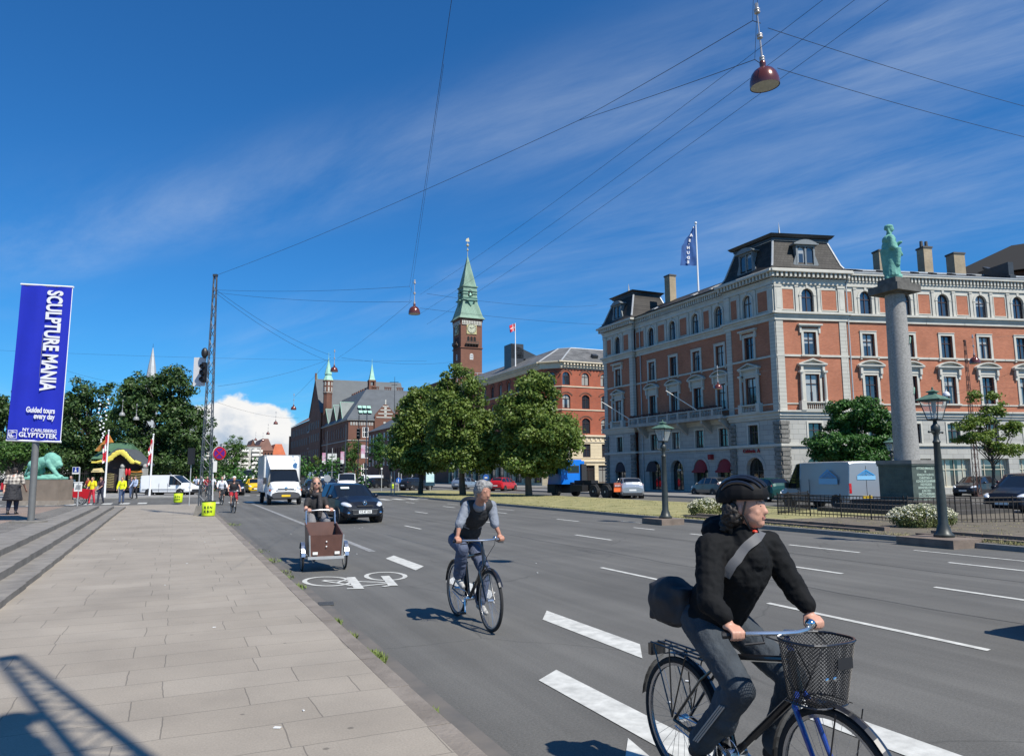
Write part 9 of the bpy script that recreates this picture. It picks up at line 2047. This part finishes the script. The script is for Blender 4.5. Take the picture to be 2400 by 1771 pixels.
# ------------------------------------------------------------------ woman on the cargo tricycle
b3 = G(757, 1334); b3.z = 0; AZ3 = 159.0; dv3 = Vector((math.sin(R(AZ3)), math.cos(R(AZ3)), 0)); M3 = bike_M(b3, AZ3); M3i = M3.inverted()
def trike():
 T = thing('cargo_tricycle', 'cargo tricycle with a brown wooden box between its two front wheels', 'tricycle', b3, R(90-AZ3)); WD = mat('box_plywood', (0.095, 0.042, 0.030), 0.5, var=0.15, scale=5)
 z0, z1 = 0.30, 0.80; m = MB(); B_ = [(-0.50, -0.29), (0.40, -0.29), (0.40, 0.29), (-0.50, 0.29)]; Tp = [(-0.60, -0.31), (0.42, -0.31), (0.42, 0.31), (-0.60, 0.31)]; th = 0.018
 def side(i, j, ztop0, ztop1):
  a, b_, c, d = Vector((*B_[i], z0)), Vector((*B_[j], z0)), Vector((*Tp[j], ztop1)), Vector((*Tp[i], ztop0)); n_ = (b_-a).cross(d-a).normalized()*th; m.prism([a, b_, c, d], -n_)
 side(1, 2, 0.68, 0.68); side(2, 3, 0.68, 0.86); side(3, 0, 0.86, 0.86); side(0, 1, 0.86, 0.68); m.b2(-0.5, 0.4, -0.29, 0.29, z0-0.02, z0); bx = m.build('cargo_box', WD, T)
 e = MB(); [e.tube([(0.405, s_*0.292, z0), (0.425, s_*0.312, 0.68)], 0.014, 4) for s_ in (-1, 1)]; e.b2(0.36, 0.44, -0.33, 0.33, z0-0.06, z0-0.01); e.b2(-0.5, 0.4, -0.25, -0.2, z0-0.06, z0-0.02); e.b2(-0.5, 0.4, 0.2, 0.25, z0-0.06, z0-0.02); e.build('steel_edging', LEAD, bx)
 e = MB(); [e.box((0.428, s_*0.20, z0+0.05), (0.006, 0.09, 0.05)) for s_ in (-1, 1)]; [e.sph((0.435, 0.0, z), (0.006, 0.014, 0.014), 8, 6) for z in (0.47, 0.56)]; e.build('white_reflectors', WHITEF, bx)
 for s_ in (-1, 1):
  bike_wheel(T, 0.05, 0.255, 0, False, s_*0.40, 'front_wheel'); g_ = MB(); pts = [(0.05+0.28*math.cos(a), 0.255+0.28*math.sin(a)) for a in [0.1+0.28*i for i in range(10)]]
  for i in range(9): (x0, y0), (x1, y1) = pts[i], pts[i+1]; g_.quad((x0, s_*0.40-0.035, y0), (x1, s_*0.40-0.035, y1), (x1, s_*0.40+0.035, y1), (x0, s_*0.40+0.035, y0))
  g_.build('mudguard', ALU, T, smooth=True)
 e = MB(); e.tube([(-0.55, -0.28, 0.82), (-0.66, -0.28, 1.08)], 0.014, 8); e.tube([(-0.55, 0.28, 0.82), (-0.66, 0.28, 1.08)], 0.014, 8); e.tube([(-0.66, -0.28, 1.08), (-0.62, 0, 1.10), (-0.66, 0.28, 1.08)], 0.014, 8); e.build('push_bar', ALU, T, smooth=True)
 e = MB(); e.tube([(0.0, -0.42, 0.255), (0.0, 0.42, 0.255)], 0.014, 6); e.tube([(-0.2, 0, 0.26), (-0.95, 0, 0.30), (-1.25, 0, 0.88)], 0.02, 8); e.tube([(-0.95, 0, .30), (-1.55, 0.05, .33)], 0.012, 6); e.tube([(-1.2, 0, .7), (-1.55, 0.05, .33)], 0.012, 6); e.tube([(0.3, 0.25, 0.24), (-0.3, 0, 0.2)], 0.007, 4); e.build('frame', BKF, T, smooth=True)
 bike_wheel(T, -1.55, 0.33, 0, False); e = MB(); e.sph((-1.24, 0, 0.92), (0.13, 0.085, 0.04), 10, 6); e.build('saddle', BLK, T, smooth=True); return T
trike()
h3 = lambda px, py, x: onx(M3i, px, py, x)
J3 = dict(head=h3(741, 1132, -1.12), neck=h3(742, 1160, -1.16), shR=h3(721, 1172, -1.18), shL=h3(761, 1170, -1.18), elR=h3(716, 1195, -1.02), elL=h3(768, 1193, -1.02), grR=Vector((-0.66, -0.22, 1.085)), grL=Vector((-0.66, 0.22, 1.085)), hipR=Vector((-1.22, -0.10, 0.94)), hipL=Vector((-1.22, 0.10, 0.94)), anR=Vector((-0.95, -0.13, 0.30)), anL=Vector((-1.05, 0.13, 0.48)), knR=Vector((-0.86, -0.14, 0.72)), knL=Vector((-0.80, 0.14, 0.86)), toeR=Vector((-0.78, -0.13, 0.27)), toeL=Vector((-0.88, 0.13, 0.45)))
J3['wrR'] = J3['grR'].lerp(J3['elR'], 0.25)+Vector((0, 0, .03)); J3['wrL'] = J3['grL'].lerp(J3['elL'], 0.25)+Vector((0, 0, .03))
W3 = Person('woman with sunglasses, black scarf and black T-shirt pedalling the cargo tricycle', b3, R(90-AZ3), J3, SKIN, 0.011, face=(0.99, 0.05, 0.0), shades=True)
W3.torso('t_shirt', cloth('black_tee', (0.015, 0.014, 0.016)), (0.15, 0.135, 0.145), (0.060, 0.05, 0.045), 0.27, 0.005); W3.legs('trousers', cloth('grey_trousers', (0.16, 0.16, 0.17)), (0.105, 0.08, 0.06), 0.95); W3.shoes('shoe', BLK)
sc_ = Blob(); sc_.ell(J3['neck']+Vector((0.02, 0, 0.01)), (0.10, 0.105, 0.06)); sc_.chain([J3['neck']+Vector((0.10, 0.05, -0.02)), J3['neck']+Vector((0.19, 0.06, -0.22)), J3['neck']+Vector((0.20, 0.05, -0.42))], [0.04, 0.045, 0.04]); sc_.build('scarf', cloth('scarf', (0.025, 0.022, 0.024)), W3.T, 0.012, 2, 0.008, 20)
W3.hair(HAIRB, [(-0.025, 0, 0.05, 0.092, 0.086, 0.078), (-0.05, 0, -0.04, 0.06, 0.09, 0.10), (-0.01, 0.085, -0.08, 0.045, 0.03, 0.10), (-0.01, -0.085, -0.08, 0.045, 0.03, 0.10), (-0.03, 0.10, -0.15, 0.04, 0.035, 0.06), (-0.03, -0.10, -0.15, 0.04, 0.035, 0.06)], wr=0.012, wf=40)
# ------------------------------------------------------------------ far cyclists
def rider(label, blabel, p, az, top, legc, skin=SKIN, hair=HAIRB, ln=0.4, slen=0.4, hat=None, grp='distant cyclists'):
 bicycle(blabel, p, az, BKF, BKF, det=False, guards=False, crank=0.4, grp='distant bicycles')
 J = dict(head=(-0.04, 0, 1.66), neck=(-0.10, 0, 1.52), shR=(-0.12, -.18, 1.44), shL=(-0.12, .18, 1.44), elR=(0.05, -.28, 1.22), elL=(0.05, .28, 1.22), grR=(.245, -.28, 1.04), grL=(.245, .28, 1.04), wrR=(.20, -.28, 1.08), wrL=(.20, .28, 1.08), hipR=(-.25, -.1, .96), hipL=(-.25, .1, .96), knR=(.18, -.14, .80), knL=(.05, .14, .60), anR=(.06, -.13, .44), anL=(-.2, .13, .24), toeR=(.2, -.13, .4), toeL=(-.04, .13, .2))
 P_ = Person(label, p, R(90-az), J, skin, 0.022, grp, fc=False); P_.torso('top', top, slen=slen); P_.legs('bottoms', legc, ln=ln); P_.shoes('shoe', BLK); P_.hair(hat or hair, [(-0.02, 0, 0.055, 0.10, 0.09, 0.075), (-0.05, 0, 0.0, 0.06, 0.084, 0.08)], vox=0.018)
 if hat: pass
 return P_
cW = cloth('white_shirt', (0.62, 0.64, 0.70)); cB = cloth('dark_top', (0.02, 0.02, 0.024)); cR = cloth('red_skirt', (0.30, 0.01, 0.02)); cD = cloth('dark_blue', (0.03, 0.035, 0.06)); cN = cloth('denim', (0.06, 0.09, 0.17)); cY = cloth('yellow', (0.70, 0.62, 0.01)); cLB = cloth('light_blue', (0.35, 0.42, 0.58)); cWH = mat('hat_white', (0.7, 0.7, 0.7), 0.6)
p = G(537, 1202); p.z = 0
rider('cyclist in red shorts, black top and white helmet riding nearest the left kerb', 'bicycle of the cyclist with white helmet and red shorts', p+Vector((0, .5, 0)), 152, cB, cR, hat=cWH, slen=0.12, grp=None)
p = G(511, 1183); p.z = 0; rider('cyclist in white shirt with straps, just behind the one in red shorts', 'bicycle of the cyclist in white shirt', p+Vector((0, .5, 0)), 152, cW, cB, slen=0.9, grp=None)
for k, (px, py, tc, lab) in enumerate(((484, 1163, cR, 'distant cyclist in red top between the mast and the van'), (470, 1158, cW, 'distant cyclist in white behind the mast'), (497, 1160, cW, 'distant cyclist in white right of the red one'), (505, 1150, cD, 'farthest dark dressed cyclist in the left group'), (458, 1154, cLB, 'distant cyclist in pale blue at the nose of the white van'))):
 p = G(px, py); p.z = 0; rider(lab, 'bicycle under the '+lab, p, 150+3*k, tc, cD)
# ------------------------------------------------------------------ pedestrians
def walker(label, p, az, h, top, legc, hair=HAIRB, skin=SKIN, step=0.12, slen=0.4, ln=1.0, arms=(0.1, -0.1), vox=0.02, fc=False, bulk=1.0, extra=None, bend=None, legr=(0.10, 0.07, 0.055)):
 k = h/1.72; w = 0.18*bulk
 J = dict(head=(0.02, 0, 1.60), neck=(0, 0, 1.47), shR=(0, -w, 1.40), shL=(0, w, 1.40), elR=(arms[0]*0.6, -w-.07, 1.12), elL=(arms[1]*0.6, w+.07, 1.12), wrR=(arms[0]*2, -w-.06, 0.90), wrL=(arms[1]*2, w+.06, .90), hipR=(0, -.09, .92), hipL=(0, .09, .92), knR=(step*.8, -.09, .49), knL=(-step*.3, .09, .49), anR=(step, -.09, .09), anL=(-step*1.2, .09, .10), toeR=(step+.2, -.10, .07), toeL=(-step*1.2+.2, .10, .06))
 if bend: J.update(bend)
 J = {a: Vector(v)*k for a, v in J.items()}; P_ = Person(label, p, R(90-az), J, skin, vox, fc=fc); P_.torso('top', top, (0.15*bulk, 0.145*bulk, 0.145*bulk), slen=slen, extra=extra); P_.legs('bottoms', legc, legr, ln=ln); P_.shoes('shoe', BLK, 1.0); P_.hair(hair, [(-0.02, 0, 0.05, 0.10, 0.088, 0.08), (-0.06, 0, -0.02, 0.055, 0.085, 0.09)], vox=vox*0.8); return P_
pl_ = bpy.data.materials.new('plaid'); pl_.use_nodes = True; MATS['plaid'] = pl_; nt = pl_.node_tree; n = nt.nodes; l = nt.links; tcx = n.new('ShaderNodeTexCoord'); cols_ = []
for ax_ in ('Y', 'Z'):
 wv = n.new('ShaderNodeTexWave'); wv.bands_direction = ax_; wv.inputs['Scale'].default_value = 2.6; l.new(tcx.outputs['Object'], wv.inputs[0]); rp = n.new('ShaderNodeValToRGB'); rp.color_ramp.elements[0].position = 0.45; rp.color_ramp.elements[1].position = 0.55; l.new(wv.outputs['Fac'], rp.inputs[0]); cols_.append(rp)
mx_ = n.new('ShaderNodeMixRGB'); mx_.inputs[0].default_value = 0.5; l.new(cols_[0].outputs[0], mx_.inputs[1]); l.new(cols_[1].outputs[0], mx_.inputs[2]); r3 = n.new('ShaderNodeValToRGB'); r3.color_ramp.elements[0].color = (0.13, 0.11, 0.10, 1); r3.color_ramp.elements[1].color = (0.62, 0.56, 0.48, 1); l.new(mx_.outputs[0], r3.inputs[0]); l.new(r3.outputs[0], n['Principled BSDF'].inputs['Base Color'])
g = G(27, 1205, COURT); wk = walker('woman in plaid shirt with dark jacket round her waist walking away across the forecourt', g, -10, 1.70, pl_, cD, HAIRD, SKIN, 0.10, 0.42, 0.9, vox=0.013, bulk=1.22, legr=(0.13, 0.09, 0.06), arms=(0.16, -0.05))
b_ = Blob(); b_.cone((0, 0, 1.06), (-0.03, 0, 0.52), 0.19, 0.31, 20); b_.ell((0, 0, 1.04), (0.19, 0.24, 0.08)); b_.build('tied_jacket', cB, wk.T, 0.016, 2, 0.02, 7)
T = thing('red_bag', 'red shoulder bag at the left edge carried by the plaid shirt woman', 'bag', g, R(100)); m = Blob(); m.box((0.02, 0.37, 1.02), (0.14, 0.10, 0.26)); m.build('bag_body', mat('bag_red', (0.4, 0.01, 0.02), 0.4), T, 0.015, 3); m = MB(); m.tube([(0, 0.34, 1.12), (0, 0.24, 1.42), (0.0, 0.2, 1.36)], 0.012, 5); m.build('strap', mat('bag_red'), T)
for (px, py, az, h, tc, lc, kw, lab) in (
 (163, 1181, 180, 1.80, cloth('petrol', (0.03, 0.07, 0.11)), cD, dict(slen=0.4, arms=(0.02, 0.02)), 'man in petrol blue T-shirt and dark jeans beside the lion block'),
 (214, 1181, 185, 1.68, cY, cloth('coral', (0.65, 0.045, 0.075)), dict(slen=0.42, arms=(0.12, 0.02)), 'woman in yellow top and coral red trousers'),
 (235, 1179, 200, 1.70, cloth('plum', (0.05, 0.02, 0.035)), cD, dict(slen=0.4, arms=(0.25, 0.25)), 'person in dark plum top next to the woman in coral trousers'),
 (284, 1179, 170, 1.68, cloth('neon_yellow', (0.62, 0.66, 0.01)), cN, dict(slen=0.9, arms=(0.1, 0.16), step=0.06), 'person in neon yellow jacket and jeans in front of the park gate'),
 (305, 1166, 120, 1.70, cD, cN, dict(slen=0.9, arms=(0.1, 0.1)), 'person in dark jacket standing before the gate pillar'),
 (315, 1168, 200, 1.72, cLB, cB, dict(slen=0.9, arms=(0.15, 0.1)), 'person in pale blue checked shirt near the right gate pillar'),
 (357, 1160, 140, 1.70, cloth('pinkish', (0.35, 0.10, 0.15)), cD, dict(), 'person in pink top half hidden behind the white van'),
 (205, 1160, 200, 1.65, cloth('rust', (0.35, 0.05, 0.02)), cD, dict(), 'person in rust red top behind the woman in yellow'),
 (830, 1141, 180, 1.75, cR, cD, dict(), 'distant pedestrian in red by the far vans'), (822, 1140, 100, 1.72, cW, cN, dict(), 'distant pedestrian in white beside the one in red')):
 p = G(px, py, 0.1); walker(lab, p, az, h, tc, lc, HAIRD if len(lab) % 2 else HAIRB, vox=0.024, **kw)
g = at(185, 1180, 46); g.z = 0.1; T = thing('red_cargo_bike', 'red cargo bike parked behind the man in petrol blue T-shirt', 'bicycle', g, R(20)); m = MB(); m.add([(-.3, -.3, .45), (.5, -.3, .35), (.5, .3, .35), (-.3, .3, .45), (-.4, -.38, 1.0), (.62, -.38, .92), (.62, .38, .92), (-.4, .38, 1.0)], [(0, 1, 5, 4), (1, 2, 6, 5), (2, 3, 7, 6), (3, 0, 4, 7), (0, 3, 2, 1)]); m.build('box', mat('cargo_red', (0.45, 0.01, 0.02), 0.3), T); bike_wheel(T, 0.1, 0.25, 0, False, 0.42); bike_wheel(T, 0.1, 0.25, 0, False, -0.42); bike_wheel(T, -1.2, 0.33, 0, False); m = MB(); m.tube([(0.1, 0, .3), (-0.8, 0, .35), (-1.0, 0, .9)], 0.02, 6); m.tube([(-.8, 0, .35), (-1.2, 0, .33)], .015, 5); m.build('frame', BKF, T)
